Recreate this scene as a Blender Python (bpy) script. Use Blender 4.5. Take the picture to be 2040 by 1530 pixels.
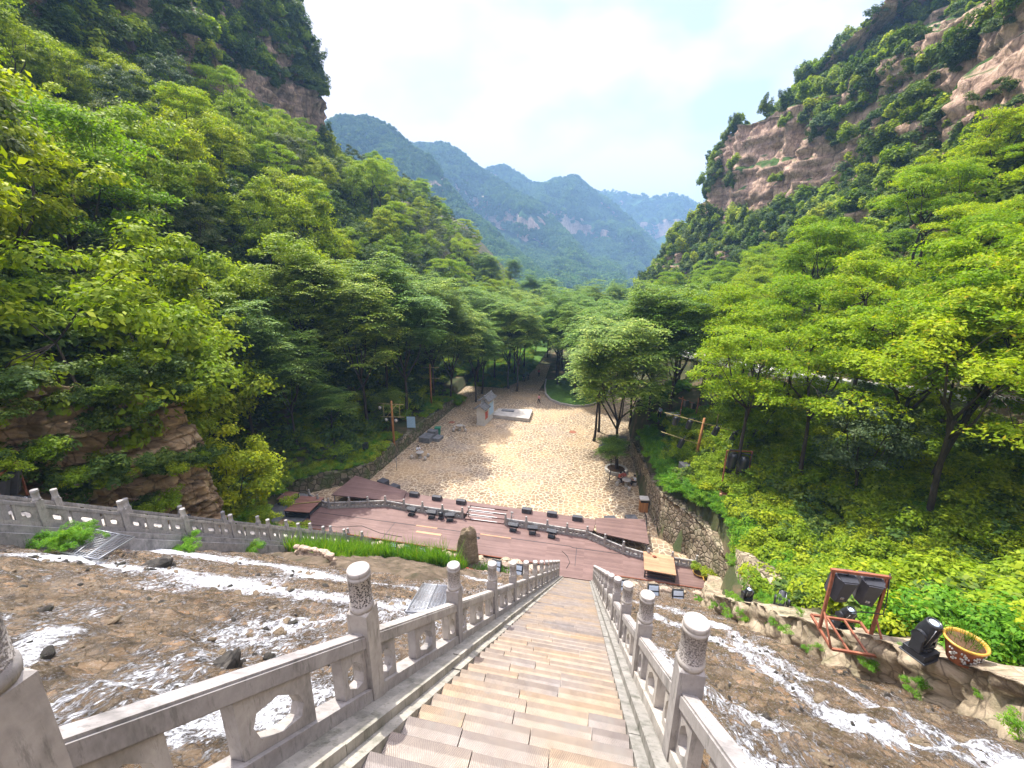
import bpy, math, random
import numpy as np
from mathutils import Vector, Matrix

# ------------------------------------------------------------------ camera, sky, sun
SC = bpy.context.scene
COL = SC.collection
for o in list(bpy.data.objects):
    bpy.data.objects.remove(o)

PITCH, YAW, ROLL = math.radians(15.5), math.radians(11.4), math.radians(0.6)
_f = Vector((-math.sin(YAW) * math.cos(PITCH), math.cos(YAW) * math.cos(PITCH), -math.sin(PITCH)))
_r = Vector((math.cos(YAW), math.sin(YAW), 0))
_u = _r.cross(_f)
_R = _r * math.cos(ROLL) + _u * math.sin(ROLL)
_U = -_r * math.sin(ROLL) + _u * math.cos(ROLL)
cam = bpy.data.cameras.new('camera')
cam.sensor_width = 36.0
cam.lens = 15.0
cam.clip_start = 0.1
cam.clip_end = 6000
camo = bpy.data.objects.new('camera', cam)
camo.matrix_world = Matrix(((_R.x, _U.x, -_f.x, 0), (_R.y, _U.y, -_f.y, 0), (_R.z, _U.z, -_f.z, 0), (0, 0, 0, 1)))
COL.objects.link(camo)
SC.camera = camo

SUN_EL = math.radians(60)
SUN_AZ = math.radians(-48)        # from +Y towards -X
sd = Vector((math.sin(SUN_AZ) * math.cos(SUN_EL), math.cos(SUN_AZ) * math.cos(SUN_EL), math.sin(SUN_EL)))
sun = bpy.data.lights.new('sun', 'SUN')
sun.energy = 4.1
sun.angle = math.radians(0.6)
sun.color = (1.0, 0.955, 0.88)
suno = bpy.data.objects.new('sun', sun)
suno.rotation_euler = sd.to_track_quat('Z', 'Y').to_euler()
COL.objects.link(suno)

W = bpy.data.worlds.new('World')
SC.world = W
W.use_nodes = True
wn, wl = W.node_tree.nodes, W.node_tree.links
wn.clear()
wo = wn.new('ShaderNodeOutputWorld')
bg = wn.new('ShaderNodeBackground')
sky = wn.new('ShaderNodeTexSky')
sky.sky_type = 'NISHITA'
sky.sun_disc = False
sky.sun_elevation = SUN_EL
sky.sun_rotation = SUN_AZ
sky.air_density = 1.0
sky.dust_density = 2.5
sky.altitude = 500
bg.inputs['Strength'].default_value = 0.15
tc = wn.new('ShaderNodeTexCoord')
mp = wn.new('ShaderNodeMapping')
mp.inputs['Scale'].default_value = (1, 1, 1.8)
mp.inputs['Location'].default_value = (0.35, 0.2, 0.0)
nz = wn.new('ShaderNodeTexNoise')
nz.inputs['Scale'].default_value = 3.4
nz.inputs['Detail'].default_value = 4
nz.inputs['Roughness'].default_value = 0.45
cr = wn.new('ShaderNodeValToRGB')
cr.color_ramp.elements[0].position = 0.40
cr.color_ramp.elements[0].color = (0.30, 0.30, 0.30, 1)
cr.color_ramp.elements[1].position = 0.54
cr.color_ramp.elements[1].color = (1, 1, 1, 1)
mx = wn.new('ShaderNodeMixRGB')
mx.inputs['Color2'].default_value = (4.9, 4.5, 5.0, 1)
wl.new(tc.outputs['Generated'], mp.inputs['Vector'])
wl.new(mp.outputs['Vector'], nz.inputs['Vector'])
wl.new(nz.outputs['Fac'], cr.inputs['Fac'])
wl.new(cr.outputs['Color'], mx.inputs['Fac'])
wl.new(sky.outputs['Color'], mx.inputs['Color1'])
# brightness added to the sky overhead, out of view, to raise the fill light
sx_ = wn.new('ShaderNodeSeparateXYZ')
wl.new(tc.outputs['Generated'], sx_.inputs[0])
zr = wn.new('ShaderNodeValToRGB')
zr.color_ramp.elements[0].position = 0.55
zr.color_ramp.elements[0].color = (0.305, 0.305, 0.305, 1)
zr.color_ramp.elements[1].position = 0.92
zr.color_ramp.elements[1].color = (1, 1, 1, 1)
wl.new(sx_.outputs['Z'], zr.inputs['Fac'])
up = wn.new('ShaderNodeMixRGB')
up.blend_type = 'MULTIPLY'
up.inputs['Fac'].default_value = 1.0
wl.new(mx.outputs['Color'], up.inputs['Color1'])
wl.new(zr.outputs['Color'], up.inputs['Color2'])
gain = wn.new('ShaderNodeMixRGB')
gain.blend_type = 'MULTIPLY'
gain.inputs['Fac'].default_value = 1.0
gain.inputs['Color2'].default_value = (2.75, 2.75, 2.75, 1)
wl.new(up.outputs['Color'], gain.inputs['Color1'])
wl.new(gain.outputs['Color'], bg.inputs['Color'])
wl.new(bg.outputs['Background'], wo.inputs['Surface'])

SC.view_settings.view_transform = 'Standard'
SC.view_settings.look = 'None'
SC.view_settings.gamma = 1
SC.view_settings.exposure = 1.2
SC.view_settings.use_curve_mapping = False
cy = SC.cycles
cy.max_bounces = 5
cy.diffuse_bounces = 3
cy.glossy_bounces = 2
cy.transmission_bounces = 4
cy.transparent_max_bounces = 6
cy.volume_bounces = 0
cy.use_denoising = True
cy.caustics_reflective = False
cy.caustics_refractive = False
cy.sample_clamp_indirect = 4

# ------------------------------------------------------------------ numpy noise
def _hash(ix, iy, iz, seed):
    n = (ix.astype(np.int64) * 374761393 + iy.astype(np.int64) * 668265263 + iz.astype(np.int64) * 2147483647 + seed * 974711) & 0xffffffff
    n = ((n ^ (n >> 13)) * 1274126177) & 0xffffffff
    n = ((n ^ (n >> 16)) * 2246822519) & 0xffffffff
    return ((n ^ (n >> 15)) & 0xffffff) / float(0xffffff)

def vnoise(x, y, z=0.0, seed=0):
    x, y, z = np.broadcast_arrays(np.asarray(x, float), np.asarray(y, float), np.asarray(z, float))
    ix, iy, iz = np.floor(x), np.floor(y), np.floor(z)
    fx, fy, fz = x - ix, y - iy, z - iz
    fx, fy, fz = [t * t * (3 - 2 * t) for t in (fx, fy, fz)]
    r = 0
    for a in (0, 1):
        for b in (0, 1):
            for c in (0, 1):
                w = (fx if a else 1 - fx) * (fy if b else 1 - fy) * (fz if c else 1 - fz)
                r = r + w * _hash(ix + a, iy + b, iz + c, seed)
    return r * 2 - 1

def fbm(x, y, z=0.0, oct=4, seed=0, gain=0.5):
    r, a, s = 0, 1.0, 1.0
    for i in range(oct):
        r = r + a * vnoise(np.asarray(x) * s, np.asarray(y) * s, np.asarray(z) * s, seed + i * 17)
        a *= gain
        s *= 2.03
    return r

def blocks(s, z, ls, lz, seed=0):
    """broken bedding: every block of a course stands out by its own amount"""
    zz = z / lz + 0.35 * vnoise(s / (ls * 3), z / (lz * 5), 0, seed)
    row = np.floor(zz)
    off = _hash(row, row * 0, row * 0, seed + 3)
    ss = s / (ls * (0.6 + 0.9 * off)) + off * 7 + 0.15 * vnoise(s / ls, z / lz, 3, seed)
    colm = np.floor(ss)
    a = _hash(row, colm, row * 0, seed + 5) - 0.5
    fz, fs_ = zz - row, ss - colm
    edge = np.minimum(np.minimum(fz, 1 - fz) * 1.0, np.minimum(fs_, 1 - fs_) * ls / lz * 0.8)
    return a - 0.5 * (edge < 0.07)

def sstep(a, b, x):
    t = np.clip((np.asarray(x, float) - a) / (b - a), 0, 1)
    return t * t * (3 - 2 * t)

# ------------------------------------------------------------------ object helpers
def tag(o, label=None, cat=None, group=None, kind=None):
    if label: o['label'] = label
    if cat: o['category'] = cat
    if group: o['group'] = group
    if kind: o['kind'] = kind
    return o

def empty(name, loc=(0, 0, 0), rz=0.0, label=None, cat=None, group=None, kind=None):
    o = bpy.data.objects.new(name, None)
    o.empty_display_size = 0.2
    o.location = loc
    o.rotation_euler = (0, 0, rz)
    COL.objects.link(o)
    return tag(o, label, cat, group, kind)

def link(name, me, parent=None, mat=None):
    o = bpy.data.objects.new(name, me)
    if mat and not me.materials:
        me.materials.append(mat)
    COL.objects.link(o)
    if parent is not None:
        o.parent = parent
    return o

def copy_tree(o, parent=None):
    c = o.copy()
    COL.objects.link(c)
    c.parent = parent
    for ch in o.children:
        copy_tree(ch, c)
    return c

def np_mesh(name, V, Fs, smooth=False):
    """Fs: int array (n,k)"""
    me = bpy.data.meshes.new(name)
    V = np.ascontiguousarray(V, dtype=np.float32)
    Fs = np.ascontiguousarray(Fs, dtype=np.int32)
    n, k = Fs.shape
    me.vertices.add(len(V))
    me.vertices.foreach_set('co', V.ravel())
    me.loops.add(n * k)
    me.loops.foreach_set('vertex_index', Fs.ravel())
    me.polygons.add(n)
    me.polygons.foreach_set('loop_start', np.arange(0, n * k, k, dtype=np.int32))
    me.update(calc_edges=True)
    if smooth:
        me.polygons.foreach_set('use_smooth', np.ones(n, dtype=bool))
    return me

def grid_mesh(name, X, Y, Z, smooth=True, mask=None):
    n, m = X.shape
    V = np.stack([X, Y, Z], -1).reshape(-1, 3)
    i = np.arange(n * m).reshape(n, m)
    F = np.stack([i[:-1, :-1], i[1:, :-1], i[1:, 1:], i[:-1, 1:]], -1).reshape(-1, 4)
    if mask is not None:
        F = F[mask[:-1, :-1].reshape(-1)]
    return np_mesh(name, V, F, smooth)

class MB:
    def __init__(s):
        s.v = []; s.f = []; s.sm = []
    def add(s, vs, fs, smooth=False, M=None):
        b = len(s.v)
        for p in vs:
            p = Vector(p)
            s.v.append(M @ p if M is not None else p)
        for f in fs:
            s.f.append([b + i for i in f]); s.sm.append(smooth)
        return s
    def box(s, c, d, rz=0, rx=0, ry=0, M=None, taper=1.0):
        hx, hy, hz = d[0] / 2, d[1] / 2, d[2] / 2
        vs = [(x * (taper if z > 0 else 1), y * (taper if z > 0 else 1), z) for z in (-hz, hz) for x, y in ((-hx, -hy), (hx, -hy), (hx, hy), (-hx, hy))]
        T = Matrix.Translation(c) @ Matrix.Rotation(rz, 4, 'Z') @ Matrix.Rotation(ry, 4, 'Y') @ Matrix.Rotation(rx, 4, 'X')
        if M is not None: T = M @ T
        return s.add(vs, [(3, 2, 1, 0), (4, 5, 6, 7), (0, 1, 5, 4), (1, 2, 6, 5), (2, 3, 7, 6), (3, 0, 4, 7)], False, T)
    def hexa(s, lo, hi):
        """two quads (4 pts each) bottom, top"""
        return s.add(list(lo) + list(hi), [(3, 2, 1, 0), (4, 5, 6, 7), (0, 1, 5, 4), (1, 2, 6, 5), (2, 3, 7, 6), (3, 0, 4, 7)])
    def prism(s, poly, z0, z1, M=None):
        n = len(poly)
        vs = [(x, y, z0) for x, y in poly] + [(x, y, z1) for x, y in poly]
        fs = [tuple(range(n - 1, -1, -1)), tuple(range(n, 2 * n))] + [(i, (i + 1) % n, n + (i + 1) % n, n + i) for i in range(n)]
        return s.add(vs, fs, False, M)
    def lathe(s, prof, n=20, c=(0, 0, 0), M=None, smooth=True, caps=True):
        """prof: list of (r,z)"""
        T = Matrix.Translation(c)
        if M is not None: T = M @ T
        vs = []
        for r, z in prof:
            for i in range(n):
                a = 2 * math.pi * i / n
                vs.append((r * math.cos(a), r * math.sin(a), z))
        fs = []
        for k in range(len(prof) - 1):
            for i in range(n):
                j = (i + 1) % n
                fs.append((k * n + i, k * n + j, (k + 1) * n + j, (k + 1) * n + i))
        if caps:
            fs.append(tuple(range(n - 1, -1, -1)))
            b = (len(prof) - 1) * n
            fs.append(tuple(range(b, b + n)))
        return s.add(vs, fs, smooth, T)
    def tube(s, pts, rs, n=7, smooth=True):
        pts = [Vector(p) for p in pts]
        if not hasattr(rs, '__len__'): rs = [rs] * len(pts)
        vs = []
        up = Vector((0.31, 0.17, 1)).normalized()
        for i, p in enumerate(pts):
            d = (pts[min(i + 1, len(pts) - 1)] - pts[max(i - 1, 0)])
            if d.length < 1e-9: d = Vector((0, 0, 1))
            d.normalize()
            a = d.cross(up)
            if a.length < 0.05: a = d.cross(Vector((1, 0, 0)))
            a.normalize(); b = d.cross(a)
            for k in range(n):
                t = 2 * math.pi * k / n
                vs.append(p + (a * math.cos(t) + b * math.sin(t)) * rs[i])
        fs = []
        for i in range(len(pts) - 1):
            for k in range(n):
                j = (k + 1) % n
                fs.append((i * n + k, i * n + j, (i + 1) * n + j, (i + 1) * n + k))
        fs.append(tuple(range(n - 1, -1, -1)))
        b0 = (len(pts) - 1) * n
        fs.append(tuple(range(b0, b0 + n)))
        return s.add(vs, fs, smooth)
    def rock(s, c, r, seed, sq=(1, 1, 1), n=9, rough=0.28, rz=0.0):
        rows = max(5, n - 2)
        vs = []; fs = []
        cols = n + 2
        P = []
        for i in range(rows + 1):
            th = math.pi * i / rows
            for k in range(cols):
                ph = 2 * math.pi * k / cols
                P.append((math.sin(th) * math.cos(ph), math.sin(th) * math.sin(ph), math.cos(th)))
        A = np.array(P)
        dn = 1 + rough * fbm(A[:, 0] * 1.7 + seed * 3.1, A[:, 1] * 1.7, A[:, 2] * 1.7 + seed, 3, seed)
        # flatten facets
        A = A * dn[:, None]
        A = np.sign(A) * np.abs(A) ** 0.8
        A = A * np.array(sq) * r
        ca, sa = math.cos(rz), math.sin(rz)
        B = A.copy(); B[:, 0] = A[:, 0] * ca - A[:, 1] * sa; B[:, 1] = A[:, 0] * sa + A[:, 1] * ca
        B += np.array(c)
        for i in range(rows):
            for k in range(cols):
                j = (k + 1) % cols
                if i == 0: fs.append((k, cols + k, cols + j))
                elif i == rows - 1: fs.append((i * cols + k, (i + 1) * cols + k, i * cols + j))
                else: fs.append((i * cols + k, (i + 1) * cols + k, (i + 1) * cols + j, i * cols + j))
        return s.add([tuple(p) for p in B], fs)
    def mesh(s, name='mesh'):
        me = bpy.data.meshes.new(name)
        me.from_pydata([tuple(p) for p in s.v], [], s.f)
        me.polygons.foreach_set('use_smooth', s.sm)
        me.update()
        return me
    def build(s, name, mat, parent=None, bevel=0.0):
        o = link(name, s.mesh(name), parent, mat)
        if bevel > 0:
            b = o.modifiers.new('b', 'BEVEL'); b.width = bevel; b.segments = 2; b.limit_method = 'ANGLE'; b.angle_limit = 0.7
        return o
# ------------------------------------------------------------------ materials
class NT:
    def __init__(s, name):
        s.m = bpy.data.materials.new(name); s.m.use_nodes = True
        s.n = s.m.node_tree.nodes; s.l = s.m.node_tree.links
        s.n.clear()
        s.out = s.n.new('ShaderNodeOutputMaterial')
        s.tc = s.n.new('ShaderNodeTexCoord')
    def new(s, t, **k):
        x = s.n.new(t)
        for a, b in k.items():
            if hasattr(x, a): setattr(x, a, b)
            else: x.inputs[a.replace('_', ' ')].default_value = b
        return x
    def lk(s, a, b): s.l.new(a, b)
    def coord(s, which='Object', scale=(1, 1, 1), rot=(0, 0, 0)):
        m = s.new('ShaderNodeMapping')
        m.inputs['Scale'].default_value = scale
        m.inputs['Rotation'].default_value = rot
        s.lk(s.tc.outputs[which], m.inputs['Vector'])
        return m.outputs['Vector']
    def noise(s, vec, scale, detail=5, rough=0.55, dist=0.0, out='Fac'):
        t = s.new('ShaderNodeTexNoise')
        t.inputs['Scale'].default_value = scale
        t.inputs['Detail'].default_value = detail
        t.inputs['Roughness'].default_value = rough
        t.inputs['Distortion'].default_value = dist
        s.lk(vec, t.inputs['Vector'])
        return t.outputs[out]
    def voro(s, vec, scale, feature='F1', out='Distance', rnd=1.0):
        t = s.new('ShaderNodeTexVoronoi')
        t.feature = feature
        t.inputs['Scale'].default_value = scale
        t.inputs['Randomness'].default_value = rnd
        s.lk(vec, t.inputs['Vector'])
        return t.outputs[out]
    def ramp(s, fac, stops, interp='LINEAR'):
        r = s.new('ShaderNodeValToRGB')
        r.color_ramp.interpolation = interp
        e = r.color_ramp.elements
        while len(e) < len(stops): e.new(0.5)
        for i, (p, c) in enumerate(stops):
            e[i].position = p
            e[i].color = tuple(c) + (1,) if hasattr(c, '__len__') else (c, c, c, 1)
        s.lk(fac, r.inputs['Fac'])
        return r.outputs['Color']
    def mix(s, a, b, f, mode='MIX'):
        m = s.new('ShaderNodeMixRGB'); m.blend_type = mode
        for v, i in ((f, 'Fac'), (a, 'Color1'), (b, 'Color2')):
            if hasattr(v, 'is_linked') or isinstance(v, bpy.types.NodeSocket): s.lk(v, m.inputs[i])
            elif hasattr(v, '__len__'): m.inputs[i].default_value = tuple(v) + (1,)
            else: m.inputs[i].default_value = v if i == 'Fac' else (v, v, v, 1)
        return m.outputs['Color']
    def math(s, op, a, b=0.0):
        m = s.new('ShaderNodeMath'); m.operation = op
        for v, i in ((a, 0), (b, 1)):
            if isinstance(v, bpy.types.NodeSocket): s.lk(v, m.inputs[i])
            else: m.inputs[i].default_value = v
        return m.outputs[0]
    def done(s, col, rough=0.8, bump=None, bstr=0.3, bdist=0.02, spec=0.3, metal=0.0, emit=None):
        b = s.new('ShaderNodeBsdfPrincipled')
        if isinstance(col, bpy.types.NodeSocket): s.lk(col, b.inputs['Base Color'])
        else: b.inputs['Base Color'].default_value = tuple(col) + (1,)
        if isinstance(rough, bpy.types.NodeSocket): s.lk(rough, b.inputs['Roughness'])
        else: b.inputs['Roughness'].default_value = rough
        b.inputs['Specular IOR Level'].default_value = spec
        b.inputs['Metallic'].default_value = metal
        if bump is not None:
            k = s.new('ShaderNodeBump')
            k.inputs['Strength'].default_value = bstr
            k.inputs['Distance'].default_value = bdist
            s.lk(bump, k.inputs['Height'])
            s.lk(k.outputs['Normal'], b.inputs['Normal'])
        s.lk(b.outputs['BSDF'], s.out.inputs['Surface'])
        return s.m

def noisy(name, stops, scale=3, rough=0.8, bstr=0.3, bscale=None, bdist=0.01, detail=6, spec=0.3, metal=0.0, aniso=(1, 1, 1), isl=0.0):
    t = NT(name)
    v = t.coord('Object', aniso)
    f = t.noise(v, scale, detail, 0.6)
    c = t.ramp(f, stops)
    if isl > 0:
        g = t.new('ShaderNodeNewGeometry')
        c = t.mix(c, t.ramp(g.outputs['Random Per Island'], [(0, (1 - isl,) * 3), (1, (1 + isl,) * 3)]), 1.0, 'MULTIPLY')
    b = t.noise(v, bscale or scale * 6, 6, 0.65)
    return t.done(c, rough, b, bstr, bdist, spec, metal)

def foliage(name, stops, trans=0.35, rough=0.6, spec=0.18):
    """leaf material: each leaf has its own shade, each plant its own cast"""
    t = NT(name)
    g = t.new('ShaderNodeNewGeometry')
    oi = t.new('ShaderNodeObjectInfo')
    c = t.ramp(g.outputs['Random Per Island'], stops)
    v = t.coord('Object')
    cl = t.noise(v, 0.55, 3, 0.6)
    c = t.mix(c, t.ramp(cl, [(0.3, (0.72, 0.82, 0.80)), (0.7, (1.25, 1.12, 0.9))]), 1.0, 'MULTIPLY')
    c = t.mix(c, t.ramp(oi.outputs['Random'], [(0, (0.74, 0.86, 0.9)), (0.5, (1, 1, 1)), (1, (1.28, 1.12, 0.85))]), 1.0, 'MULTIPLY')
    p = t.new('ShaderNodeBsdfPrincipled')
    p.inputs['Roughness'].default_value = rough
    p.inputs['Specular IOR Level'].default_value = spec
    t.lk(c, p.inputs['Base Color'])
    tr = t.new('ShaderNodeBsdfTranslucent')
    t.lk(t.mix(c, (1.3, 1.35, 0.5), 1.0, 'MULTIPLY'), tr.inputs['Color'])
    m = t.new('ShaderNodeMixShader')
    m.inputs[0].default_value = trans
    t.lk(p.outputs[0], m.inputs[1]); t.lk(tr.outputs[0], m.inputs[2])
    t.lk(m.outputs[0], t.out.inputs['Surface'])
    return t.m

MAT = {}
MAT['leaf_locust'] = foliage('leaf_yellow_green', [(0, (0.14, 0.24, 0.008)), (0.5, (0.225, 0.345, 0.012)), (0.93, (0.31, 0.42, 0.018)), (1, (0.38, 0.32, 0.02))], 0.45)
MAT['leaf_broad'] = foliage('leaf_deep_green', [(0, (0.08, 0.155, 0.02)), (0.6, (0.165, 0.275, 0.04)), (1, (0.32, 0.42, 0.11))], 0.32, 0.42, 0.35)
MAT['leaf_bright'] = foliage('leaf_mid_green', [(0, (0.13, 0.21, 0.008)), (0.5, (0.235, 0.33, 0.012)), (1, (0.36, 0.44, 0.03))], 0.4)
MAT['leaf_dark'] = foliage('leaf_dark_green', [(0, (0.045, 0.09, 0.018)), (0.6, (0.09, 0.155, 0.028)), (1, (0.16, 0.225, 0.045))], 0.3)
MAT['leaf_grey'] = foliage('leaf_grey_green', [(0, (0.06, 0.10, 0.05)), (0.6, (0.11, 0.16, 0.08)), (1, (0.17, 0.22, 0.12))], 0.25)
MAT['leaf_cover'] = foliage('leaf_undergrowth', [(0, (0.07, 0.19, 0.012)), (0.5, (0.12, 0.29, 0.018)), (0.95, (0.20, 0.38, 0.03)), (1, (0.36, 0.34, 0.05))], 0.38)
MAT['leaf_far'] = foliage('leaf_far_forest', [(0, (0.035, 0.095, 0.018)), (0.6, (0.075, 0.165, 0.025)), (1, (0.14, 0.235, 0.035))], 0.15, 0.8, 0.1)
MAT['bark'] = noisy('bark', [(0.3, (0.028, 0.022, 0.017)), (0.7, (0.085, 0.07, 0.055))], 3, 0.95, 0.6, 22, 0.02, aniso=(3, 3, 0.6))
MAT['bark_pale'] = noisy('bark_pale', [(0.3, (0.09, 0.075, 0.055)), (0.7, (0.20, 0.17, 0.13))], 3, 0.95, 0.6, 22, 0.02, aniso=(3, 3, 0.6))

def m_stone(name, dark, light, stain, s1=1.2):
    t = NT(name)
    v = t.coord('Object')
    c = t.ramp(t.noise(v, s1 * 4, 8, 0.65), [(0.3, dark), (0.7, light)])
    st = t.ramp(t.noise(t.coord('Object', (1, 1, 0.35)), 3.1, 5, 0.7), [(0.52, 0.0), (0.72, 1.0)])
    c = t.mix(c, stain, t.math('MULTIPLY', st, 0.9))
    sp = t.ramp(t.noise(t.coord('Object', (5, 5, 0.8)), 5.0, 5, 0.75), [(0.55, 0.0), (0.66, 1.0)])
    c = t.mix(c, stain, t.math('MULTIPLY', sp, 0.55))
    oi = t.new('ShaderNodeObjectInfo')
    c = t.mix(c, t.ramp(oi.outputs['Random'], [(0, (0.86, 0.86, 0.88)), (1, (1.1, 1.08, 1.02))]), 1.0, 'MULTIPLY')
    b = t.noise(v, 60, 6, 0.7)
    return t.done(c, 0.85, b, 0.35, 0.004)
MAT['granite'] = m_stone('weathered_granite', (0.27, 0.25, 0.235), (0.46, 0.43, 0.40), (0.13, 0.125, 0.115))
MAT['granite_old'] = m_stone('weathered_granite_grey', (0.24, 0.235, 0.23), (0.42, 0.40, 0.38), (0.10, 0.10, 0.10))
MAT['kerb'] = m_stone('mossy_kerb_stone', (0.20, 0.19, 0.165), (0.38, 0.36, 0.32), (0.075, 0.08, 0.055))

def m_fret():
    t = NT('carved_fret_stone')
    v = t.coord('Object')
    w = t.voro(v, 62, 'F1', 'Distance', 0.65)
    n2 = t.noise(v, 90, 4, 0.6)
    h = t.ramp(w, [(0.36, 0.0), (0.50, 1.0)])
    c = t.mix((0.075, 0.07, 0.065), (0.40, 0.37, 0.335), h)
    c = t.mix(c, t.ramp(n2, [(0.3, (0.8, 0.8, 0.8)), (0.7, (1.15, 1.12, 1.1))]), 1.0, 'MULTIPLY')
    return t.done(c, 0.9, h, 0.9, 0.006)
MAT['fret'] = m_fret()

def m_pitted():
    t = NT('pitted_carved_stone')
    v = t.coord('Object')
    h = t.ramp(t.noise(v, 85, 3, 0.6), [(0.40, 0.0), (0.58, 1.0)])
    c = t.mix((0.15, 0.135, 0.125), (0.45, 0.41, 0.375), h)
    return t.done(c, 0.9, h, 0.8, 0.005)
MAT['pitted'] = m_pitted()

def m_steps():
    t = NT('chiselled_sandstone')
    v = t.coord('Object')
    g = t.new('ShaderNodeNewGeometry')
    rnd = g.outputs['Random Per Island']
    c = t.ramp(rnd, [(0.0, (0.24, 0.222, 0.208)), (0.3, (0.30, 0.272, 0.243)), (0.55, (0.34, 0.30, 0.25)), (0.80, (0.36, 0.295, 0.215)), (1.0, (0.30, 0.28, 0.262))])
    big = t.ramp(t.noise(t.coord('Object', (1, 0.8, 0.0)), 0.9, 4, 0.6), [(0.42, (0.97, 0.97, 0.98)), (0.64, (1.10, 1.0, 0.83))])
    c = t.mix(c, big, 1.0, 'MULTIPLY')
    gn = t.ramp(t.noise(v, 7, 6, 0.7), [(0.3, (0.78, 0.76, 0.76)), (0.7, (1.15, 1.12, 1.08))])
    c = t.mix(c, gn, 1.0, 'MULTIPLY')
    # chisel grooves: two crossing slants chosen per patch
    w1 = t.new('ShaderNodeTexWave'); w1.inputs['Scale'].default_value = 24; w1.inputs['Distortion'].default_value = 3.5; w1.inputs['Detail'].default_value = 2; w1.inputs['Detail Scale'].default_value = 2
    t.lk(t.coord('Object', (1, 1, 1), (0, 0, 0.42)), w1.inputs['Vector'])
    w2 = t.new('ShaderNodeTexWave'); w2.inputs['Scale'].default_value = 24; w2.inputs['Distortion'].default_value = 3.5; w2.inputs['Detail'].default_value = 2; w2.inputs['Detail Scale'].default_value = 2
    t.lk(t.coord('Object', (1, 1, 1), (0, 0, -0.5)), w2.inputs['Vector'])
    pick = t.ramp(t.voro(t.coord('Object', (3.2, 1.2, 1)), 1.6, 'F1', 'Color'), [(0.45, 0.0), (0.5, 1.0)])
    w = t.mix(w1.outputs['Fac'], w2.outputs['Fac'], pick)
    c = t.mix(c, t.mix(t.ramp(w, [(0.0, (0.55, 0.52, 0.53)), (0.5, (1.02, 1.0, 0.98)), (1.0, (1.2, 1.17, 1.12))]), (1, 1, 1), t.ramp(t.noise(v, 2.5, 3, 0.6), [(0.4, 0.0), (0.65, 0.7)])), 0.85, 'MULTIPLY')
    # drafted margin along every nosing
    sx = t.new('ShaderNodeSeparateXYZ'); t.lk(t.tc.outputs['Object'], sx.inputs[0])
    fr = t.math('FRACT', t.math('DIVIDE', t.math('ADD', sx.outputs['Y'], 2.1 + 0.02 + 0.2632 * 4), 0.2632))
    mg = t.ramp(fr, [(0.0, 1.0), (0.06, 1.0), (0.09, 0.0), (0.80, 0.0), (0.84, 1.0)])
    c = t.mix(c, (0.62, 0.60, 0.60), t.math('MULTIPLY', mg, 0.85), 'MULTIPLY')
    ln = t.ramp(fr, [(0.0, 0.0), (0.055, 0.0), (0.065, 1.0), (0.11, 1.0), (0.13, 0.0)])  # contact shade at each riser foot, painted as a thin dark line
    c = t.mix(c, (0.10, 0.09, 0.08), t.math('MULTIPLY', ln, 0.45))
    c = t.mix(c, (0.20, 0.19, 0.17), t.math('MULTIPLY', t.ramp(t.noise(v, 3.3, 6, 0.7), [(0.56, 0.0), (0.70, 1.0)]), 0.55))
    h = t.mix(w, t.noise(v, 40, 4, 0.6), 0.35)
    h = t.mix(h, 0.6, mg)
    return t.done(c, 0.85, h, 0.6, 0.008)
MAT['steps'] = m_steps()

def m_paving():
    t = NT('crazy_paving')
    base = t.coord('Object')
    v = t.mix(base, t.noise(base, 1.6, 3, 0.5, 0, 'Color'), 0.12, 'LINEAR_LIGHT')
    e = t.voro(v, 2.2, 'DISTANCE_TO_EDGE')
    cc = t.voro(v, 2.2, 'F1', 'Color')
    stone = t.ramp(cc, [(0.0, (0.12, 0.09, 0.06)), (0.35, (0.235, 0.165, 0.095)), (0.6, (0.19, 0.148, 0.105)), (1.0, (0.29, 0.20, 0.11))])
    stone = t.mix(stone, t.ramp(t.noise(base, 4, 6, 0.7), [(0.3, (0.8, 0.8, 0.8)), (0.7, (1.15, 1.12, 1.08))]), 1.0, 'MULTIPLY')
    jn = t.ramp(e, [(0.05, (1, 1, 1)), (0.085, (0, 0, 0))])
    c = t.mix(stone, (0.47, 0.385, 0.265), jn)
    # worn and rust coloured areas
    big = t.noise(base, 0.16, 4, 0.6)
    c = t.mix(c, (0.52, 0.36, 0.19), t.math('MULTIPLY', t.ramp(big, [(0.5, 0.0), (0.66, 1.0)]), 0.45))
    c = t.mix(c, (0.30, 0.25, 0.20), t.math('MULTIPLY', t.ramp(t.noise(t.coord('Object', (1, 1, 1), (0, 0, 1)), 0.22, 3, 0.6), [(0.52, 0.0), (0.68, 1.0)]), 0.4))
    h = t.mix(e, t.noise(base, 9, 4, 0.6), 0.4)
    return t.done(c, 0.9, h, 0.35, 0.03)
MAT['paving'] = m_paving()

def m_rubble(name, scale, cols, joint, moss=0.0):
    t = NT(name)
    base = t.coord('Object')
    v = t.mix(base, t.noise(base, 2.0, 3, 0.5, 0, 'Color'), 0.10, 'LINEAR_LIGHT')
    e = t.voro(v, scale, 'DISTANCE_TO_EDGE')
    cc = t.voro(v, scale, 'F1', 'Color')
    c = t.ramp(cc, cols)
    c = t.mix(c, t.ramp(t.noise(base, 6, 6, 0.7), [(0.3, (0.75, 0.75, 0.75)), (0.7, (1.2, 1.17, 1.1))]), 1.0, 'MULTIPLY')
    jn = t.ramp(e, [(0.05, (1, 1, 1)), (0.11, (0, 0, 0))])
    c = t.mix(c, joint, jn)
    if moss > 0:
        c = t.mix(c, (0.06, 0.09, 0.02), t.math('MULTIPLY', t.ramp(t.noise(base, 0.8, 5, 0.7), [(0.45, 0.0), (0.6, 1.0)]), moss))
    return t.done(c, 0.9, t.ramp(e, [(0.0, 0.0), (0.16, 1.0)]), 0.9, 0.05)
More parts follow.
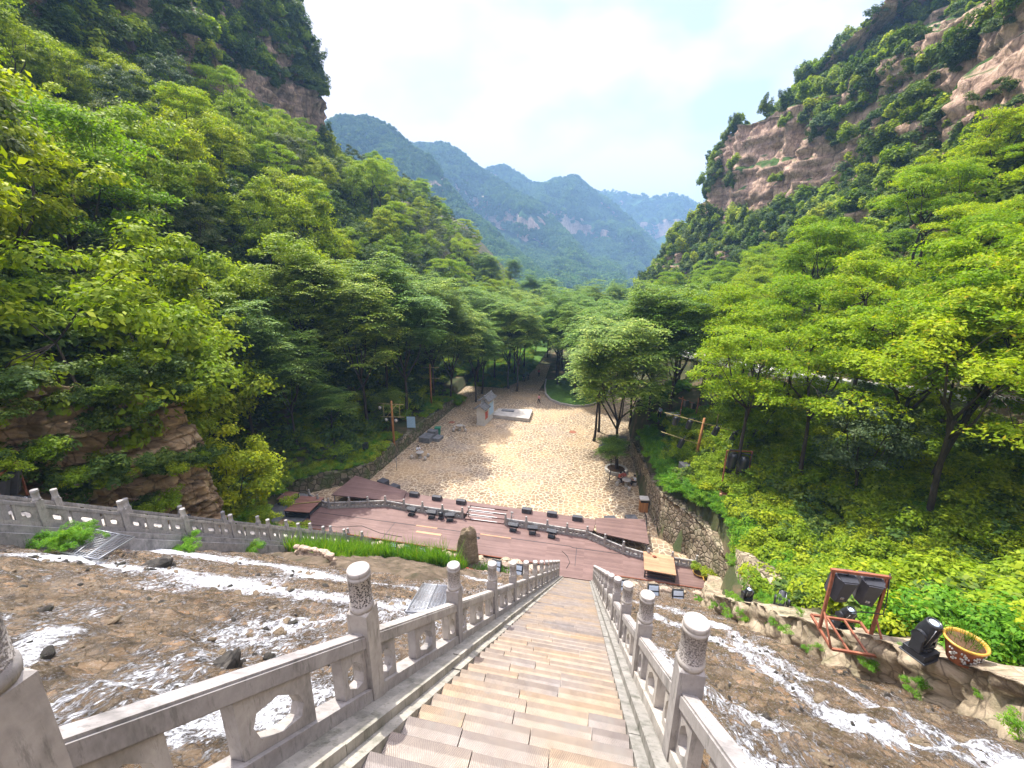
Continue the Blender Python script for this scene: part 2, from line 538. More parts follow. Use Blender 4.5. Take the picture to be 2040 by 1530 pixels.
MAT['rubble'] = m_rubble('rubble_wall', 2.6, [(0, (0.17, 0.13, 0.09)), (0.5, (0.34, 0.28, 0.20)), (1, (0.46, 0.39, 0.30))], (0.10, 0.075, 0.05), 0.3)
MAT['rubble_mossy'] = m_rubble('mossy_rubble_wall', 1.8, [(0, (0.11, 0.095, 0.065)), (0.5, (0.20, 0.17, 0.12)), (1, (0.30, 0.26, 0.19))], (0.06, 0.055, 0.03), 0.75)

def m_rock(name, dark, mid, light, band=1.0, moss=0.3):
    t = NT(name)
    base = t.coord('Object')
    v = t.mix(base, t.noise(base, 0.7, 4, 0.6, 0, 'Color'), 0.3, 'LINEAR_LIGHT')
    n = t.noise(t.coord('Object', (0.7, 0.7, 1.3)), 1.3 * band, 8, 0.7, 0.6)
    c = t.ramp(n, [(0.3, dark), (0.5, mid), (0.72, light)])
    cr_ = t.voro(v, 1.2 * band, 'DISTANCE_TO_EDGE')
    c = t.mix(c, dark, t.math('MULTIPLY', t.ramp(cr_, [(0.0, 1.0), (0.05, 0.0)]), 0.8))
    if moss > 0:
        c = t.mix(c, (0.07, 0.10, 0.025), t.math('MULTIPLY', t.ramp(t.noise(base, 0.6, 6, 0.7), [(0.52, 0.0), (0.62, 1.0)]), moss))
    h = t.mix(n, t.noise(base, 5 * band, 8, 0.7), 0.5)
    return t.done(c, 0.92, h, 0.9, 0.12 / band)
MAT['rock_tan'] = m_rock('tan_rock', (0.14, 0.10, 0.06), (0.44, 0.31, 0.18), (0.62, 0.47, 0.31), 0.7, 0.3)
MAT['rock_edge'] = m_rock('pale_bank_rock', (0.13, 0.10, 0.07), (0.36, 0.29, 0.20), (0.55, 0.45, 0.32), 2.0, 0.35)
MAT['rock_pink'] = m_rock('pinkish_rock', (0.16, 0.12, 0.09), (0.42, 0.32, 0.24), (0.62, 0.50, 0.38), 3.0, 0.0)
MAT['rock_dark'] = m_rock('dark_wet_rock', (0.012, 0.011, 0.010), (0.05, 0.045, 0.038), (0.12, 0.105, 0.085), 3.0, 0.2)
MAT['rock_brown'] = m_rock('standing_rock', (0.09, 0.065, 0.04), (0.22, 0.17, 0.11), (0.36, 0.28, 0.19), 2.2, 0.15)

def m_mountain(name, rockc, vegc, scale=0.12, th=(0.50, 0.66)):
    t = NT(name)
    g = t.new('ShaderNodeNewGeometry')
    sx = t.new('ShaderNodeSeparateXYZ')
    t.lk(g.outputs['Normal'], sx.inputs[0])
    base = t.coord('Object')
    nn = t.noise(base, scale, 6, 0.65)
    steep = t.math('ADD', sx.outputs['Z'], t.math('MULTIPLY', t.math('SUBTRACT', nn, 0.5), 0.5))
    veg = t.ramp(steep, [(th[0], 0.0), (th[1], 1.0)])
    n = t.noise(t.coord('Object', (1.6, 1.6, 0.45)), scale * 3, 8, 0.72, 0.8)
    lay = t.noise(t.coord('Object', (0.3, 0.3, 4.0)), scale * 2, 5, 0.7)
    c = t.ramp(t.mix(n, lay, 0.4), [(0.36, rockc[0]), (0.5, rockc[1]), (0.64, rockc[2])])
    c = t.mix(c, rockc[0], t.math('MULTIPLY', t.ramp(t.voro(t.coord('Object', (1.5, 1.5, 0.7)), scale * 2.2, 'DISTANCE_TO_EDGE'), [(0.0, 1.0), (0.06, 0.0)]), 0.7))
    fine = t.noise(t.coord('Object', (1.4, 1.4, 0.8)), scale * 11, 8, 0.75, 0.5)
    c = t.mix(c, t.ramp(fine, [(0.33, (0.45, 0.42, 0.42)), (0.5, (1.0, 1.0, 1.0)), (0.68, (1.3, 1.25, 1.2))]), 0.8, 'MULTIPLY')
    c2 = t.ramp(t.noise(base, scale * 4, 6, 0.6), [(0.3, vegc[0]), (0.7, vegc[1])])
    c = t.mix(c, c2, veg)
    return t.done(c, 0.95, t.mix(n, t.noise(base, scale * 12, 6, 0.7), 0.5), 0.9, 0.12 / scale * 0.6, 0.1)
ROCKC = ((0.17, 0.115, 0.085), (0.47, 0.325, 0.235), (0.68, 0.50, 0.375))
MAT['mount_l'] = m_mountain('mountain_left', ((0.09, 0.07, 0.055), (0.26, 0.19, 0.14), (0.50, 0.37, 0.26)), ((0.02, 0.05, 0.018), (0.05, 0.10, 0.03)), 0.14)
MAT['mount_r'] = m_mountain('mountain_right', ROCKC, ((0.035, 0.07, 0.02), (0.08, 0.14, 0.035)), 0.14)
MAT['mount_far'] = m_mountain('mountain_far', ((0.22, 0.14, 0.10), (0.52, 0.36, 0.26), (0.72, 0.54, 0.42)), ((0.02, 0.055, 0.02), (0.05, 0.11, 0.03)), 0.03, (0.36, 0.46))
MAT['ground'] = noisy('woodland_soil', [(0.3, (0.035, 0.05, 0.014)), (0.5, (0.06, 0.065, 0.025)), (0.62, (0.12, 0.09, 0.05)), (0.75, (0.20, 0.14, 0.085))], 0.5, 0.95, 0.6, 6, 0.05)
MAT['grassland'] = noisy('grass_ground', [(0.3, (0.05, 0.11, 0.015)), (0.7, (0.10, 0.20, 0.025))], 1.5, 0.95, 0.6, 12, 0.05)
MAT['mud'] = noisy('dry_silt', [(0.3, (0.045, 0.042, 0.02)), (0.45, (0.10, 0.075, 0.048)), (0.6, (0.15, 0.112, 0.075)), (0.8, (0.21, 0.16, 0.11))], 1.3, 0.85, 1.0, 7, 0.08)

def m_water():
    t = NT('white_water_over_stones')
    base = t.coord('Object')
    bed = t.ramp(t.noise(base, 1.6, 6, 0.65), [(0.30, (0.045, 0.031, 0.017)), (0.45, (0.115, 0.083, 0.048)), (0.6, (0.18, 0.135, 0.085)), (0.78, (0.25, 0.20, 0.145))])
    v2 = t.mix(base, t.noise(base, 3.0, 3, 0.5, 0, 'Color'), 0.12, 'LINEAR_LIGHT')
    st = t.voro(v2, 5.5, 'F1', 'Color')
    bed = t.mix(bed, t.ramp(st, [(0, (0.45, 0.42, 0.4)), (0.5, (0.95, 0.9, 0.9)), (0.8, (1.3, 1.15, 1.05)), (1, (1.9, 1.5, 1.25))]), 0.85, 'MULTIPLY')
    ed = t.voro(v2, 5.5, 'DISTANCE_TO_EDGE')
    bed = t.mix(bed, (0.02, 0.014, 0.008), t.math('MULTIPLY', t.ramp(ed, [(0.0, 1.0), (0.07, 0.0)]), 0.75))
    a = t.new('ShaderNodeAttribute'); a.attribute_name = 'foam'
    # broken foam flecks drawn out along the flow
    fl = t.coord('Object', (1.25, 0.42, 0.42))
    wob = t.mix(fl, t.noise(fl, 2.6, 4, 0.6, 0, 'Color'), 0.14, 'LINEAR_LIGHT')
    f1 = t.noise(wob, 8.0, 10, 0.85, 0.5)
    f2 = t.noise(t.coord('Object', (1.3, 0.5, 0.5)), 30, 6, 0.8, 0.3)
    cell = t.voro(wob, 13.0, 'DISTANCE_TO_EDGE')
    lace = t.ramp(cell, [(0.0, 1.0), (0.16, 0.0)])
    f = t.math('ADD', t.math('MULTIPLY', f1, 0.55), t.math('MULTIPLY', f2, 0.33))
    f = t.math('ADD', f, t.math('MULTIPLY', lace, 0.035))
    f = t.math('ADD', f, t.math('MULTIPLY', a.outputs['Fac'], 0.108))
    foam = t.ramp(f, [(0.515, 0.0), (0.575, 1.0)])
    # silvery water glints painted into the bed colour as pale flecks
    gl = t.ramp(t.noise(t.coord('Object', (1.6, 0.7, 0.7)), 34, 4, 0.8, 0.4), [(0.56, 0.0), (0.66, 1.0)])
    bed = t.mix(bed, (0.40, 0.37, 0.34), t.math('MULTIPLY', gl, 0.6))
    foam = t.math('MULTIPLY', foam, t.ramp(f2, [(0.36, 0.35), (0.50, 0.95)]))
    c = t.mix(bed, (0.70, 0.72, 0.76), foam)
    h = t.mix(t.mix(f1, f2, 0.6), foam, 0.35)
    h = t.mix(h, ed, 0.25)
    rough = t.mix(0.22, 0.7, foam)
    return t.done(c, rough, h, 1.0, 0.07, 0.5)
MAT['water'] = m_water()

def m_deck(name, c0, c1, gap=0.145, ang=0.0, rough=0.6):
    t = NT(name)
    v = t.coord('Object', (1, 1, 1), (0, 0, ang))
    sx = t.new('ShaderNodeSeparateXYZ'); t.lk(v, sx.inputs[0])
    yy = t.math('DIVIDE', sx.outputs['Y'], gap)
    fr = t.math('FRACT', yy); fl = t.math('FLOOR', yy)
    cb = t.new('ShaderNodeCombineXYZ'); t.lk(fl, cb.inputs['Y']); t.lk(t.math('FLOOR', t.math('DIVIDE', sx.outputs['X'], 2.9)), cb.inputs['X'])
    wn_ = t.new('ShaderNodeTexWhiteNoise'); t.lk(cb.outputs[0], wn_.inputs['Vector'])
    c = t.mix(c0, c1, wn_.outputs['Value'])
    c = t.mix(c, t.ramp(t.noise(t.coord('Object', (0.3, 3, 1)), 5, 6, 0.7), [(0.3, (0.8, 0.8, 0.8)), (0.7, (1.15, 1.15, 1.15))]), 1.0, 'MULTIPLY')
    c = t.mix(c, t.ramp(t.noise(v, 0.5, 4, 0.6), [(0.35, (0.86, 0.84, 0.84)), (0.65, (1.1, 1.1, 1.1))]), 1.0, 'MULTIPLY')
    edge = t.ramp(fr, [(0.0, 1.0), (0.07, 0.0)])
    c = t.mix(c, (0.05, 0.03, 0.03), t.math('MULTIPLY', edge, 0.75))
    return t.done(c, rough, edge, -0.5, 0.01)
MAT['deck'] = m_deck('purple_brown_decking', (0.145, 0.088, 0.075), (0.195, 0.122, 0.104))
MAT['deck_pale'] = m_deck('sun_bleached_planks', (0.36, 0.20, 0.11), (0.50, 0.30, 0.17), 0.16)
MAT['deck_red'] = m_deck('red_brown_planks', (0.20, 0.10, 0.075), (0.29, 0.15, 0.11), 0.15)

def plain(name, col, rough=0.5, spec=0.4, metal=0.0, var=0.12, sc=8, bstr=0.15):
    a = tuple(x * (1 - var) for x in col); b = tuple(min(1, x * (1 + var)) for x in col)
    return noisy(name, [(0.3, a), (0.7, b)], sc, rough, bstr, sc * 4, 0.004, 5, spec, metal)
MAT['black'] = plain('black_housing', (0.022, 0.024, 0.028), 0.35, 0.5, 0, 0.25)
MAT['black_cloth'] = plain('speaker_grille', (0.028, 0.028, 0.03), 0.85, 0.3)
MAT['charcoal'] = plain('charcoal_cabinet', (0.06, 0.06, 0.068), 0.55, 0.4)
MAT['chrome'] = plain('silver_trim', (0.6, 0.62, 0.65), 0.25, 0.5, 0.8)
MAT['rust'] = noisy('rusty_steel', [(0.3, (0.16, 0.055, 0.03)), (0.6, (0.30, 0.11, 0.06)), (0.8, (0.40, 0.19, 0.11))], 6, 0.75, 0.4, 40)
MAT['redpaint'] = plain('red_paint', (0.55, 0.045, 0.02), 0.5)
MAT['steel'] = plain('grey_steel', (0.23, 0.24, 0.26), 0.45, 0.5, 0.5)
MAT['glass_panel'] = plain('lamp_glass', (0.55, 0.66, 0.78), 0.15, 0.8, 0.0, 0.1)
MAT['white'] = plain('white_paint', (0.72, 0.72, 0.70), 0.6)
MAT['plaster'] = plain('pale_plaster', (0.52, 0.50, 0.45), 0.85, 0.2, 0, 0.12, 3, 0.3)
MAT['tile'] = noisy('grey_roof_tile', [(0.3, (0.10, 0.105, 0.105)), (0.7, (0.26, 0.26, 0.25))], 4, 0.85, 0.5, 30, isl=0.2)
MAT['wood_pole'] = noisy('orange_timber', [(0.3, (0.27, 0.115, 0.04)), (0.7, (0.46, 0.22, 0.08))], 3, 0.8, 0.5, 20, aniso=(4, 4, 0.4))
MAT['bamboo'] = noisy('bamboo_pole', [(0.3, (0.24, 0.19, 0.07)), (0.7, (0.42, 0.34, 0.14))], 4, 0.6, 0.3, 20)
MAT['terracotta'] = noisy('terracotta', [(0.3, (0.26, 0.085, 0.04)), (0.7, (0.38, 0.14, 0.07))], 5, 0.6, 0.3, 30)
MAT['pot_rim'] = plain('ochre_glaze', (0.56, 0.32, 0.05), 0.35, 0.5)
MAT['soil'] = plain('potting_soil', (0.09, 0.055, 0.03), 0.95, 0.1)
MAT['green_bin'] = plain('green_plastic', (0.03, 0.19, 0.12), 0.4)
MAT['signblue'] = plain('pale_blue_board', (0.33, 0.50, 0.66), 0.5)
MAT['concrete'] = noisy('pale_concrete', [(0.3, (0.30, 0.28, 0.25)), (0.7, (0.46, 0.43, 0.38))], 2, 0.9, 0.4, 20)
MAT['slate'] = noisy('dark_slab', [(0.3, (0.10, 0.105, 0.11)), (0.7, (0.20, 0.205, 0.21))], 2, 0.8, 0.4, 20)
MAT['skin'] = plain('skin', (0.50, 0.29, 0.20), 0.6)
MAT['hair'] = plain('dark_hair', (0.015, 0.012, 0.010), 0.6)
MAT['shirt_white'] = plain('white_cloth', (0.68, 0.70, 0.72), 0.9)
MAT['shirt_red'] = plain('red_cloth', (0.45, 0.10, 0.07), 0.9, var=0.4)
MAT['shirt_pink'] = plain('pink_cloth', (0.62, 0.30, 0.30), 0.9)
MAT['shirt_blue'] = plain('blue_cloth', (0.35, 0.45, 0.68), 0.9, var=0.3)
MAT['dark_cloth'] = plain('dark_cloth', (0.02, 0.02, 0.025), 0.9)
MAT['cable'] = plain('black_cable', (0.015, 0.015, 0.015), 0.5)
# ------------------------------------------------------------------ lie of the land (metres, camera at the origin)
SL = 0.76                 # fall of the staircase and of the spillway
ZP = -22.0                # plaza
ZS = -21.4                # stage floor

def chute(y):
    return -2.0 - SL * np.minimum(np.maximum(y, -12), 25.6)

def smax(a, b, k=1.5):
    h = np.clip(0.5 + 0.5 * (a - b) / k, 0, 1)
    return b + (a - b) * h + k * h * (1 - h)

XR_PTS = [(-20, 6.9), (16.0, 6.9), (19.0, 7.1), (25.0, 8.4), (27, 9.2), (29.0, 9.0), (31.0, 8.2), (33.5, 6.2), (37, 5.7), (43, 5.3), (52, 4.6), (60, 5.5), (70, 9), (80, 10), (400, 30)]
XL_PTS = [(-20, -19.9), (24, -20.2), (27.0, -28.0), (31, -28.0), (32.6, -27.9), (37.1, -22.8), (45, -22.6), (61, -21.8), (66, -24), (80, -24), (400, -40)]
def xr(y): return np.interp(y, [p[0] for p in XR_PTS], [p[1] for p in XR_PTS])
def xl(y): return np.interp(y, [p[0] for p in XL_PTS], [p[1] for p in XL_PTS])

def H(x, y):
    x, y = np.broadcast_arrays(np.asarray(x, float), np.asarray(y, float))
    ch = chute(y)
    floor = np.where(y < 26.0, ch - 1.6, -22.25)
    # right side
    hill = -18.5 + 0.51 * (x - 6) + 0.04 * (np.clip(y, 0, 120) - 38)
    hill = hill + 0.30 * np.maximum(x - 23, 0)
    bank = (ch + 0.98) + 0.22 * (x - 7.5)
    rgt = np.where(y < 31, smax(hill, bank, 2.0), smax(hill, -19.2 + 0 * x, 1.0))
    t = sstep(29, 33, y)
    rgt = smax(hill, bank, 2.0) * (1 - t) + smax(hill, -19.0 + 0 * x, 1.0) * t
    low = sstep(56, 74, y)
    rgt = rgt * (1 - low) + low * np.maximum(-21.9, -21.9 + 0.47 * (x - 6.0 - 0.0 * y))
    # the road bench
    xroad = np.interp(y, [0, 32, 43, 60, 80, 120], [33, 27, 21.5, 17, 14, 13])
    zroad = np.interp(y, [0, 32, 43, 60, 80, 120], [-6.0, -8.0, -9.8, -12.0, -14.2, -17])
    w = np.exp(-((x - xroad) / 2.2) ** 4)
    rgt = rgt * (1 - w) + zroad * w
    rgt = rgt + (0.35 * fbm(x * 0.35, y * 0.35, 3.3, 4, 5)) * sstep(0.3, 2.5, x - xr(y)) * (1 - w)
    # left side
    line = 22 - 0.57 * (x + 75)
    d = xl(y) - x
    low0 = np.where(y < 26, -1.75 - SL * np.clip(y, -12, 26), -20.35)
    near = np.minimum(low0 + 4.5 * np.maximum(d - 5.2, 0), line)
    far = np.minimum(-20.35 + 1.05 * np.maximum(d - 3.2, 0), line)
    k = sstep(19.5, 22.5, y)
    lft = near * (1 - k) + far * k
    lft = lft + (0.5 * fbm(x * 0.25, y * 0.25, 9.3, 4, 8)) * sstep(1.0, 4, d)
    z = np.where(x > xr(y) + 0.45, rgt, np.where(x < xl(y) - 0.35, lft, floor))
    # valley floor falls away beyond the plaza
    z = z - 0.012 * np.maximum(y - 95, 0)
    return z
# ------------------------------------------------------------------ ground sheets
def axis(pieces):
    out = []
    for a, b, st in pieces:
        out += list(np.arange(a, b, st))
    out.append(pieces[-1][1])
    return np.array(out)
gx = axis([(-90, -30, 1.0), (-30, -18, 0.5), (-18, 8, 1.0), (8, 24, 0.4), (24, 62, 1.0)])
gy = axis([(-14, 0, 1.0), (0, 45, 0.5), (45, 250, 1.25)])
GX, GY = np.meshgrid(gx, gy, indexing='ij')
go = link('ground', grid_mesh('ground', GX, GY, H(GX, GY)), None, MAT['ground'])
tag(go, kind='structure')
# wide base sheet to the horizon
bs = MB(); bs.add([(-2500, -400, -46), (2500, -400, -46), (2500, 3000, -46), (-2500, 3000, -46)], [(0, 1, 2, 3)])
tag(bs.build('valley_ground', MAT['grassland']), kind='structure')

# plaza sheet
pl = MB()
def poly_sheet(name, pts, z, mat, kind='structure', step=None):
    m = MB(); m.add([(x, y, z) for x, y in pts], [tuple(range(len(pts)))])
    o = m.build(name, mat); tag(o, kind=kind); return o
left = [(xl(y) - 0.15, y) for y in (26.9, 31, 32.6, 37.1, 45, 55, 61, 66, 74.5)]
right = [(xr(y) + 0.1, y) for y in (74.5, 70, 65, 60, 52, 47, 43, 37, 33.5, 31, 29, 26.9)]
poly_sheet('plaza', left + right, ZP, MAT['paving'])
poly_sheet('path', [(-16.6, 74.5), (-10.0, 74.5), (-9.8, 80), (-10.4, 96), (-13.2, 96), (-13.9, 82)], ZP + 0.004, MAT['paving'])
poly_sheet('lawn', [(-30, 74.5), (-16.6, 74.5), (-13.9, 82), (-13.2, 96), (-13.2, 130), (-34, 130)], ZP + 0.03, MAT['grassland'])

# ------------------------------------------------------------------ stream down the spillway
def wz0(x): return -2.0 - 0.33 * sstep(-2, -15, x)
def on_water(px, py):
    """where the line of sight through a point of the picture meets the spillway"""
    d = _f + _R * ((px - 1020) / 850) - _U * ((py - 765) / 850)
    z0 = -2.0
    for _ in range(4):
        t = z0 / (d.z + SL * d.y); z0 = float(wz0(d.x * t))
    return d.x * t, d.y * t
FOAM = [  # streaks of white water: points along each, width, strength
    ([(0, 1108), (170, 1118), (330, 1138), (480, 1165), (620, 1188), (760, 1205), (870, 1205)], 0.75, 1.25),
    ([(290, 1095), (420, 1112), (560, 1132), (650, 1150)], 0.7, 1.2),
    ([(640, 1150), (760, 1168), (860, 1180)], 0.35, 0.8),
    ([(20, 1345), (60, 1290), (110, 1268)], 0.22, 1.2),
    ([(60, 1440), (170, 1400), (280, 1370), (330, 1330)], 0.55, 0.75),
    ([(330, 1480), (400, 1450), (470, 1430), (560, 1400)], 0.40, 1.25),
    ([(480, 1260), (600, 1240), (720, 1230), (840, 1225)], 0.5, 0.55),
    ([(930, 1150), (985, 1165), (1010, 1190)], 0.5, 0.9),
    ([(1290, 1225), (1400, 1262), (1520, 1330), (1640, 1410), (1740, 1462)], 0.30, 1.0),
    ([(1300, 1290), (1380, 1370), (1480, 1420), (1560, 1460)], 0.26, 0.8),
    ([(1420, 1240), (1560, 1330), (1760, 1420), (1900, 1480), (2040, 1530)], 0.30, 0.85),
    ([(1270, 1200), (1330, 1215), (1420, 1250)], 0.5, 0.8),
    ([(1690, 1430), (1800, 1470), (1960, 1525)], 0.22, 0.9),
    ([(1460, 1500), (1520, 1540)], 0.3, 0.8),
]
def stream():
    xs = np.concatenate([np.arange(-16.7, -7.0, 0.065), np.arange(-7.0, 6.9, 0.042), [6.9, 7.6, 8.4, 9.0]])
    ys = np.concatenate([np.arange(-2.5, 9.0, 0.042), np.arange(9.0, 26.9, 0.08), [26.9]])
    X, Y = np.meshgrid(xs, ys, indexing='ij')
    z = wz0(X) - SL * np.minimum(Y, 25.2 + 0.0 * X)
    wob = 0.55 * fbm(X * 0.5, Y * 0.35, 0, 3, 31)
    ph = (Y * 0.93 + wob * 0.9) % 1.0
    z = z + 0.10 * (sstep(0.0, 0.80, ph) - sstep(0.80, 1.0, ph)) - 0.04
    z = z + 0.07 * fbm(X * 1.1, Y * 0.8, 0, 3, 3) + 0.05 * np.abs(fbm(X * 3.6, Y * 2.6, 0, 3, 4)) + 0.028 * fbm(X * 9.0, Y * 5.0, 0, 3, 6, 0.62)
    z = np.where(Y > 25.0, z * 0.0 + (-21.46) + 0.03 * fbm(X * 4, Y * 4, 0, 3, 7), z)
    foam = np.zeros_like(X)
    for pts, wd, amp in FOAM:
        W_ = [on_water(*p) for p in pts]
        dmin = np.full(X.shape, 9.0)
        for (ax, ay), (bx, by) in zip(W_[:-1], W_[1:]):
            L2 = (bx - ax) ** 2 + (by - ay) ** 2 + 1e-6
            t = np.clip(((X - ax) * (bx - ax) + (Y - ay) * (by - ay)) / L2, 0, 1)
            dmin = np.minimum(dmin, np.hypot(X - ax - t * (bx - ax), Y - ay - t * (by - ay)))
        wdv = wd * (1 + 0.5 * vnoise(X * 0.8, Y * 0.8, 0, 77))
        foam = foam + 0.95 * amp * np.exp(-(dmin / (1.05 * wdv)) ** 2)
    foam = foam + 0.15 + 0.45 * np.maximum(0, fbm(X * 0.7, Y * 0.5, 2, 4, 21)) + 0.35 * (sstep(0.72, 0.95, ph) * (foam > 0.3))
    foam = np.clip(foam, 0, 1.4)
    foam = np.where(Y > 25.0, 0.3, foam)
    me = grid_mesh('stream', X, Y, z)
    a = me.attributes.new('foam', 'FLOAT', 'POINT')
    a.data.foreach_set('value', foam.reshape(-1).astype(np.float32))
    o = link('stream', me, None, MAT['water'])
    tag(o, kind='structure')
stream()

# dry silt slab in the lower left of the spillway
def silt():
    xs = np.arange(-16.6, -4.0, 0.10); ys = np.arange(11.0, 26.9, 0.10)
    X, Y = np.meshgrid(xs, ys, indexing='ij')
    e = np.minimum.reduce([sstep(0, 1.2, X + 16.5 + 0 * Y), sstep(0, 1.6, (-5.2 + 0.9 * vnoise(Y * 0.5, 0 * X, 0, 4)) - X), sstep(0, 1.5, Y - (13.6 - 0.22 * (X + 10) + 0.7 * vnoise(X * 0.6, 0 * Y, 0, 9)))])
    e = e * (1 - sstep(23.6, 25.0, Y)) * (1 - sstep(19.5, 22.5, Y) * sstep(-10.5, -8.0, X))
    z = wz0(X) - SL * np.minimum(Y, 25.6) - 0.36 + 0.62 * e + 0.13 * fbm(X * 1.2, Y * 1.2, 0, 4, 44) * e + 0.07 * np.abs(fbm(X * 3.2, Y * 3.2, 0, 4, 45)) + 0.03 * fbm(X * 9, Y * 9, 0, 3, 46)
    o = link('silt_bank', grid_mesh('silt_bank', X, Y, z), None, MAT['mud'])
    tag(o, kind='structure')
silt()

# ------------------------------------------------------------------ valley sides and mountains
def loft(name, foot, prof, seg_u, seg_v, namp, nsc, mat, seed, zy=0.0, y0=0.0, rib=0.0, smooth=True):
    """foot: polyline (x,y,scale). prof: (distance outward, height). outward = left normal of the foot line"""
    P = np.array([p[:2] for p in foot], float)
    S = np.array([p[2] if len(p) > 2 else 1.0 for p in foot])
    sl = np.concatenate([[0], np.cumsum(np.linalg.norm(np.diff(P, axis=0), axis=1))])
    u = np.linspace(0, sl[-1], seg_u)
    px = np.interp(u, sl, P[:, 0]); py = np.interp(u, sl, P[:, 1]); sc = np.interp(u, sl, S)
    k = max(3, seg_u // 26)
    ker = np.ones(k) / k
    def sm(a):
        b = np.concatenate([np.full(k, a[0]) + (np.arange(-k, 0)) * (a[1] - a[0]), a, np.full(k, a[-1]) + np.arange(1, k + 1) * (a[-1] - a[-2])])
        return np.convolve(b, ker, 'same')[k:-k]
    px, py = sm(px), sm(py)
    dx, dy = np.gradient(px), np.gradient(py)
    l = np.hypot(dx, dy); nx, ny = -dy / l, dx / l
    D = np.array(prof, float)
    pl_ = np.concatenate([[0], np.cumsum(np.linalg.norm(np.diff(D, axis=0), axis=1))])
    v = np.linspace(0, pl_[-1], seg_v)
    pd = np.interp(v, pl_, D[:, 0]); pz = np.interp(v, pl_, D[:, 1])
    X = px[:, None] + nx[:, None] * pd[None] * sc[:, None]
    Y = py[:, None] + ny[:, None] * pd[None] * sc[:, None]
    zs = 1 + zy * (py[:, None] - y0)
    Z = (pz[None] - pz[0]) * sc[:, None] * zs + pz[0]
    n = fbm(X * nsc, Y * nsc, Z * nsc * 0.6, 6, seed, 0.58)
    if rib > 0.4:
        # broken strata: ledges and vertical joints on the rock
        bb = fbm(X * 0.16, Y * 0.16, Z * 0.5, 4, seed + 21)
        st_ = (Z * 0.33 + 0.8 * fbm(X * 0.05, Y * 0.05, Z * 0.05, 3, seed + 4)) % 1.0
        n = n + 0.16 * (st_ - 0.5) + 0.55 * blocks(X * 0.6 + Y, Z, 7.0, 2.6, seed) + 0.22 * blocks(X * 0.6 + Y, Z, 2.6, 1.1, seed + 40) + 0.16 * np.round(bb * 2.2) + 0.22 * (1 - 2 * np.abs(vnoise(X * 0.35, Y * 0.35, Z * 0.10, seed + 6)))
    if rib:
        n = n + rib * (1 - 2 * np.abs(fbm(X * nsc * 2.2, Y * nsc * 2.2, Z * nsc * 0.35, 3, seed + 3)))
    env = sstep(0, 0.06, v / v[-1])[None]
    X = X + nx[:, None] * n * namp * env * sc[:, None]; Y = Y + ny[:, None] * n * namp * env * sc[:, None]
    Z = Z + namp * 0.45 * fbm(X * nsc * 1.3, Y * nsc * 1.3, 7.7, 4, seed + 9) * env
    if zy >= 0 and rib >= 0:
        o = link(name, grid_mesh(name, X, Y, Z, smooth), None, mat)
        tag(o, kind='structure')
    return X, Y, Z

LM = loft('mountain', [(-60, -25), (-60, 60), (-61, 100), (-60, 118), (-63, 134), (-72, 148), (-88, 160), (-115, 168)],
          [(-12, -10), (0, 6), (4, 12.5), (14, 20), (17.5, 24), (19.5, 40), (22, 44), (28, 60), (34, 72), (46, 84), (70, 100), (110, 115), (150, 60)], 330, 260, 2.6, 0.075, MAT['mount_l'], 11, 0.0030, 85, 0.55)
RM = loft('mountain', [(95, 250), (70, 232), (48, 216), (31, 200), (26.5, 184), (29, 170), (37, 152), (45, 130), (46, 105), (44, 80), (42, 40), (42, -30)],
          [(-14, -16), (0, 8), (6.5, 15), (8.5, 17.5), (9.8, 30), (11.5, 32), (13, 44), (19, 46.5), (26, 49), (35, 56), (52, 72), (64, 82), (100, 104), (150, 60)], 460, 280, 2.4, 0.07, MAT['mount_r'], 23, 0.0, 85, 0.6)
# talus spur running down behind the right-hand cliff
SP = loft('hillside', [(120, 290), (60, 262), (22, 236), (10, 214), (6, 190), (8, 170), (16, 150), (27, 132), (31, 105), (30, 70), (28, 30)],
          [(0, -26), (6, -17), (16, -7), (24, 8), (34, 24), (60, 30)], 150, 60, 2.2, 0.06, MAT['mount_r'], 29, 0.0, 85, 0.2)

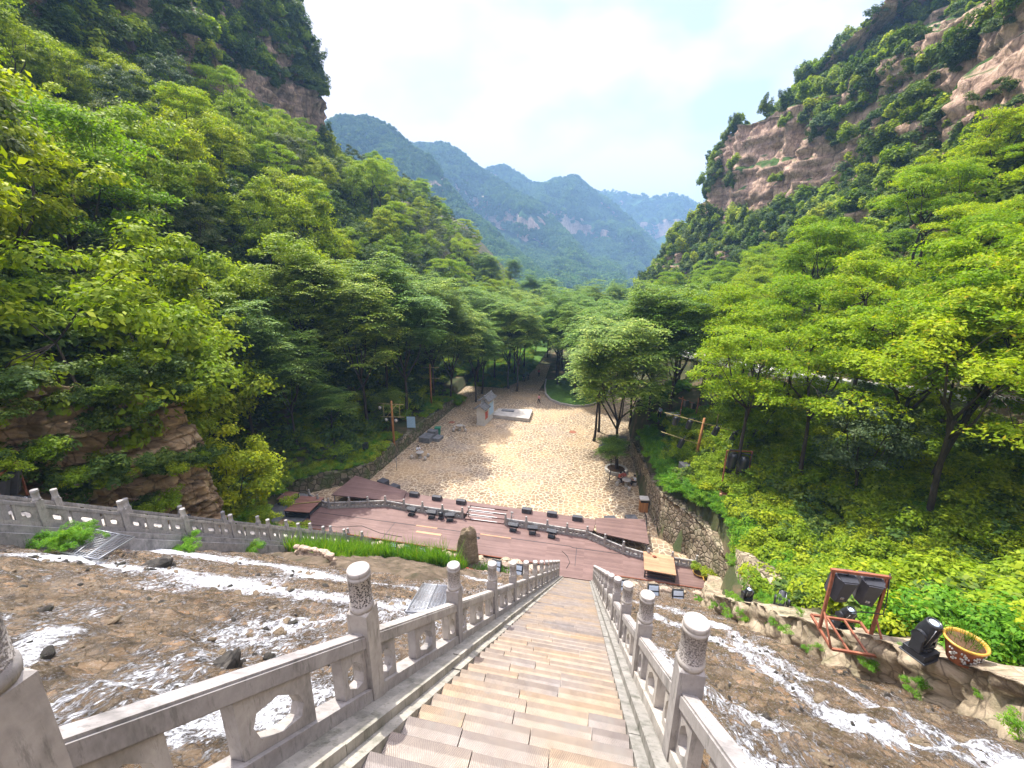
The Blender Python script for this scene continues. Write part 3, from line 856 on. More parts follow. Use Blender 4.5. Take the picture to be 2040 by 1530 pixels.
def ridge(name, yd, pts, depth, zbase, mat, seed, nsc, namp, cliff=None, nu=260, nv=120, back=0.6):
    """a mountain whose crest runs through pts: (x/y, z/y) directions at distance yd + dy"""
    pts = [(a * (yd + e), yd + e, b * (yd + e)) for a, b, e in pts]
    P = np.array(pts)
    s = np.concatenate([[0], np.cumsum(np.linalg.norm(np.diff(P[:, :2], axis=0), axis=1))])
    u = np.linspace(0, s[-1], nu)
    cx, cy_, cz = [np.interp(u, s, P[:, i]) for i in range(3)]
    cz = cz + namp * 0.16 * fbm(u * nsc * 3, 0 * u, seed, 4, seed)
    v = np.linspace(-back, 1, nv)
    # profile: height factor against horizontal run (towards the viewer for v>0)
    a = np.abs(v)
    hf = 1 - a
    run = a * depth
    if cliff:
        c0, c1, cr_ = cliff      # height factors between which the wall is steep
        kx = [0, 1 - c0, 1 - c1, 1]
        tot = (1 - c0) + (c1 and c1 * 1.0)
        rx = [0, depth * (1 - c0) / (1 - (c0 - c1) * (1 - cr_)), 0, depth]
        rx[2] = rx[1] + depth * (c0 - c1) * cr_
        run = np.interp(a, kx, rx)
    X = cx[:, None] + 0 * v[None]
    Y = cy_[:, None] - np.sign(v)[None] * run[None]
    Zt = cz[:, None] * hf[None] + zbase * (1 - hf[None])
    n = fbm(X * nsc, 0.6 * Y * nsc, 0, 5, seed, 0.5)
    g = 1 - 2 * np.abs(fbm(X * nsc * 1.6, Y * nsc * 0.45, 0, 3, seed + 5))
    env = sstep(0.0, 0.22, a)[None] * 1.0
    Y = Y - namp * (0.9 * n + 0.9 * g) * env
    Z = Zt + namp * 0.22 * fbm(X * nsc * 3, Y * nsc * 3, 0, 4, seed + 8) * env
    o = link(name, grid_mesh(name, X, Y, Z), None, mat)
    tag(o, kind='structure')
    return X, Y, Z

R1 = ridge('mountain', 760, [(-0.70, 0.30, 35), (-0.60, 0.322, 0), (-0.537, 0.321, 0), (-0.49, 0.30, 9), (-0.455, 0.268, 9), (-0.40, 0.232, 0), (-0.37, 0.18, -10), (-0.31, 0.112, -28), (-0.235, 0.045, -55), (-0.134, -0.033, -100), (-0.09, -0.05, -125)],
           270, -44, MAT['mount_far'], 41, 0.0068, 38, (0.68, 0.52, 0.06))
R2 = ridge('mountain', 1150, [(-0.60, 0.22, 100), (-0.425, 0.262, 0), (-0.37, 0.258, 0), (-0.315, 0.235, 0), (-0.263, 0.193, 0), (-0.21, 0.155, -34), (-0.15, 0.123, -68), (-0.09, 0.062, -100), (-0.03, 0.01, -135), (0.011, -0.012, -160), (0.03, -0.03, -175)],
           320, -44, MAT['mount_far'], 47, 0.0047, 58, (0.76, 0.54, 0.06))
R3 = ridge('mountain', 1480, [(-0.40, 0.17, 0), (-0.263, 0.196, 0), (-0.225, 0.207, 0), (-0.165, 0.178, 0), (-0.12, 0.174, 0), (-0.064, 0.176, 0), (-0.03, 0.155, 0), (0.03, 0.108, -30), (0.08, 0.06, -60), (0.14, 0.01, -90), (0.2, -0.03, -120)],
           390, -44, MAT['mount_far'], 53, 0.0043, 65, (0.60, 0.42, 0.06))
R4 = ridge('mountain', 2000, [(-0.12, 0.14, 0), (-0.03, 0.156, 0), (0.02, 0.150, 0), (0.072, 0.148, 0), (0.13, 0.147, 0), (0.163, 0.134, 0), (0.20, 0.10, 0), (0.26, 0.09, 0), (0.5, 0.12, 0)],
           420, -44, MAT['mount_far'], 59, 0.0038, 72, (0.64, 0.46, 0.06), nu=160, nv=90)

# haze: even pale air round everything
hz = MB(); hz.box((0, 1250, 178), (4800, 3000, 464))
NTt = NT('haze_air')
pv = NTt.new('ShaderNodeVolumePrincipled')
pv.inputs['Color'].default_value = (0.36, 0.63, 1.0, 1)
pv.inputs['Density'].default_value = 0.00040
pv.inputs['Anisotropy'].default_value = 0.0
NTt.lk(pv.outputs[0], NTt.out.inputs['Volume'])
tag(hz.build('haze', NTt.m), kind='stuff')
# ------------------------------------------------------------------ plants
RNG = np.random.default_rng(7)

def leaves_mesh(name, C, Nn, size, rng, aspect=0.45, updir=None, droop=0.0):
    """C centres (n,3), Nn preferred leaf normals, one rhombus per leaf"""
    n = len(C)
    N = Nn + rng.normal(0, 0.45, (n, 3))
    N /= np.linalg.norm(N, axis=1, keepdims=True) + 1e-9
    A = rng.normal(0, 1, (n, 3)) if updir is None else updir + rng.normal(0, 0.35, (n, 3))
    A -= N * np.sum(A * N, 1, keepdims=True)
    A /= np.linalg.norm(A, axis=1, keepdims=True) + 1e-9
    B = np.cross(N, A)
    s = (size * rng.uniform(0.65, 1.35, n))[:, None]
    p0 = C - A * s * 0.5
    p2 = C + A * s * 0.5 - np.array([0, 0, 1.0]) * s * droop
    p1 = C + B * s * aspect * 0.5 + A * s * 0.08
    p3 = C - B * s * aspect * 0.5 + A * s * 0.08
    V = np.stack([p0, p1, p2, p3], 1).reshape(-1, 3)
    F = np.arange(4 * n).reshape(n, 4)
    return V, F

def skeleton(mb, rng, H_, lean, fork, spread, nl, r0, pads, twig=True):
    """trunk with limbs that run out to the pads"""
    base = np.array([0, 0, -0.4])
    top = np.array([lean[0], lean[1], H_ * fork])
    n = 6
    pts = []
    for i in range(n + 1):
        t = i / n
        p = base * (1 - t) + top * t + np.array([math.sin(t * 5 + lean[0]) * 0.12, math.cos(t * 4) * 0.12, 0]) * (t * (1 - t) * 3)
        pts.append(p)
    mb.tube(pts, [r0 * (1.35 if i == 0 else 1 - 0.45 * i / n) for i in range(n + 1)], 7)
    hubs = []
    for k in range(nl):
        a = 2 * math.pi * (k + rng.uniform(-0.3, 0.3)) / nl
        rr = spread * rng.uniform(0.30, 0.55)
        st = pts[-1] if k % 2 == 0 else pts[-2]
        end = top + np.array([math.cos(a) * rr, math.sin(a) * rr, (H_ - H_ * fork) * rng.uniform(0.30, 0.62)])
        mid = (st + end) / 2 + np.array([math.cos(a) * rr * 0.18, math.sin(a) * rr * 0.18, -0.2])
        mb.tube([st, mid, end], [r0 * 0.52, r0 * 0.36, r0 * 0.22], 5)
        hubs.append((end, r0 * 0.22))
    for c in pads:
        ds = [np.linalg.norm(c - h[0]) for h in hubs]
        h = hubs[int(np.argmin(ds))]
        mid = (h[0] + c) / 2 + rng.normal(0, 0.12, 3) + np.array([0, 0, 0.15])
        mb.tube([h[0], mid, c + np.array([0, 0, -0.08])], [h[1] * 0.8, h[1] * 0.45, 0.015], 4)

def make_tree(kind, seed, H_=9.0, R_=3.4, r0=0.16, fork=0.45, dens=1.0, mat=None, leafn=9000, leaf=0.2, bark='bark'):
    rng = np.random.default_rng(seed)
    mb = MB()
    lean = rng.uniform(-0.5, 0.5, 2)
    zc = H_ * (1 + fork) / 2
    hz_ = H_ * (1 - fork) / 2 * 1.08
    if kind == 'locust':
        npad = int(30 * dens)
        pads = []; rad = []
        for i in range(npad):
            t = rng.uniform(0, 1)
            z = H_ * (fork + 0.06 + (0.94 - fork) * t ** 0.8)
            rmax = R_ * math.sqrt(max(0.08, 1 - ((z - zc * 0.93) / (hz_ * 1.25)) ** 2))
            a = rng.uniform(0, 2 * math.pi); r = rmax * math.sqrt(rng.uniform(0.05, 1))
            pads.append(np.array([lean[0] + r * math.cos(a), lean[1] + r * math.sin(a), z])); rad.append(rng.uniform(0.65, 1.25) * R_ / 3.4)
        C = []; Nn = []
        per = leafn // npad
        for p, rd in zip(pads, rad):
            a = rng.uniform(0, 2 * math.pi, per); r = rd * np.sqrt(rng.uniform(0, 1, per)) * (1 + 0.25 * np.sin(a * 3 + rng.uniform(0, 6)))
            zz = rng.normal(0, 0.11, per) - 0.22 * (r / rd) ** 2 * rd + 0.10 * np.sin(a * 5) * r / rd
            C.append(np.stack([p[0] + r * np.cos(a), p[1] + r * np.sin(a), p[2] + zz], 1))
            Nn.append(np.tile([0, 0, 1.0], (per, 1)) + 0.35 * np.stack([np.cos(a), np.sin(a), 0 * a], 1))
        C = np.concatenate(C); Nn = np.concatenate(Nn)
        V, F = leaves_mesh('c', C, Nn, leaf, rng, 0.5)
        skeleton(mb, rng, H_, lean, fork, R_, 5, r0, pads)
    elif kind == 'broad':
        npad = int(120 * dens)
        pads = []
        for i in range(npad):
            v = rng.normal(0, 1, 3); v /= np.linalg.norm(v)
            if v[2] < -0.55: v[2] *= -0.6
            rr = rng.uniform(0.25, 1.0) ** 0.5 * (1 + 0.30 * math.sin(v[0] * 4 + seed) * math.cos(v[1] * 5))
            pads.append(np.array([lean[0] + v[0] * R_ * rr, lean[1] + v[1] * R_ * rr, zc + v[2] * hz_ * rr]))
        Vs = []; Fs = []; b = 0
        for p in pads:
            nf = rng.integers(7, 11)
            a0 = rng.uniform(0, 6.28)
            for k in range(nf):
                a = a0 + 2 * math.pi * k / nf + rng.uniform(-0.2, 0.2)
                L = leaf * 4.2 * rng.uniform(0.75, 1.2); e = rng.uniform(0.2, 0.85)
                d = np.array([math.cos(a), math.sin(a), 0]); s = np.array([-math.sin(a), math.cos(a), 0])
                # frond: rachis bends down; paired leaflets as small blades
                q = []
                for t in (0.12, 0.34, 0.56, 0.78, 1.0):
                    q.append(p + d * L * t + np.array([0, 0, L * (e * t - 0.75 * t * t)]))
                wdt = L * 0.30
                for j, c in enumerate(q):
                    w = wdt * (0.65, 1.0, 1.0, 0.8, 0.45)[j]
                    dz = np.array([0, 0, -0.25 * w])
                    tip = d * w * 0.55
                    h = L * 0.105
                    for sg in (-1, 1):
                        Vs += [c - d * h, c + s * sg * w * 0.55 + tip * 0.3 - d * h * .6, c + s * sg * w + tip + dz, c + d * h + s * sg * w * 0.4]
                        Fs.append((b, b + 1, b + 2, b + 3) if sg < 0 else (b + 3, b + 2, b + 1, b)); b += 4
        V = np.array(Vs); F = np.array(Fs)
        skeleton(mb, rng, H_, lean, fork, R_, 6, r0, pads[::3])
    else:   # clumped round crowns
        npad = int(60 * dens)
        pads = []; rad = []
        for i in range(npad):
            v = rng.normal(0, 1, 3); v /= np.linalg.norm(v)
            rr = rng.uniform(0.25, 1.0) ** 0.45 * (1 + 0.2 * math.sin(v[0] * 5 + seed) * math.cos(v[1] * 4 + seed))
            pads.append(np.array([lean[0] + v[0] * R_ * rr, lean[1] + v[1] * R_ * rr, zc + v[2] * hz_ * rr])); rad.append(rng.uniform(0.35, 1.0) * R_ / 3.2)
        per = leafn // npad
        C = []; Nn = []
        for p, rd in zip(pads, rad):
            v = rng.normal(0, 1, (per, 3)); v /= np.linalg.norm(v, axis=1, keepdims=True)
            v[:, 2] = np.abs(v[:, 2]) * 0.9 - 0.25
            r = rd * rng.uniform(0.6, 1.05, (per, 1))
            C.append(p + v * r * np.array([1, 1, 0.9]) * (1 + 0.3 * rng.normal(0, 1, (per, 1)))); Nn.append(v + np.array([0, 0, 0.8]))
        V, F = leaves_mesh('c', np.concatenate(C), np.concatenate(Nn), leaf, rng, 0.6, None, 0.15)
        if H_ > 2.5:
            skeleton(mb, rng, H_, lean, fork, R_, 5, r0, pads[::4])
        else:
            for p in pads[::5]:
                mb.tube([np.array([lean[0] * .3, lean[1] * .3, -0.2]), p * 0.5, p], [0.03, 0.02, 0.01], 4)
    cm = np_mesh('crown_' + kind, V, F)
    cm.materials.append(mat)
    tm = mb.mesh('trunk_' + kind)
    tm.materials.append(MAT[bark])
    return tm, cm

TREES = {}
def kindset(key, variants):
    TREES[key] = variants
kindset('locust', [make_tree('locust', 100 + i, 12.0, 4.2, 0.17, 0.50, 1.35, MAT['leaf_locust'], 18000, 0.20) for i in range(4)])
kindset('broad', [make_tree('broad', 200 + i, 17.5, 4.8, 0.22, 0.36, 1.75, MAT['leaf_broad'], leaf=0.34) for i in range(3)])
kindset('bright', [make_tree('clump', 300 + i, 9.0, 3.4, 0.15, 0.28, 1.1, MAT['leaf_bright'], 16000, 0.22) for i in range(4)])
kindset('dark', [make_tree('clump', 400 + i, 9.0, 3.2, 0.15, 0.22, 1.0, MAT['leaf_dark'], 12000, 0.24) for i in range(3)])
kindset('grey', [make_tree('clump', 500 + i, 9.5, 3.2, 0.15, 0.3, 1.0, MAT['leaf_grey'], 12000, 0.2) for i in range(2)])
kindset('young', [make_tree('broad', 230 + i, 9.0, 2.4, 0.10, 0.5, 0.6, MAT['leaf_broad'], leaf=0.24) for i in range(2)])

NTREE = {}
def tree(name, key, x, y, label, group, s=1.0, sz=None, z=None, var=None, cat='tree', rz=None, tilt=0.0, tdir=0.0):
    v = TREES[key]
    i = RNG.integers(0, len(v)) if var is None else var % len(v)
    tm, cm = v[i]
    zz = float(H(x, y)) if z is None else z
    r = empty(name, (x, y, zz), RNG.uniform(0, 6.28) if rz is None else rz, label, cat, group)
    if tilt:
        r.rotation_euler = (tilt * math.cos(tdir), tilt * math.sin(tdir), r.rotation_euler[2])
    r.scale = (s, s, sz if sz else s)
    link('trunk', tm, r); link('crown', cm, r)
    return r

# scattered undergrowth and far forest: one object each, countless plants
def scatter(name, P, scales, srcs, label=None, cat=None, tilt=0.15, seed=1):
    """P (n,3). plants grown on the points of one object"""
    rng = np.random.default_rng(seed)
    n = len(P)
    me = bpy.data.meshes.new(name)
    me.vertices.add(n)
    me.vertices.foreach_set('co', np.asarray(P, np.float32).ravel())
    a = me.attributes.new('sc', 'FLOAT_VECTOR', 'POINT')
    sc = np.asarray(scales, float)
    if sc.ndim == 1: sc = np.stack([sc, sc, sc * rng.uniform(0.8, 1.2, n)], 1)
    a.data.foreach_set('vector', sc.astype(np.float32).ravel())
    a = me.attributes.new('rt', 'FLOAT_VECTOR', 'POINT')
    a.data.foreach_set('vector', np.stack([rng.normal(0, tilt, n), rng.normal(0, tilt, n), rng.uniform(0, 6.28, n)], 1).astype(np.float32).ravel())
    a = me.attributes.new('ix', 'INT', 'POINT')
    a.data.foreach_set('value', rng.integers(0, len(srcs), n).astype(np.int32))
    me.update()
    o = link(name, me)
    tag(o, label, cat, None, 'stuff')
    ng = bpy.data.node_groups.new(name, 'GeometryNodeTree')
    ng.interface.new_socket('Geometry', in_out='INPUT', socket_type='NodeSocketGeometry')
    ng.interface.new_socket('Geometry', in_out='OUTPUT', socket_type='NodeSocketGeometry')
    N, L = ng.nodes, ng.links
    gi, gout = N.new('NodeGroupInput'), N.new('NodeGroupOutput')
    m2p = N.new('GeometryNodeMeshToPoints')
    iop = N.new('GeometryNodeInstanceOnPoints')
    g2i = N.new('GeometryNodeGeometryToInstance')
    for k, s in enumerate(srcs):
        src = bpy.data.objects.get('source_' + s.name) or bpy.data.objects.new('source_' + s.name, s)
        oi = N.new('GeometryNodeObjectInfo')
        oi.inputs['Object'].default_value = src
        oi.inputs['As Instance'].default_value = True
        L.new(oi.outputs['Geometry'], g2i.inputs[0])
    def attr(nm, ty):
        x = N.new('GeometryNodeInputNamedAttribute'); x.data_type = ty; x.inputs[0].default_value = nm
        return x.outputs['Attribute']
    L.new(gi.outputs[0], m2p.inputs['Mesh'])
    L.new(m2p.outputs[0], iop.inputs['Points'])
    L.new(g2i.outputs[0], iop.inputs['Instance'])
    iop.inputs['Pick Instance'].default_value = True
    L.new(attr('ix', 'INT'), iop.inputs['Instance Index'])
    e2r = N.new('FunctionNodeEulerToRotation')
    L.new(attr('rt', 'FLOAT_VECTOR'), e2r.inputs[0])
    L.new(e2r.outputs[0], iop.inputs['Rotation'])
    L.new(attr('sc', 'FLOAT_VECTOR'), iop.inputs['Scale'])
    L.new(iop.outputs[0], gout.inputs[0])
    md = o.modifiers.new('plants', 'NODES'); md.node_group = ng
    return o

def patch_mesh(name, seed, n, r, h, leaf, mat, aspect=0.6):
    rng = np.random.default_rng(seed)
    k = 9
    C = []; Nn = []
    for i in range(k):
        a = rng.uniform(0, 6.28); rr = r * math.sqrt(rng.uniform(0, 0.8))
        c = np.array([rr * math.cos(a), rr * math.sin(a), h * rng.uniform(0.25, 0.75)])
        v = rng.normal(0, 1, (n // k, 3)); v /= np.linalg.norm(v, axis=1, keepdims=True)
        v[:, 2] = np.abs(v[:, 2])
        C.append(c + v * np.array([r * 0.42, r * 0.42, h * 0.42]) * rng.uniform(0.5, 1.05, (n // k, 1))); Nn.append(v + np.array([0, 0, 1.0]))
    V, F = leaves_mesh('p', np.concatenate(C), np.concatenate(Nn), leaf, rng, aspect, None, 0.1)
    me = np_mesh(name, V, F); me.materials.append(mat)
    return me

COVER = [patch_mesh('cover_%d' % i, 600 + i, 1100, 0.60, 0.55, 0.075, MAT['leaf_cover'], 0.5) for i in range(4)]
COVERD = [patch_mesh('coverd_%d' % i, 620 + i, 420, 0.6, 0.6, 0.13, MAT['leaf_dark']) for i in range(3)]
COVERM = [patch_mesh('coverm_%d' % i, 640 + i, 1000, 0.6, 0.6, 0.085, MAT['leaf_bright']) for i in range(3)]
FAR = [patch_mesh('far_%d' % i, 660 + i, 900, 2.2, 3.6, 0.55, MAT['leaf_far'], 0.7) for i in range(4)]
FARM = [patch_mesh('farm_%d' % i, 680 + i, 1500, 2.2, 3.6, 0.42, MAT['leaf_bright'], 0.7) for i in range(2)]
FARD = [patch_mesh('fard_%d' % i, 690 + i, 1500, (2.4, 1.6, 2.8)[i], (3.0, 4.6, 2.2)[i], 0.40, MAT['leaf_dark'], 0.6) for i in range(3)]

def on_surface(XYZ, n, seed, nzmin=0.45, keep=None, jitter=1.0, nz_amp=0.25):
    X, Y, Z = XYZ
    rng = np.random.default_rng(seed)
    P = np.stack([X, Y, Z], -1)
    a = P[1:, :-1] - P[:-1, :-1]; b = P[:-1, 1:] - P[:-1, :-1]
    N = np.cross(a, b); ar = np.linalg.norm(N, axis=-1)
    nz = np.abs(N[..., 2]) / (ar + 1e-9)
    nzn = nz + nz_amp * fbm(X[:-1, :-1] * 0.05, Y[:-1, :-1] * 0.05, Z[:-1, :-1] * 0.05, 4, seed)
    w = ar * (nzn > nzmin)
    if keep is not None: w = w * keep(P[:-1, :-1])
    w = w.ravel() / w.sum()
    idx = rng.choice(len(w), n, p=w)
    i, j = np.unravel_index(idx, ar.shape)
    u, v = rng.uniform(0, 1, (2, n, 1))
    return P[i, j] + a[i, j] * u + b[i, j] * v
# far forest on the mountains
def inview(P, m=0.06, ymax=None):
    w = P @ np.array(_f); a = (P @ np.array(_R)) / w; b = (P @ np.array(_U)) / w
    return (w > 1) & (np.abs(a) < 1.2 + m) & (np.abs(b) < 0.9 + m)
def grow(name, surf, n, s0, s1, srcs, seed, nzmin, label, cat='forest', sink=0.0, keep=None, nz_amp=0.25):
    P = on_surface(surf, n, seed, nzmin, keep, nz_amp=nz_amp)
    P = P[inview(P)]
    rng = np.random.default_rng(seed)
    P[:, 2] -= sink
    scatter(name, P, s0 * 0.7 + (s1 * 1.15 - s0 * 0.7) * rng.uniform(0, 1, len(P)) ** 1.7, srcs, label, cat, 0.32, seed)
ROCKW = [[(1440, 262), (1500, 240), (1560, 222), (1600, 232), (1640, 290), (1700, 300), (1705, 350), (1650, 385), (1560, 412), (1450, 445), (1370, 445), (1400, 410), (1500, 350), (1470, 320), (1435, 330)],
         [(1800, 60), (1880, 30), (1990, -20), (2010, 10), (1900, 90), (1850, 125), (1800, 130)], [(1845, 215), (1850, 165), (1930, 130), (2040, 70), (2080, 150), (1950, 180), (1880, 200)],
         [(1920, 240), (2000, 225), (2060, 215), (2060, 290), (1960, 270)], [(1750, 330), (1830, 300), (1850, 310), (1760, 350)],
         [(415, 150), (480, 140), (560, 170), (672, 200), (682, 280), (668, 325), (640, 290), (600, 300), (550, 285), (500, 240), (430, 215)], [(200, 60), (260, 20), (300, 60), (330, 160), (270, 150)],
         [(715, 348), (770, 340), (850, 332), (885, 358), (880, 376), (800, 368), (720, 370)], [(958, 428), (1010, 432), (1032, 408), (1092, 412), (1098, 442), (1060, 452), (975, 452)], [(1118, 428), (1198, 430), (1198, 464), (1128, 464)],
         [(985, 458), (1085, 468), (1075, 482), (1000, 478)], [(1295, 440), (1352, 438), (1348, 472), (1300, 468)]]
def bare(P, wins=None):
    """the open rock walls of the two cliffs, seen from the stair head"""
    w = P @ np.array(_f); a = 1020 + 850 * (P @ np.array(_R)) / w; b = 765 - 850 * (P @ np.array(_U)) / w
    a = a + 20 * vnoise(a / 22, b / 22, 0, 5); b = b + 14 * vnoise(a / 22, b / 22, 4, 6) - 8
    r = np.zeros(a.shape, bool)
    for poly in (wins or ROCKW[:7]):
        c = np.zeros(a.shape, bool)
        for i in range(len(poly)):
            (x0, y0), (x1, y1) = poly[i - 1], poly[i]
            if y0 == y1: continue
            c ^= ((y0 > b) != (y1 > b)) & (a < (x1 - x0) * (b - y0) / (y1 - y0) + x0)
        r |= c
    return r
wooded = lambda P: np.where(bare(P), 0.012, 1.0)
wooded_far = lambda P: np.where(bare(P, ROCKW[7:]), 0.012, 1.0)
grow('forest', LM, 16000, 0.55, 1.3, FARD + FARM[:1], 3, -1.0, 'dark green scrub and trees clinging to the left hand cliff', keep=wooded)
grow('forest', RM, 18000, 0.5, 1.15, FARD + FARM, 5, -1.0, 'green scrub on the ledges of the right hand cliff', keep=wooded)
grow('forest', SP, 3500, 0.9, 1.6, FARD + FARM, 7, 0.2, 'woods on the spur below the right hand cliff', keep=wooded)
grow('forest', R1, 13000, 1.9, 3.4, FAR, 9, -1.0, 'blue green forest on the nearest far ridge', keep=wooded_far)
grow('forest', R2, 11000, 2.6, 4.4, FAR, 10, -1.0, 'blue green forest on the second far ridge', keep=wooded_far)
grow('forest', R3, 9000, 3.2, 5.2, FAR, 11, -1.0, 'blue green forest on the third far ridge', keep=wooded_far)
grow('forest', R4, 5000, 4.2, 6.6, FAR, 12, -1.0, 'hazy forest on the farthest ridge', keep=wooded_far)
# ------------------------------------------------------------------ central staircase
Z0S = -1.68
def slope(y): return Z0S - SL * y
def staircase(name, xa, xb, z0, y0, y1, label, mat='steps', run=0.2632, seed=3, side=True):
    rnd = random.Random(seed)
    root = empty(name, (0, 0, 0), 0, label, 'staircase')
    rise = run * SL
    m = MB()
    y = y0
    while y < y1 - 0.01:
        zt = z0 - SL * y - rnd.uniform(0, 0.006)
        x = xa
        cuts = []
        p = xa + rnd.uniform(0.25, 0.9)
        while p < xb - 0.25:
            cuts.append(p); p += rnd.uniform(0.5, 1.05)
        ends = [xa] + cuts + [xb]
        for i in range(len(ends) - 1):
            a, b = ends[i] + 0.004, ends[i + 1] - 0.004
            j = rnd.uniform(-0.006, 0.006)
            yy = y + run + rnd.uniform(-0.008, 0.010)     # nosing edge of this tread
            zz = zt + j
            # worn nosing: small bevel
            prof = [(y - 0.06, zz - rise - 0.12), (y - 0.06, zz), (yy - 0.012, zz + 0.002), (yy, zz - 0.012), (yy, zz - rise - 0.12)]
            vs = [(a, q[0], q[1]) for q in prof] + [(b, q[0], q[1]) for q in prof]
            n = len(prof)
            fs = [tuple(range(n)), tuple(range(2 * n - 1, n - 1, -1))] + [(i2, n + i2, n + (i2 + 1) % n, (i2 + 1) % n) for i2 in range(n)]
            m.add(vs, fs)
        y += run
    m.build('step_slabs', MAT[mat], root)
    return root
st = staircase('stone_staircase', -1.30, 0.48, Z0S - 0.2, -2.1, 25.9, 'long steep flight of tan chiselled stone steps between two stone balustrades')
def sheared(m, x0, x1, y0, y1, t0, t1, z0=Z0S):
    f = lambda y: z0 - SL * y
    m.hexa([(x0, y0, f(y0) + t0), (x1, y0, f(y0) + t0), (x1, y1, f(y1) + t0), (x0, y1, f(y1) + t0)],
           [(x0, y0, f(y0) + t1), (x1, y0, f(y0) + t1), (x1, y1, f(y1) + t1), (x0, y1, f(y1) + t1)])
for sx in (-1, 1):
    m = MB(); m2 = MB()
    y = -2.2; rnd = random.Random(5 + sx)
    xi = -1.30 if sx < 0 else 0.48
    while y < 25.9:
        L = min(rnd.uniform(1.0, 1.5), 26.0 - y)
        j = rnd.uniform(-0.012, 0.012)
        a, b = (xi - 0.10, xi - 0.003) if sx < 0 else (xi + 0.003, xi + 0.10)
        sheared(m, a, b, y + 0.004, y + L - 0.004, -0.55, -0.02 + j)
        j = rnd.uniform(-0.008, 0.008)
        a, b = (xi - 0.20, xi - 0.103) if sx < 0 else (xi + 0.103, xi + 0.20)
        sheared(m, a, b, y + 0.3, y + L + 0.292, -0.55, 0.075 + j)
        y += L
    m.build('stair_kerb', MAT['kerb'], st)
    a, b = (xi - 0.56, xi - 0.203) if sx < 0 else (xi + 0.203, xi + 0.46)
    sheared(m2, a, b, -2.2, 26.2, -1.6, 0.045)
    m2.build('side_wall', MAT['kerb'], st)

# ------------------------------------------------------------------ balustrades
def cap_profile(r, h):
    return [(r * 1.02, 0), (r * 1.06, 0.02), (r * 1.06, 0.045), (r * 0.96, 0.055), (r * 0.96, h - 0.075), (r * 1.03, h - 0.068), (r * 1.03, h - 0.045), (r * 0.93, h - 0.038), (r * 0.98, h - 0.034), (r * 0.99, h - 0.028), (r * 0.985, h - 0.010), (r * 0.95, h - 0.002), (r * 0.91, h), (r * 0.88, h + 0.001), (r * 0.4, h + 0.002), (0.01, h + 0.002)]
POSTC = {}
def post_meshes(w, hs, r, hc, capmat, mat):
    k = (w, hs, r, hc, capmat, mat)
    if k not in POSTC:
        m = MB(); b = 0.012
        m.box((0, 0, hs / 2 - 0.15), (w, w, hs + 0.3))
        m.add([(-w / 2, -w / 2, hs), (w / 2, -w / 2, hs), (w / 2, w / 2, hs), (-w / 2, w / 2, hs), (-w / 2 + .02, -w / 2 + .02, hs + .018), (w / 2 - .02, -w / 2 + .02, hs + .018), (w / 2 - .02, w / 2 - .02, hs + .018), (-w / 2 + .02, w / 2 - .02, hs + .018)],
              [(4, 5, 6, 7), (0, 1, 5, 4), (1, 2, 6, 5), (2, 3, 7, 6), (3, 0, 4, 7)])
        pm = m.mesh('post'); pm.materials.append(MAT[mat])
        c = MB(); c.lathe([(a, z + hs + 0.012) for a, z in cap_profile(r, hc)], 28)
        cm = c.mesh('post_cap'); cm.materials.append(MAT[capmat]); cm.materials.append(MAT[mat])
        # band of carving in the middle, plain mouldings above and below
        for p in cm.polygons:
            z = p.center.z - hs
            p.material_index = 0 if 0.065 < z < hc - 0.06 else 1
        POSTC[k] = (pm, cm)
    return POSTC[k]

def holed(m, y0, y1, t0, t1, th, s, hole, z=lambda y: 0.0):
    """slab in the y/z plane, sheared to the slope s, with an eight sided opening given in fractions"""
    P = lambda y, t, x: (x, y, s * y + t)
    out = [(0, 0), (0.5, 0), (1, 0), (1, 0.5), (1, 1), (0.5, 1), (0, 1), (0, 0.5)]
    vs = []
    for x in (-th / 2, th / 2):
        for a, b in out: vs.append(P(y0 + (y1 - y0) * a, t0 + (t1 - t0) * b, x))
        for a, b in hole: vs.append(P(y0 + (y1 - y0) * a, t0 + (t1 - t0) * b, x))
    fs = []
    n = 8
    for i in range(n):
        j = (i + 1) % n
        fs.append((i, n + i, n + j, j)); fs.append((16 + i, 16 + j, 16 + n + j, 16 + n + i))
        fs.append((i, j, 16 + j, 16 + i)); fs.append((n + i, 16 + n + i, 16 + n + j, n + j))
    m.add(vs, fs)
OCT = [(0.22, 0.22), (0.5, 0.14), (0.78, 0.22), (0.84, 0.45), (0.78, 0.66), (0.5, 0.80), (0.22, 0.66), (0.16, 0.45)]
OCTS = [(0.30, 0.28), (0.5, 0.24), (0.70, 0.28), (0.74, 0.45), (0.70, 0.62), (0.5, 0.68), (0.30, 0.62), (0.26, 0.45)]
BAYC = {}
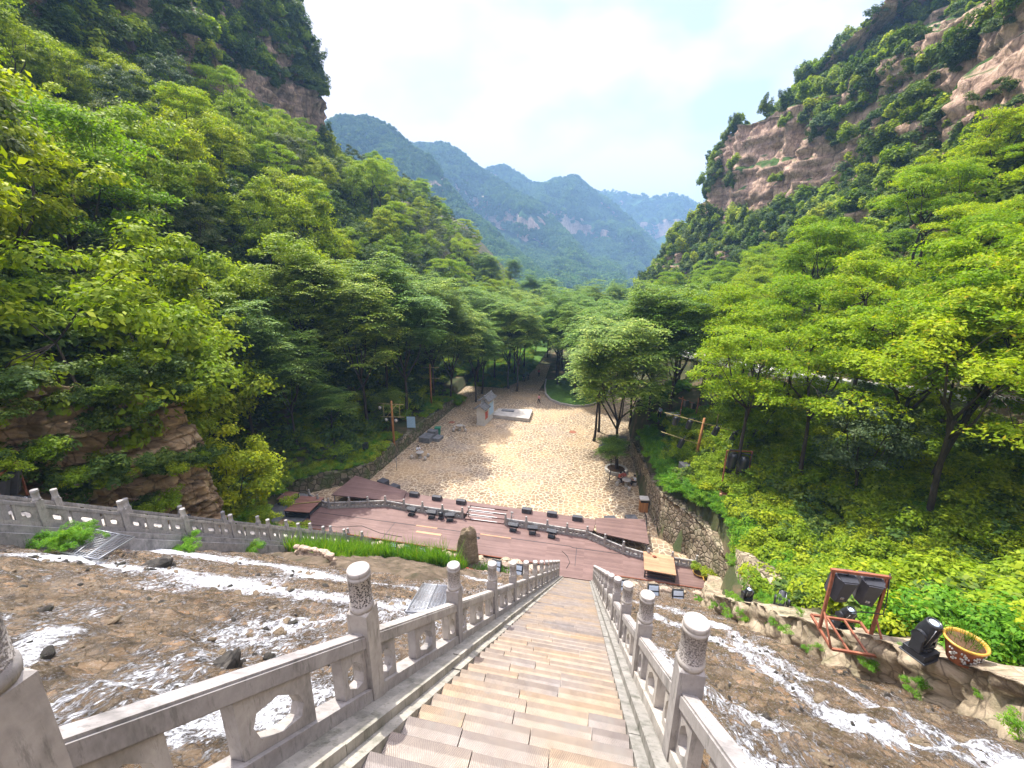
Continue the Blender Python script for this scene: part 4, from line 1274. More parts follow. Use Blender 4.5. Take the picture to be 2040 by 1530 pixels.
def bay_meshes(L, s, w, hr, mat, style):
    k = (round(L, 3), round(s, 4), w, hr, mat, style)
    if k in BAYC: return BAYC[k]
    a, b = w / 2 - 0.01, L - w / 2 + 0.01
    def sh(m, x0, x1, y0, y1, t0, t1):
        m.hexa([(x0, y0, s * y0 + t0), (x1, y0, s * y0 + t0), (x1, y1, s * y1 + t0), (x0, y1, s * y1 + t0)],
               [(x0, y0, s * y0 + t1), (x1, y0, s * y0 + t1), (x1, y1, s * y1 + t1), (x0, y1, s * y1 + t1)])
    r = MB()
    sh(r, -0.062, 0.062, a, b, hr - 0.125, hr - 0.018)
    sh(r, -0.050, 0.050, a, b, hr - 0.018, hr)
    sh(r, -0.052, 0.052, a, b, hr - 0.138, hr - 0.125)
    rm = r.mesh('handrail'); rm.materials.append(MAT[mat])
    bt = 0.14
    q = MB(); sh(q, -0.075, 0.075, a, b, -0.10, bt)
    qm = q.mesh('bottom_rail'); qm.materials.append(MAT[mat])
    panels = []
    top = hr - 0.130
    if style == 'stair':
        spans = [(a, a + 0.30, True), (L / 2 - 0.26, L / 2 + 0.26, True), (b - 0.30, b, True)]
    else:
        q_ = min(0.50, L * 0.26); spans = [(a, a + q_, True), (L / 2 - L * 0.17, L / 2 + L * 0.17, True), (b - q_, b, True)]
    for y0, y1, hol in spans:
        p = MB(); holed(p, y0, y1, bt + 0.002, top, 0.085, s, OCT if style == 'stair' else OCTS)
        pm = p.mesh('panel'); pm.materials.append(MAT[mat]); panels.append(pm)
    BAYC[k] = (rm, qm, panels)
    return BAYC[k]

def balustrade(name, pts, label, group=None, w=0.17, hs=0.92, r=0.088, hc=0.36, hr=0.68, mat='granite', capmat='pitted', style='stair', caps=None, skipbay=()):
    P = [Vector(p) for p in pts]
    root = empty(name, P[0], 0, label, 'balustrade', group)
    for i, p in enumerate(P):
        if i < len(P) - 1: d = P[i + 1] - p
        az = math.atan2(-d.x, d.y)
        pm, cm = post_meshes(w, hs, r, hc, (caps or {}).get(i, capmat), mat)
        o = link('post', pm, root); o.location = p - P[0]; o.rotation_euler = (0, 0, az)
        if (caps or {}).get(i) != 'none':
            c = link('post_cap', cm, o)
        if i < len(P) - 1 and i not in skipbay:
            L = math.hypot(d.x, d.y)
            rm, qm, panels = bay_meshes(L, d.z / L, w, hr, mat, style)
            for nm, me in [('handrail', rm), ('bottom_rail', qm)] + [('panel', q) for q in panels]:
                c = link(nm, me, root); c.location = p - P[0]; c.rotation_euler = (0, 0, az)
    return root
# stair balustrades, posts every two metres or so
yl = [-1.35, 0.63] + [2.50 + 2.1 * k for k in range(12)]
balustrade('stone_balustrade', [(-1.70, y, slope(y) + 0.03) for y in yl], 'pale carved stone balustrade running down the left of the central stairs', 'balustrades of the central stairs', caps={2: 'fret'})
yr = [0.64 + 1.93 * k for k in range(14)]
balustrade('stone_balustrade', [(0.78, y, slope(y) + 0.03) for y in yr], 'pale carved stone balustrade running down the right of the central stairs', 'balustrades of the central stairs')

# ------------------------------------------------------------------ side stairs at the left edge of the spillway
Z1S = -1.55
ss = staircase('side_staircase', -19.05, -17.2, Z1S + 0.1, 1.0, 26.6, 'narrow grey stone stairs between two balustrades at left edge of the cascade', 'concrete', 0.30, 9)
m = MB(); sheared(m, -17.35, -16.55, -1, 27.2, -2.2, -0.28, Z1S); sheared(m, -17.2, -16.72, -1, 27.2, -0.279, -0.02, Z1S); m.build('side_wall', MAT['granite_old'], ss)
m = MB(); sheared(m, -20.0, -19.06, -1, 27.2, -2.2, -0.03, Z1S); m.build('side_wall', MAT['kerb'], ss)
yn = [2.3 + 2.15 * k for k in range(13)]
balustrade('stone_balustrade', [(-17.0, y, Z1S - SL * y + 0.0) for y in yn], 'weathered grey balustrade beside the rushing water at left edge of the cascade', 'balustrades of the side stairs', w=0.2, r=0.1, mat='granite_old', capmat='granite_old', style='wide', hr=0.8)
yn = [1.9 + 2.13 * k for k in range(13)]
balustrade('stone_balustrade', [(-19.25, y, Z1S - SL * y + 0.1) for y in yn], 'second weathered grey balustrade, nearer the cliff, behind the one at the water', 'balustrades of the side stairs', w=0.2, r=0.1, mat='granite_old', capmat='granite_old', style='wide', hr=0.8)

# ------------------------------------------------------------------ stage
sg = empty('timber_stage', (-8, 29, ZS), 0, 'long purple brown timber stage crossing the foot of the stairs', 'stage')
def rel(m, name, mat, root, **k):
    o = m.build(name, mat, root, **k)
    o.location = -Vector(root.location)
    return o
m = MB(); m.prism([(-23.9, 27.35), (-16.0, 27.25), (-1.75, 27.05), (-1.75, 26.0), (0.85, 26.0), (0.85, 27.0), (8.6, 26.9), (8.6, 29.1), (4.9, 29.2), (1.9, 30.3), (0.2, 31.35), (-16.5, 31.45), (-19.4, 31.9), (-22.8, 30.7), (-23.9, 30.6)], ZS - 0.16, ZS)
rel(m, 'deck_boards', MAT['deck'], sg)
m = MB(); m.prism([(-24.0, 27.6), (-2.2, 27.4), (-2.2, 31.2), (-20, 31.2), (-24.0, 30.4)], -22.6, ZS - 0.162); m.prism([(1.2, 27.3), (8.4, 27.1), (8.4, 29.0), (1.2, 30.6)], -22.6, ZS - 0.162)
rel(m, 'plinth', MAT['slate'], sg)
m = MB()
for pa, pb in (((-23.9, 27.33), (-1.77, 27.03)), ((0.87, 26.98), (8.6, 26.88))):
    a = math.atan2(pb[1] - pa[1], pb[0] - pa[0]); L = math.hypot(pb[0] - pa[0], pb[1] - pa[1])
    m.box(((pa[0] + pb[0]) / 2, (pa[1] + pb[1]) / 2 - 0.03, ZS - 0.02), (L, 0.05, 0.06), a)
rel(m, 'edge_trim', MAT['rust'], sg)
m = MB()
for y_, x0, x1, t in ((29.55, -23.8, -1.0, 0.02), (29.42, -1.0, 8.5, 0.02)):
    m.box(((x0 + x1) / 2, y_, ZS + 0.004), (x1 - x0, 0.05, 0.012))
for x_ in (-16.1, -8.9, -0.6):
    m.box((x_, 28.4, ZS + 0.003), (0.035, 2.2, 0.010))
rel(m, 'board_joint', MAT['black'], sg)
# new pale boards let into the deck
for cx, cy_, lx, ly in ((-13.2, 29.55, 1.9, 0.16), (-12.7, 28.75, 2.2, 0.26), (-7.2, 29.55, 2.6, 0.15)):
    m = MB(); m.box((cx, cy_, ZS + 0.008), (lx, ly, 0.018), -0.01)
    rel(m, 'new_board', MAT['deck_pale'], sg)
m = MB(); m.lathe([(0.17, 0), (0.17, 0.012)], 18, (-8.55, 29.0, ZS)); rel(m, 'floor_hatch', MAT['black'], sg)

fs = empty('front_stage', (-9, 33, ZS), 0, 'raised purple brown deck with flared wings in front of the stage balustrade', 'stage')
ZF = -21.02
m = MB()
m.prism([(-16.9, 31.75), (-10.4, 31.65), (-10.4, 33.55), (-14.0, 33.65), (-17.0, 33.9)], ZF - 0.14, ZF)
m.prism([(-6.9, 31.6), (0.6, 31.45), (0.9, 33.15), (-3.0, 33.3), (-6.9, 33.45)], ZF - 0.14, ZF)
m.prism([(-10.39, 33.0), (-6.91, 32.95), (-6.91, 33.45), (-10.39, 33.55)], ZF - 0.14, ZF)
rel(m, 'deck_boards', MAT['deck'], fs)
ZW = -20.9
m = MB(); m.prism([(-23.6, 31.75), (-16.6, 32.05), (-17.0, 33.9), (-19.8, 34.7), (-23.5, 35.7)], ZW - 0.09, ZW); rel(m, 'wing_deck', MAT['deck'], fs)
m = MB(); m.prism([(0.9, 31.15), (4.95, 30.45), (4.95, 33.9), (2.0, 33.5), (0.75, 33.2)], ZW - 0.09, ZW); rel(m, 'wing_deck', MAT['deck'], fs)
m = MB()
for x_, y_ in ((-23.4, 31.9), (-20.9, 32.0), (-18.4, 32.1), (-23.4, 35.5), (-19.9, 34.4), (1.2, 31.25), (3.0, 30.95), (4.8, 30.6), (4.8, 33.7), (2.1, 33.3)):
    m.box((x_, y_, (ZW - 0.09 + ZP) / 2), (0.06, 0.06, ZW - 0.09 - ZP))
for (x0, y0, x1, y1) in ((-23.4, 31.9, -16.8, 32.15), (1.2, 31.25, 4.8, 30.6)):
    a = math.atan2(y1 - y0, x1 - x0); L = math.hypot(x1 - x0, y1 - y0)
    m.box(((x0 + x1) / 2, (y0 + y1) / 2, ZW - 0.12), (L, 0.05, 0.05), a)
rel(m, 'support_frame', MAT['steel'], fs)
m = MB()
m.prism([(-16.6, 31.9), (-10.6, 31.8), (-10.6, 33.3), (-16.6, 33.6)], ZP - 0.1, ZF - 0.142); m.prism([(-6.7, 31.8), (0.5, 31.6), (0.7, 33.0), (-6.7, 33.2)], ZP - 0.1, ZF - 0.142)
rel(m, 'plinth', MAT['slate'], fs)
# three shallow steps with pale nosings in the gap of the balustrade
m = MB(); m2 = MB()
for k in range(3):
    y_ = 32.95 - 0.55 * k; z_ = ZF - 0.09 * (k + 1)
    m.box((-8.65, y_ - 0.275, z_ - 0.06), (3.45, 0.548, 0.12))
    m2.box((-8.65 - 0.4 * (k == 1), y_ - 0.53 + 0.02, z_ + 0.006), (3.3 - 0.5 * k, 0.05, 0.012))
    m2.box((-9.2, y_ - 0.03, z_ + 0.006), (2.2, 0.05, 0.012))
rel(m, 'stage_step', MAT['deck'], fs); rel(m2, 'nosing_strip', MAT['white'], fs)

def srail(pts, label):
    return balustrade('stone_balustrade', [(x, y, ZS) for x, y in pts], label, 'balustrades of the stage', w=0.17, hs=0.80, r=0.08, hc=0.26, hr=0.62, mat='granite_old', capmat='granite_old', style='wide')
srail([(-25.6, 31.3), (-24.2, 30.6), (-22.9, 30.3), (-21.2, 30.85), (-19.6, 31.3), (-18.1, 31.75), (-16.2, 31.6), (-14.4, 31.55), (-12.5, 31.5), (-10.65, 31.45)], 'grey stone balustrade across the left half of the stage')
srail([(-6.75, 31.3), (-4.95, 31.25), (-3.15, 31.15), (-1.5, 31.05), (0.15, 30.95), (1.55, 30.2), (2.95, 29.55), (4.75, 29.1), (6.45, 29.05), (8.15, 29.0)], 'grey stone balustrade across the right half of the stage')
# carved dragon head finials at the inner ends of the stage balustrade
def finial(x, y, label):
    m = MB()
    m.tube([(0, 0, 0), (0, 0.02, 0.45), (0, -0.02, 0.75), (0.02, 0.10, 0.95)], [0.05, 0.045, 0.05, 0.035], 8)
    m.tube([(0.0, 0, 0.62), (0.13, 0.02, 0.60), (0.20, 0.05, 0.70), (0.14, 0.06, 0.78)], [0.03, 0.03, 0.03, 0.015], 7)
    m.tube([(0.0, 0, 0.42), (0.12, 0.03, 0.36), (0.17, 0.05, 0.44)], [0.03, 0.025, 0.012], 7)
    m.rock((0.03, 0.08, 1.0), 0.10, 5, (1.2, 0.9, 0.8))
    o = m.build('carved_finial', MAT['granite_old']); o.location = (x, y, ZS)
    tag(o, label, 'carving')
finial(-10.15, 31.6, 'small curled stone carving at the inner end of the left stage balustrade')
finial(-6.3, 31.6, 'small curled stone carving at the inner end of the right stage balustrade')

# ------------------------------------------------------------------ bank walls
def wall_strip(name, line, th, zb, zt, mat, label, cat='wall', rough=0.06, seed=1, cap=None, step=0.25, nz=12):
    """rubble wall following a polyline (x,y), zb/zt functions or lists of heights per vertex; front face to the left of travel"""
    P = np.array([p for p in line], float)
    s = np.concatenate([[0], np.cumsum(np.linalg.norm(np.diff(P, axis=0), axis=1))])
    u = np.arange(0, s[-1] + step, step); u = np.minimum(u, s[-1])
    x = np.interp(u, s, P[:, 0]); y = np.interp(u, s, P[:, 1])
    b = np.interp(u, s, zb); t = np.interp(u, s, zt)
    t = t + 0.10 * fbm(x * 0.8, y * 0.8, seed, 3, seed)
    dx, dy = np.gradient(x), np.gradient(y); l = np.hypot(dx, dy) + 1e-9
    nx, ny = -dy / l, dx / l
    v = np.linspace(0, 1, nz)
    rows = []
    for k in v:
        z = b * (1 - k) + t * k
        n = rough * fbm(x * 1.6, y * 1.6, z * 1.6, 4, seed) + 0.12 * (1 - k) * (t - b) * 0.5
        if mat == 'rock_edge': n = n + 0.20 * blocks(u + 0.0 * z, z + SL * u, 0.8, 0.42, seed)
        rows.append(np.stack([x + nx * n, y + ny * n, z], -1))
    for k in ((0.0, 0.12, 0.3, 0.5, 0.7, 0.85, 1.0) if mat == 'rock_edge' else (0.0, 0.5, 1.0)):
        z = t + 0.04 * math.sin(k * math.pi) + (0.09 * blocks(u * 1.0, u * 0 + k * 2.0, 0.7, 0.8, seed + 4) if mat == 'rock_edge' else 0) + 0.05 * fbm(x * 1.1, y * 1.1, k * 3, 3, seed + 2)
        rows.append(np.stack([x - nx * th * k, y - ny * th * k, z], -1))
    rows.append(np.stack([x - nx * th, y - ny * th, b], -1))
    A = np.stack(rows, 0)
    me = grid_mesh(name, A[..., 0], A[..., 1], A[..., 2], False)
    o = link(name, me, None, MAT[mat])
    tag(o, label, cat)
    return o
yb = np.array([-3, 2, 5, 8, 10.5, 12.5, 14.3, 16.2, 18, 20, 22, 24, 26, 27.4])
xb = np.array([6.5, 6.35, 6.3, 6.25, 6.15, 6.25, 6.1, 6.3, 6.3, 6.6, 6.9, 7.5, 8.1, 8.6])
o = wall_strip('bank_wall', [(a, b) for a, b in zip(xb, yb)], 1.5, chute(yb) - 0.5, chute(yb) + np.array([1.0, 1.0, 1.05, 0.95, 1.1, 1.0, 1.25, 0.95, 1.15, 0.9, 1.0, 1.0, 1.0, 0.9]), 'rock_edge', 'rough pale rock wall along the right edge of the cascade', 'wall', 0.22, 7, step=0.12, nz=14)
o = wall_strip('retaining_wall', [(9.6, 26.2), (8.9, 29.3), (8.1, 31.2), (6.4, 33.4), (5.8, 37), (5.4, 43), (4.75, 51.5)], 1.15, [-22.3] * 7, [-18.9, -18.7, -18.5, -18.4, -18.9, -19.6, -20.6], 'rubble', 'tall curved rubble retaining wall below the right hand hillside', 'wall', 0.10, 11)
o = wall_strip('retaining_wall', [(-21.9, 62), (-22.6, 45), (-22.85, 37.1), (-27.9, 32.7), (-29.5, 32.0)], 0.8, [-22.3] * 5, [-20.6, -20.4, -20.3, -20.25, -20.2], 'rubble_mossy', 'mossy rubble retaining wall along the left side of the plaza', 'wall', 0.07, 13)
o = wall_strip('retaining_wall', [(10.3, 25.6), (9.9, 23.6), (9.7, 21.3), (10.2, 19.6)], 1.0, [-20.6, -19.4, -18.0, -17.0], [-17.0, -16.2, -14.9, -14.6], 'rubble', 'short rubble wall with bushes on top, right of the cascade foot', 'wall', 0.12, 17)

# ------------------------------------------------------------------ left rock face beside the side stairs
def cliff():
    ys = np.arange(3.0, 23.0, 0.07); vs = np.linspace(0, 1, 170)
    Y, Vv = np.meshgrid(ys, vs, indexing='ij')
    top = np.interp(ys, [3, 8, 12, 16, 18.4, 19.4, 20.6, 23], [-2.5, -3.6, -4.8, -6.2, -6.8, -7.6, -11, -16])[:, None]
    bot = (-2.4 - SL * ys)[:, None]
    Z = bot * (1 - Vv) + top * Vv
    face = np.interp(ys, [3, 8, 12, 15, 17.6, 19.3, 20.2, 21.5, 23], [-23.6, -23.2, -22.6, -22.0, -21.4, -21.7, -23.4, -26, -29])[:, None]
    X = face - 1.4 * Vv + 0.95 * blocks(Y, Z + 0.1 * Y, 2.2, 1.5, 61) + 0.32 * blocks(Y, Z + 0.1 * Y, 1.0, 0.55, 67) + 0.55 * fbm(Y * 0.45, Z * 0.45, 0, 4, 61)
    X = X + 0.10 * fbm(Y * 3, Z * 3, 0, 4, 66)
    Yo = Y + 0.18 * fbm(Y * 1.1, Z * 1.1, 9, 3, 63)
    # roll the top back into the slope
    X2 = np.concatenate([X, X[:, -1:] - 0.8, X[:, -1:] - 3.0], 1); Y2 = np.concatenate([Yo, Yo[:, -1:], Yo[:, -1:]], 1); Z2 = np.concatenate([Z, Z[:, -1:] + 0.1, Z[:, -1:] - 0.6], 1)
    o = link('cliff', grid_mesh('cliff', X2, Y2, Z2, False), None, MAT['rock_tan'])
    tag(o, 'tan layered rock face above the side stairs on the left', 'cliff')
cliff()
def rock_thing(name, loc, r, seed, sq, mat, label, cat='rock', group=None, rz=0.0, n=16, rough=0.3):
    m = MB(); m.rock((0, 0, 0), r, seed, sq, n, rough, rz)
    o = m.build(name, MAT[mat]); o.location = loc
    return tag(o, label, cat, group)
rock_thing('boulder', (-26.5, 24.0, -20.6), 1.9, 3, (1.3, 0.9, 1.0), 'rock_tan', 'big tan boulder beside the left end of the stage')
rock_thing('boulder', (-24.4, 26.2, -21.3), 1.0, 9, (1.1, 0.9, 0.9), 'rock_tan', 'smaller tan boulder by the lower end of the side stairs')
# standing stone
def standing():
    m = MB()
    prof = [(0.78, -0.3), (0.80, 0.2), (0.73, 0.9), (0.67, 1.5), (0.62, 1.95), (0.55, 2.3), (0.40, 2.5), (0.2, 2.58)]
    n = 22; vs = []
    for i, (r, z) in enumerate(prof):
        for k in range(n):
            a = 2 * math.pi * k / n
            q = 1 + 0.16 * float(vnoise(math.cos(a) * 1.6 + 4, math.sin(a) * 1.6, z * 0.9, 5)) + 0.06 * math.cos(4 * a)
            vs.append((r * q * math.cos(a) * 1.05, r * q * math.sin(a) * 0.55, z + 0.14 * math.sin(a + 1) * (i > 3) + 0.07 * math.sin(a * 3) * (i > 4)))
    fs = [(i * n + k, i * n + (k + 1) % n, (i + 1) * n + (k + 1) % n, (i + 1) * n + k) for i in range(len(prof) - 1) for k in range(n)]
    fs.append(tuple(range((len(prof) - 1) * n, len(prof) * n)))
    m.add(vs, fs)
    o = m.build('standing_stone', MAT['rock_brown']); o.location = (-8.55, 26.3, -21.3)
    tag(o, 'upright brown standing stone at the near edge of the stage', 'rock')
standing()
# rocks along the foot of the cascade
rr = random.Random(4)
ROCK = []
for k in range(4):
    m = MB(); m.rock((0, 0, 0), 1.0, 70 + k, (1.2, 0.85, 0.7), 12, 0.35)
    me = m.mesh('rock'); me.materials.append(MAT['rock_pink' if k < 3 else 'rock_edge']); ROCK.append(me)
def rocks(spots, label, group, mats=None):
    for i, (x, y, z, r) in enumerate(spots):
        o = link('rock', ROCK[i % 4]); o.location = (x, y, z); o.scale = (r, r, r)
        o.rotation_euler = (rr.uniform(-.3, .3), rr.uniform(-.3, .3), rr.uniform(0, 6))
        tag(o, label, 'rock', group)
rocks([(-16.2 + 0.47 * k + rr.uniform(-.15, .15), 26.55 + rr.uniform(-.25, .2), -21.55 + rr.uniform(-.1, .15), rr.uniform(0.24, 0.45)) for k in range(30) if abs(-16.2 + 0.47 * k + 8.55) > 0.7], 'pinkish rock edging the stage left of the stairs', 'rocks along the stage edge, left of the stairs')
rocks([(1.3 + 0.5 * k + rr.uniform(-.15, .15), 26.4 + rr.uniform(-.25, .2), -21.6 + rr.uniform(-.1, .15), rr.uniform(0.25, 0.45)) for k in range(14)], 'pinkish rock edging the stage right of the stairs', 'rocks along the stage edge, right of the stairs')
rocks([(-6.6 + rr.uniform(-.9, .9), 22.8 + rr.uniform(-.6, 1.0), -20.0 + rr.uniform(-.25, .1) - 0.3, rr.uniform(0.25, 0.45)) for k in range(9)], 'rounded wet rock in the pool left of the stairs', 'rocks in the pool at the foot of the cascade')
# little dry stone wall at the left of the silt
def drystone():
    m = MB(); q = random.Random(8)
    for row in range(4):
        for k in range(15):
            t = (k + 0.5 * (row % 2)) / 15
            x = -14.6 + 3.4 * t; y = 16.4 - 1.9 * t + 0.5 * math.sin(t * 3)
            m.rock((x + q.uniform(-.06, .06), y + q.uniform(-.08, .08), -2.35 - SL * y + 0.22 * row - 0.05 + (0.1 if row == 3 else 0)), q.uniform(0.12, 0.17), q.randint(1, 99), (1.15, 0.9, 0.75), 8, 0.25)
    o = m.build('dry_stone_wall', MAT['rock_pink']); tag(o, 'low dry stone wall of rough stones beside the silt on the cascade', 'wall')
drystone()
# dark wet step where the water drops, and its neighbour by the grate
rock_thing('boulder', (-3.55, 2.75, -4.12), 0.22, 21, (0.5, 1.25, 0.9), 'rock_dark', 'dark wet rock with a little waterfall in the near cascade', rz=0.3)
rock_thing('boulder', (-12.4, 8.35, -8.78), 0.45, 25, (0.75, 1.2, 0.7), 'rock_dark', 'dark wet rock beside the sloping grate', rz=-0.2)
# ------------------------------------------------------------------ stage kit
def on_plane(px, py, z0, s=SL):
    d = _f + _R * ((px - 1020) / 850) - _U * ((py - 765) / 850)
    t = z0 / (d.z + s * d.y)
    return Vector(d * t)

def part(m, name, mat, root, bevel=0.0, loc=None, rot=None, parent=None):
    o = m.build(name, MAT[mat] if isinstance(mat, str) else mat, parent or root, bevel)
    if loc is not None: o.location = loc
    if rot is not None: o.rotation_euler = rot
    return o

# wedge monitors lying along the front edge
def make_monitor():
    r = empty('stage_monitor')
    m = MB()
    # side profile in y/z: low at the audience side, sloped baffle
    prof = [(-0.27, 0), (0.27, 0), (0.27, 0.14), (0.08, 0.40), (-0.27, 0.40)]
    w = 0.42
    vs = [(-w, a, b) for a, b in prof] + [(w, a, b) for a, b in prof]; n = 5
    m.add(vs, [tuple(range(n - 1, -1, -1)), tuple(range(n, 2 * n))] + [(i, (i + 1) % n, n + (i + 1) % n, n + i) for i in range(n)])
    part(m, 'cabinet', 'charcoal', r, 0.012)
    g = MB(); g.box((0, 0.186, 0.278), (0.76, 0.28, 0.02), rx=-0.94); part(g, 'grille', 'black_cloth', r)
    g = MB(); g.box((0, -0.275, 0.22), (0.22, 0.02, 0.07)); part(g, 'handle', 'black', r)
    return r
mon0 = make_monitor()
MON = [(-16.0, 33.45, ZF), (-13.7, 33.3, ZF), (-11.3, 33.15, ZF), (-5.2, 33.05, ZF), (-2.95, 32.95, ZF), (-0.75, 32.8, ZF)]
MONL = ['black wedge monitor, first from the left along the stage front', 'black wedge monitor, second from the left along the stage front', 'black wedge monitor just left of the stage steps', 'black wedge monitor just right of the stage steps', 'black wedge monitor, middle one right of the stage steps', 'black wedge monitor next to the right stage wing']
for i, p in enumerate(MON):
    o = mon0 if i == 0 else copy_tree(mon0)
    o.location = p; o.rotation_euler = (0, 0, -0.05); tag(o, MONL[i], 'speaker', 'monitors along the stage front')

def make_sub(w=0.95, d=0.8, h=0.75):
    r = empty('subwoofer')
    m = MB(); m.box((0, 0, h / 2), (w, d, h)); part(m, 'cabinet', 'charcoal', r, 0.02)
    m = MB(); m.box((0, d / 2 + 0.012, h / 2), (w * 0.92, 0.02, h * 0.9)); part(m, 'grille', 'black_cloth', r)
    return r
sb0 = make_sub()
for i, (x, y, rz, l) in enumerate([(-20.6, 36.0, -0.35, 'black bass cabinet behind the tip of the left stage wing'), (-19.0, 35.2, -0.35, 'black bass cabinet beside the right slope of the left stage wing'), (2.1, 34.05, 0.3, 'dark bass cabinet behind the right stage wing, the left of two'), (3.9, 34.6, 0.3, 'dark bass cabinet behind the right stage wing, the right of two')]):
    o = sb0 if i == 0 else copy_tree(sb0)
    o.location = (x, y, ZP + 0.004); o.rotation_euler = (0, 0, rz); tag(o, l, 'speaker', 'bass cabinets on the plaza behind the stage')

# LED wash lights standing by the balustrade
def make_wash():
    r = empty('wash_light')
    m = MB(); m.box((0, 0, 0.05), (0.55, 0.42, 0.10)); m.box((-0.27, 0, 0.27), (0.04, 0.07, 0.36)); m.box((0.27, 0, 0.27), (0.04, 0.07, 0.36)); part(m, 'base', 'black', r, 0.008)
    m = MB(); m.box((0, 0, 0), (0.86, 0.30, 0.34)); part(m, 'lamp_head', 'black', r, 0.02, (0, 0.04, 0.50), (0.5, 0, 0))
    m = MB()
    for k in range(6): m.box((-0.35 + 0.14 * k, 0.0, 0.18), (0.02, 0.26, 0.03))
    part(m, 'cooling_fins', 'charcoal', r, 0, (0, 0.04, 0.50), (0.5, 0, 0))
    m = MB(); m.box((0, 0.155, 0), (0.78, 0.012, 0.27)); part(m, 'lens', 'glass_panel', r, 0, (0, 0.04, 0.50), (0.5, 0, 0))
    return r
ws0 = make_wash()
WS = [(-15.2, 30.95, 'black wash light, leftmost of those by the stage balustrade'), (-13.3, 30.9, 'black wash light, second from the left by the stage balustrade'), (-11.6, 30.85, 'black wash light at the inner end of the left stage balustrade'),
      (-5.95, 30.6, 'black wash light at the inner end of the right stage balustrade'), (-4.3, 30.55, 'black wash light, middle one by the right stage balustrade'), (-2.7, 30.4, 'black wash light, rightmost of those by the stage balustrade')]
for i, (x, y, l) in enumerate(WS):
    o = ws0 if i == 0 else copy_tree(ws0)
    o.location = (x, y, ZS + 0.002); o.rotation_euler = (0, 0, 0.08 * ((i * 37) % 5 - 2)); tag(o, l, 'stage light', 'wash lights by the stage balustrade')
m = MB(); m.lathe([(0.14, -0.22), (0.2, -0.1), (0.2, 0.2), (0.13, 0.26)], 16, (0, 0, 0.42)); m.box((0, 0, 0.1), (0.4, 0.34, 0.2))
o = m.build('spotlight', MAT['black']); o.location = (-12.45, 30.95, ZS); tag(o, 'round black spotlight between two wash lights on the left', 'stage light')

# double flood lights standing in the pool
def make_flood():
    r = empty('flood_light')
    m = MB(); m.box((0, 0.10, 0.42), (0.72, 0.22, 0.84)); m.box((0, 0.12, -0.15), (0.5, 0.18, 0.35)); part(m, 'housing', 'black', r, 0.015)
    for z in (0.22, 0.62):
        g = MB(); g.box((0, -0.02, z), (0.62, 0.03, 0.30)); part(g, 'glass', 'glass_panel', r)
    m = MB(); m.box((-0.38, 0.08, 0.3), (0.03, 0.08, 0.8)); m.box((0.38, 0.08, 0.3), (0.03, 0.08, 0.8)); part(m, 'bracket', 'black', r)
    return r
fl0 = make_flood()
FL = [(2.75, 25.2, -21.35, 'glass fronted double flood light nearest the right side of the stairs'), (4.75, 25.2, -21.35, 'glass fronted double flood light, middle of three right of the stairs'), (6.3, 25.05, -21.35, 'glass fronted double flood light, farthest right of the stairs'),
      (-6.15, 25.2, -21.25, 'glass fronted double flood light by the red pipe left of the stairs'), (-4.6, 25.3, -21.4, 'glass fronted double flood light close to the left side of the stairs'),
      (-14.4, 25.7, -21.2, 'flood light among the tall grass, leftmost of four'), (-13.2, 25.7, -21.2, 'flood light among the tall grass, second from the left'), (-12.0, 25.7, -21.25, 'flood light among the tall grass, third from the left'), (-10.8, 25.6, -21.3, 'flood light among the tall grass, nearest the standing stone')]
for i, (x, y, z, l) in enumerate(FL):
    o = fl0 if i == 0 else copy_tree(fl0)
    o.location = (x, y, z); o.rotation_euler = (-0.35, 0, 0.12 if x > 0 else -0.05); o.scale = (1, 1, 1) if i < 5 else (0.85, 0.85, 0.8); tag(o, l, 'flood light', 'flood lights in the pool below the stage')
for pts, l in (([(-9.6, 25.1, -21.0), (-7.2, 24.95, -21.15), (-4.0, 24.8, -21.3), (-2.4, 24.7, -21.4)], 'thin red pipe across the pool left of the stairs'), ([(1.6, 24.95, -21.05), (4.0, 24.85, -21.2), (7.6, 24.7, -21.45)], 'thin red pipe across the pool right of the stairs')):
    m = MB(); m.tube(pts, 0.035, 8); o = m.build('pipe', MAT['redpaint']); tag(o, l, 'pipe')

# low timber risers at both ends of the stage
def riser(loc, sx, sy, h, rz, top, label, front=0.0):
    r = empty('timber_riser', loc, rz, label, 'platform')
    m = MB(); m.box((0, 0, h - 0.035), (sx, sy, 0.07)); part(m, 'plank_top', top, r)
    m = MB()
    for a in (-1, 1):
        for b in (-1, 1): m.box((a * (sx / 2 - 0.08), b * (sy / 2 - 0.08), (h - 0.07) / 2), (0.08, 0.08, h - 0.07))
        m.box((0, a * (sy / 2 - 0.06), h - 0.11), (sx - 0.05, 0.05, 0.07)); m.box((0, a * (sy / 2 - 0.06), 0.10), (sx - 0.05, 0.05, 0.06)); m.box((0, a * (sy / 2 - 0.05), 0.34), (sx - 0.05, 0.03, 0.05))
    part(m, 'frame', 'black', r)
    return r
t1 = riser((5.4, 28.1, ZS), 2.15, 2.1, 0.68, -0.06, 'deck_pale', 'sun bleached plank platform at the right end of the stage')
m = MB(); m.rock((-0.3, 0.55, 0.74), 0.10, 3, (1.5, 1, 0.6)); part(m, 'offcut', 'rust', t1)
riser((-24.8, 29.6, ZS), 2.3, 2.5, 0.66, 0.10, 'deck_red', 'red brown plank platform at the left end of the stage')
riser((-27.3, 30.6, ZS), 1.4, 1.4, 0.60, 0.12, 'deck_red', 'smaller plank platform behind the left plank platform')
m = MB(); m.prism([(-29.4, 27.2), (-24.0, 27.3), (-24.0, 31.2), (-26.8, 32.2), (-29.4, 31.9)], -22.5, ZS - 0.03); o = m.build('side_terrace', MAT['slate']); tag(o, 'grey paved terrace at the left end of the stage', 'terrace')
m = MB()
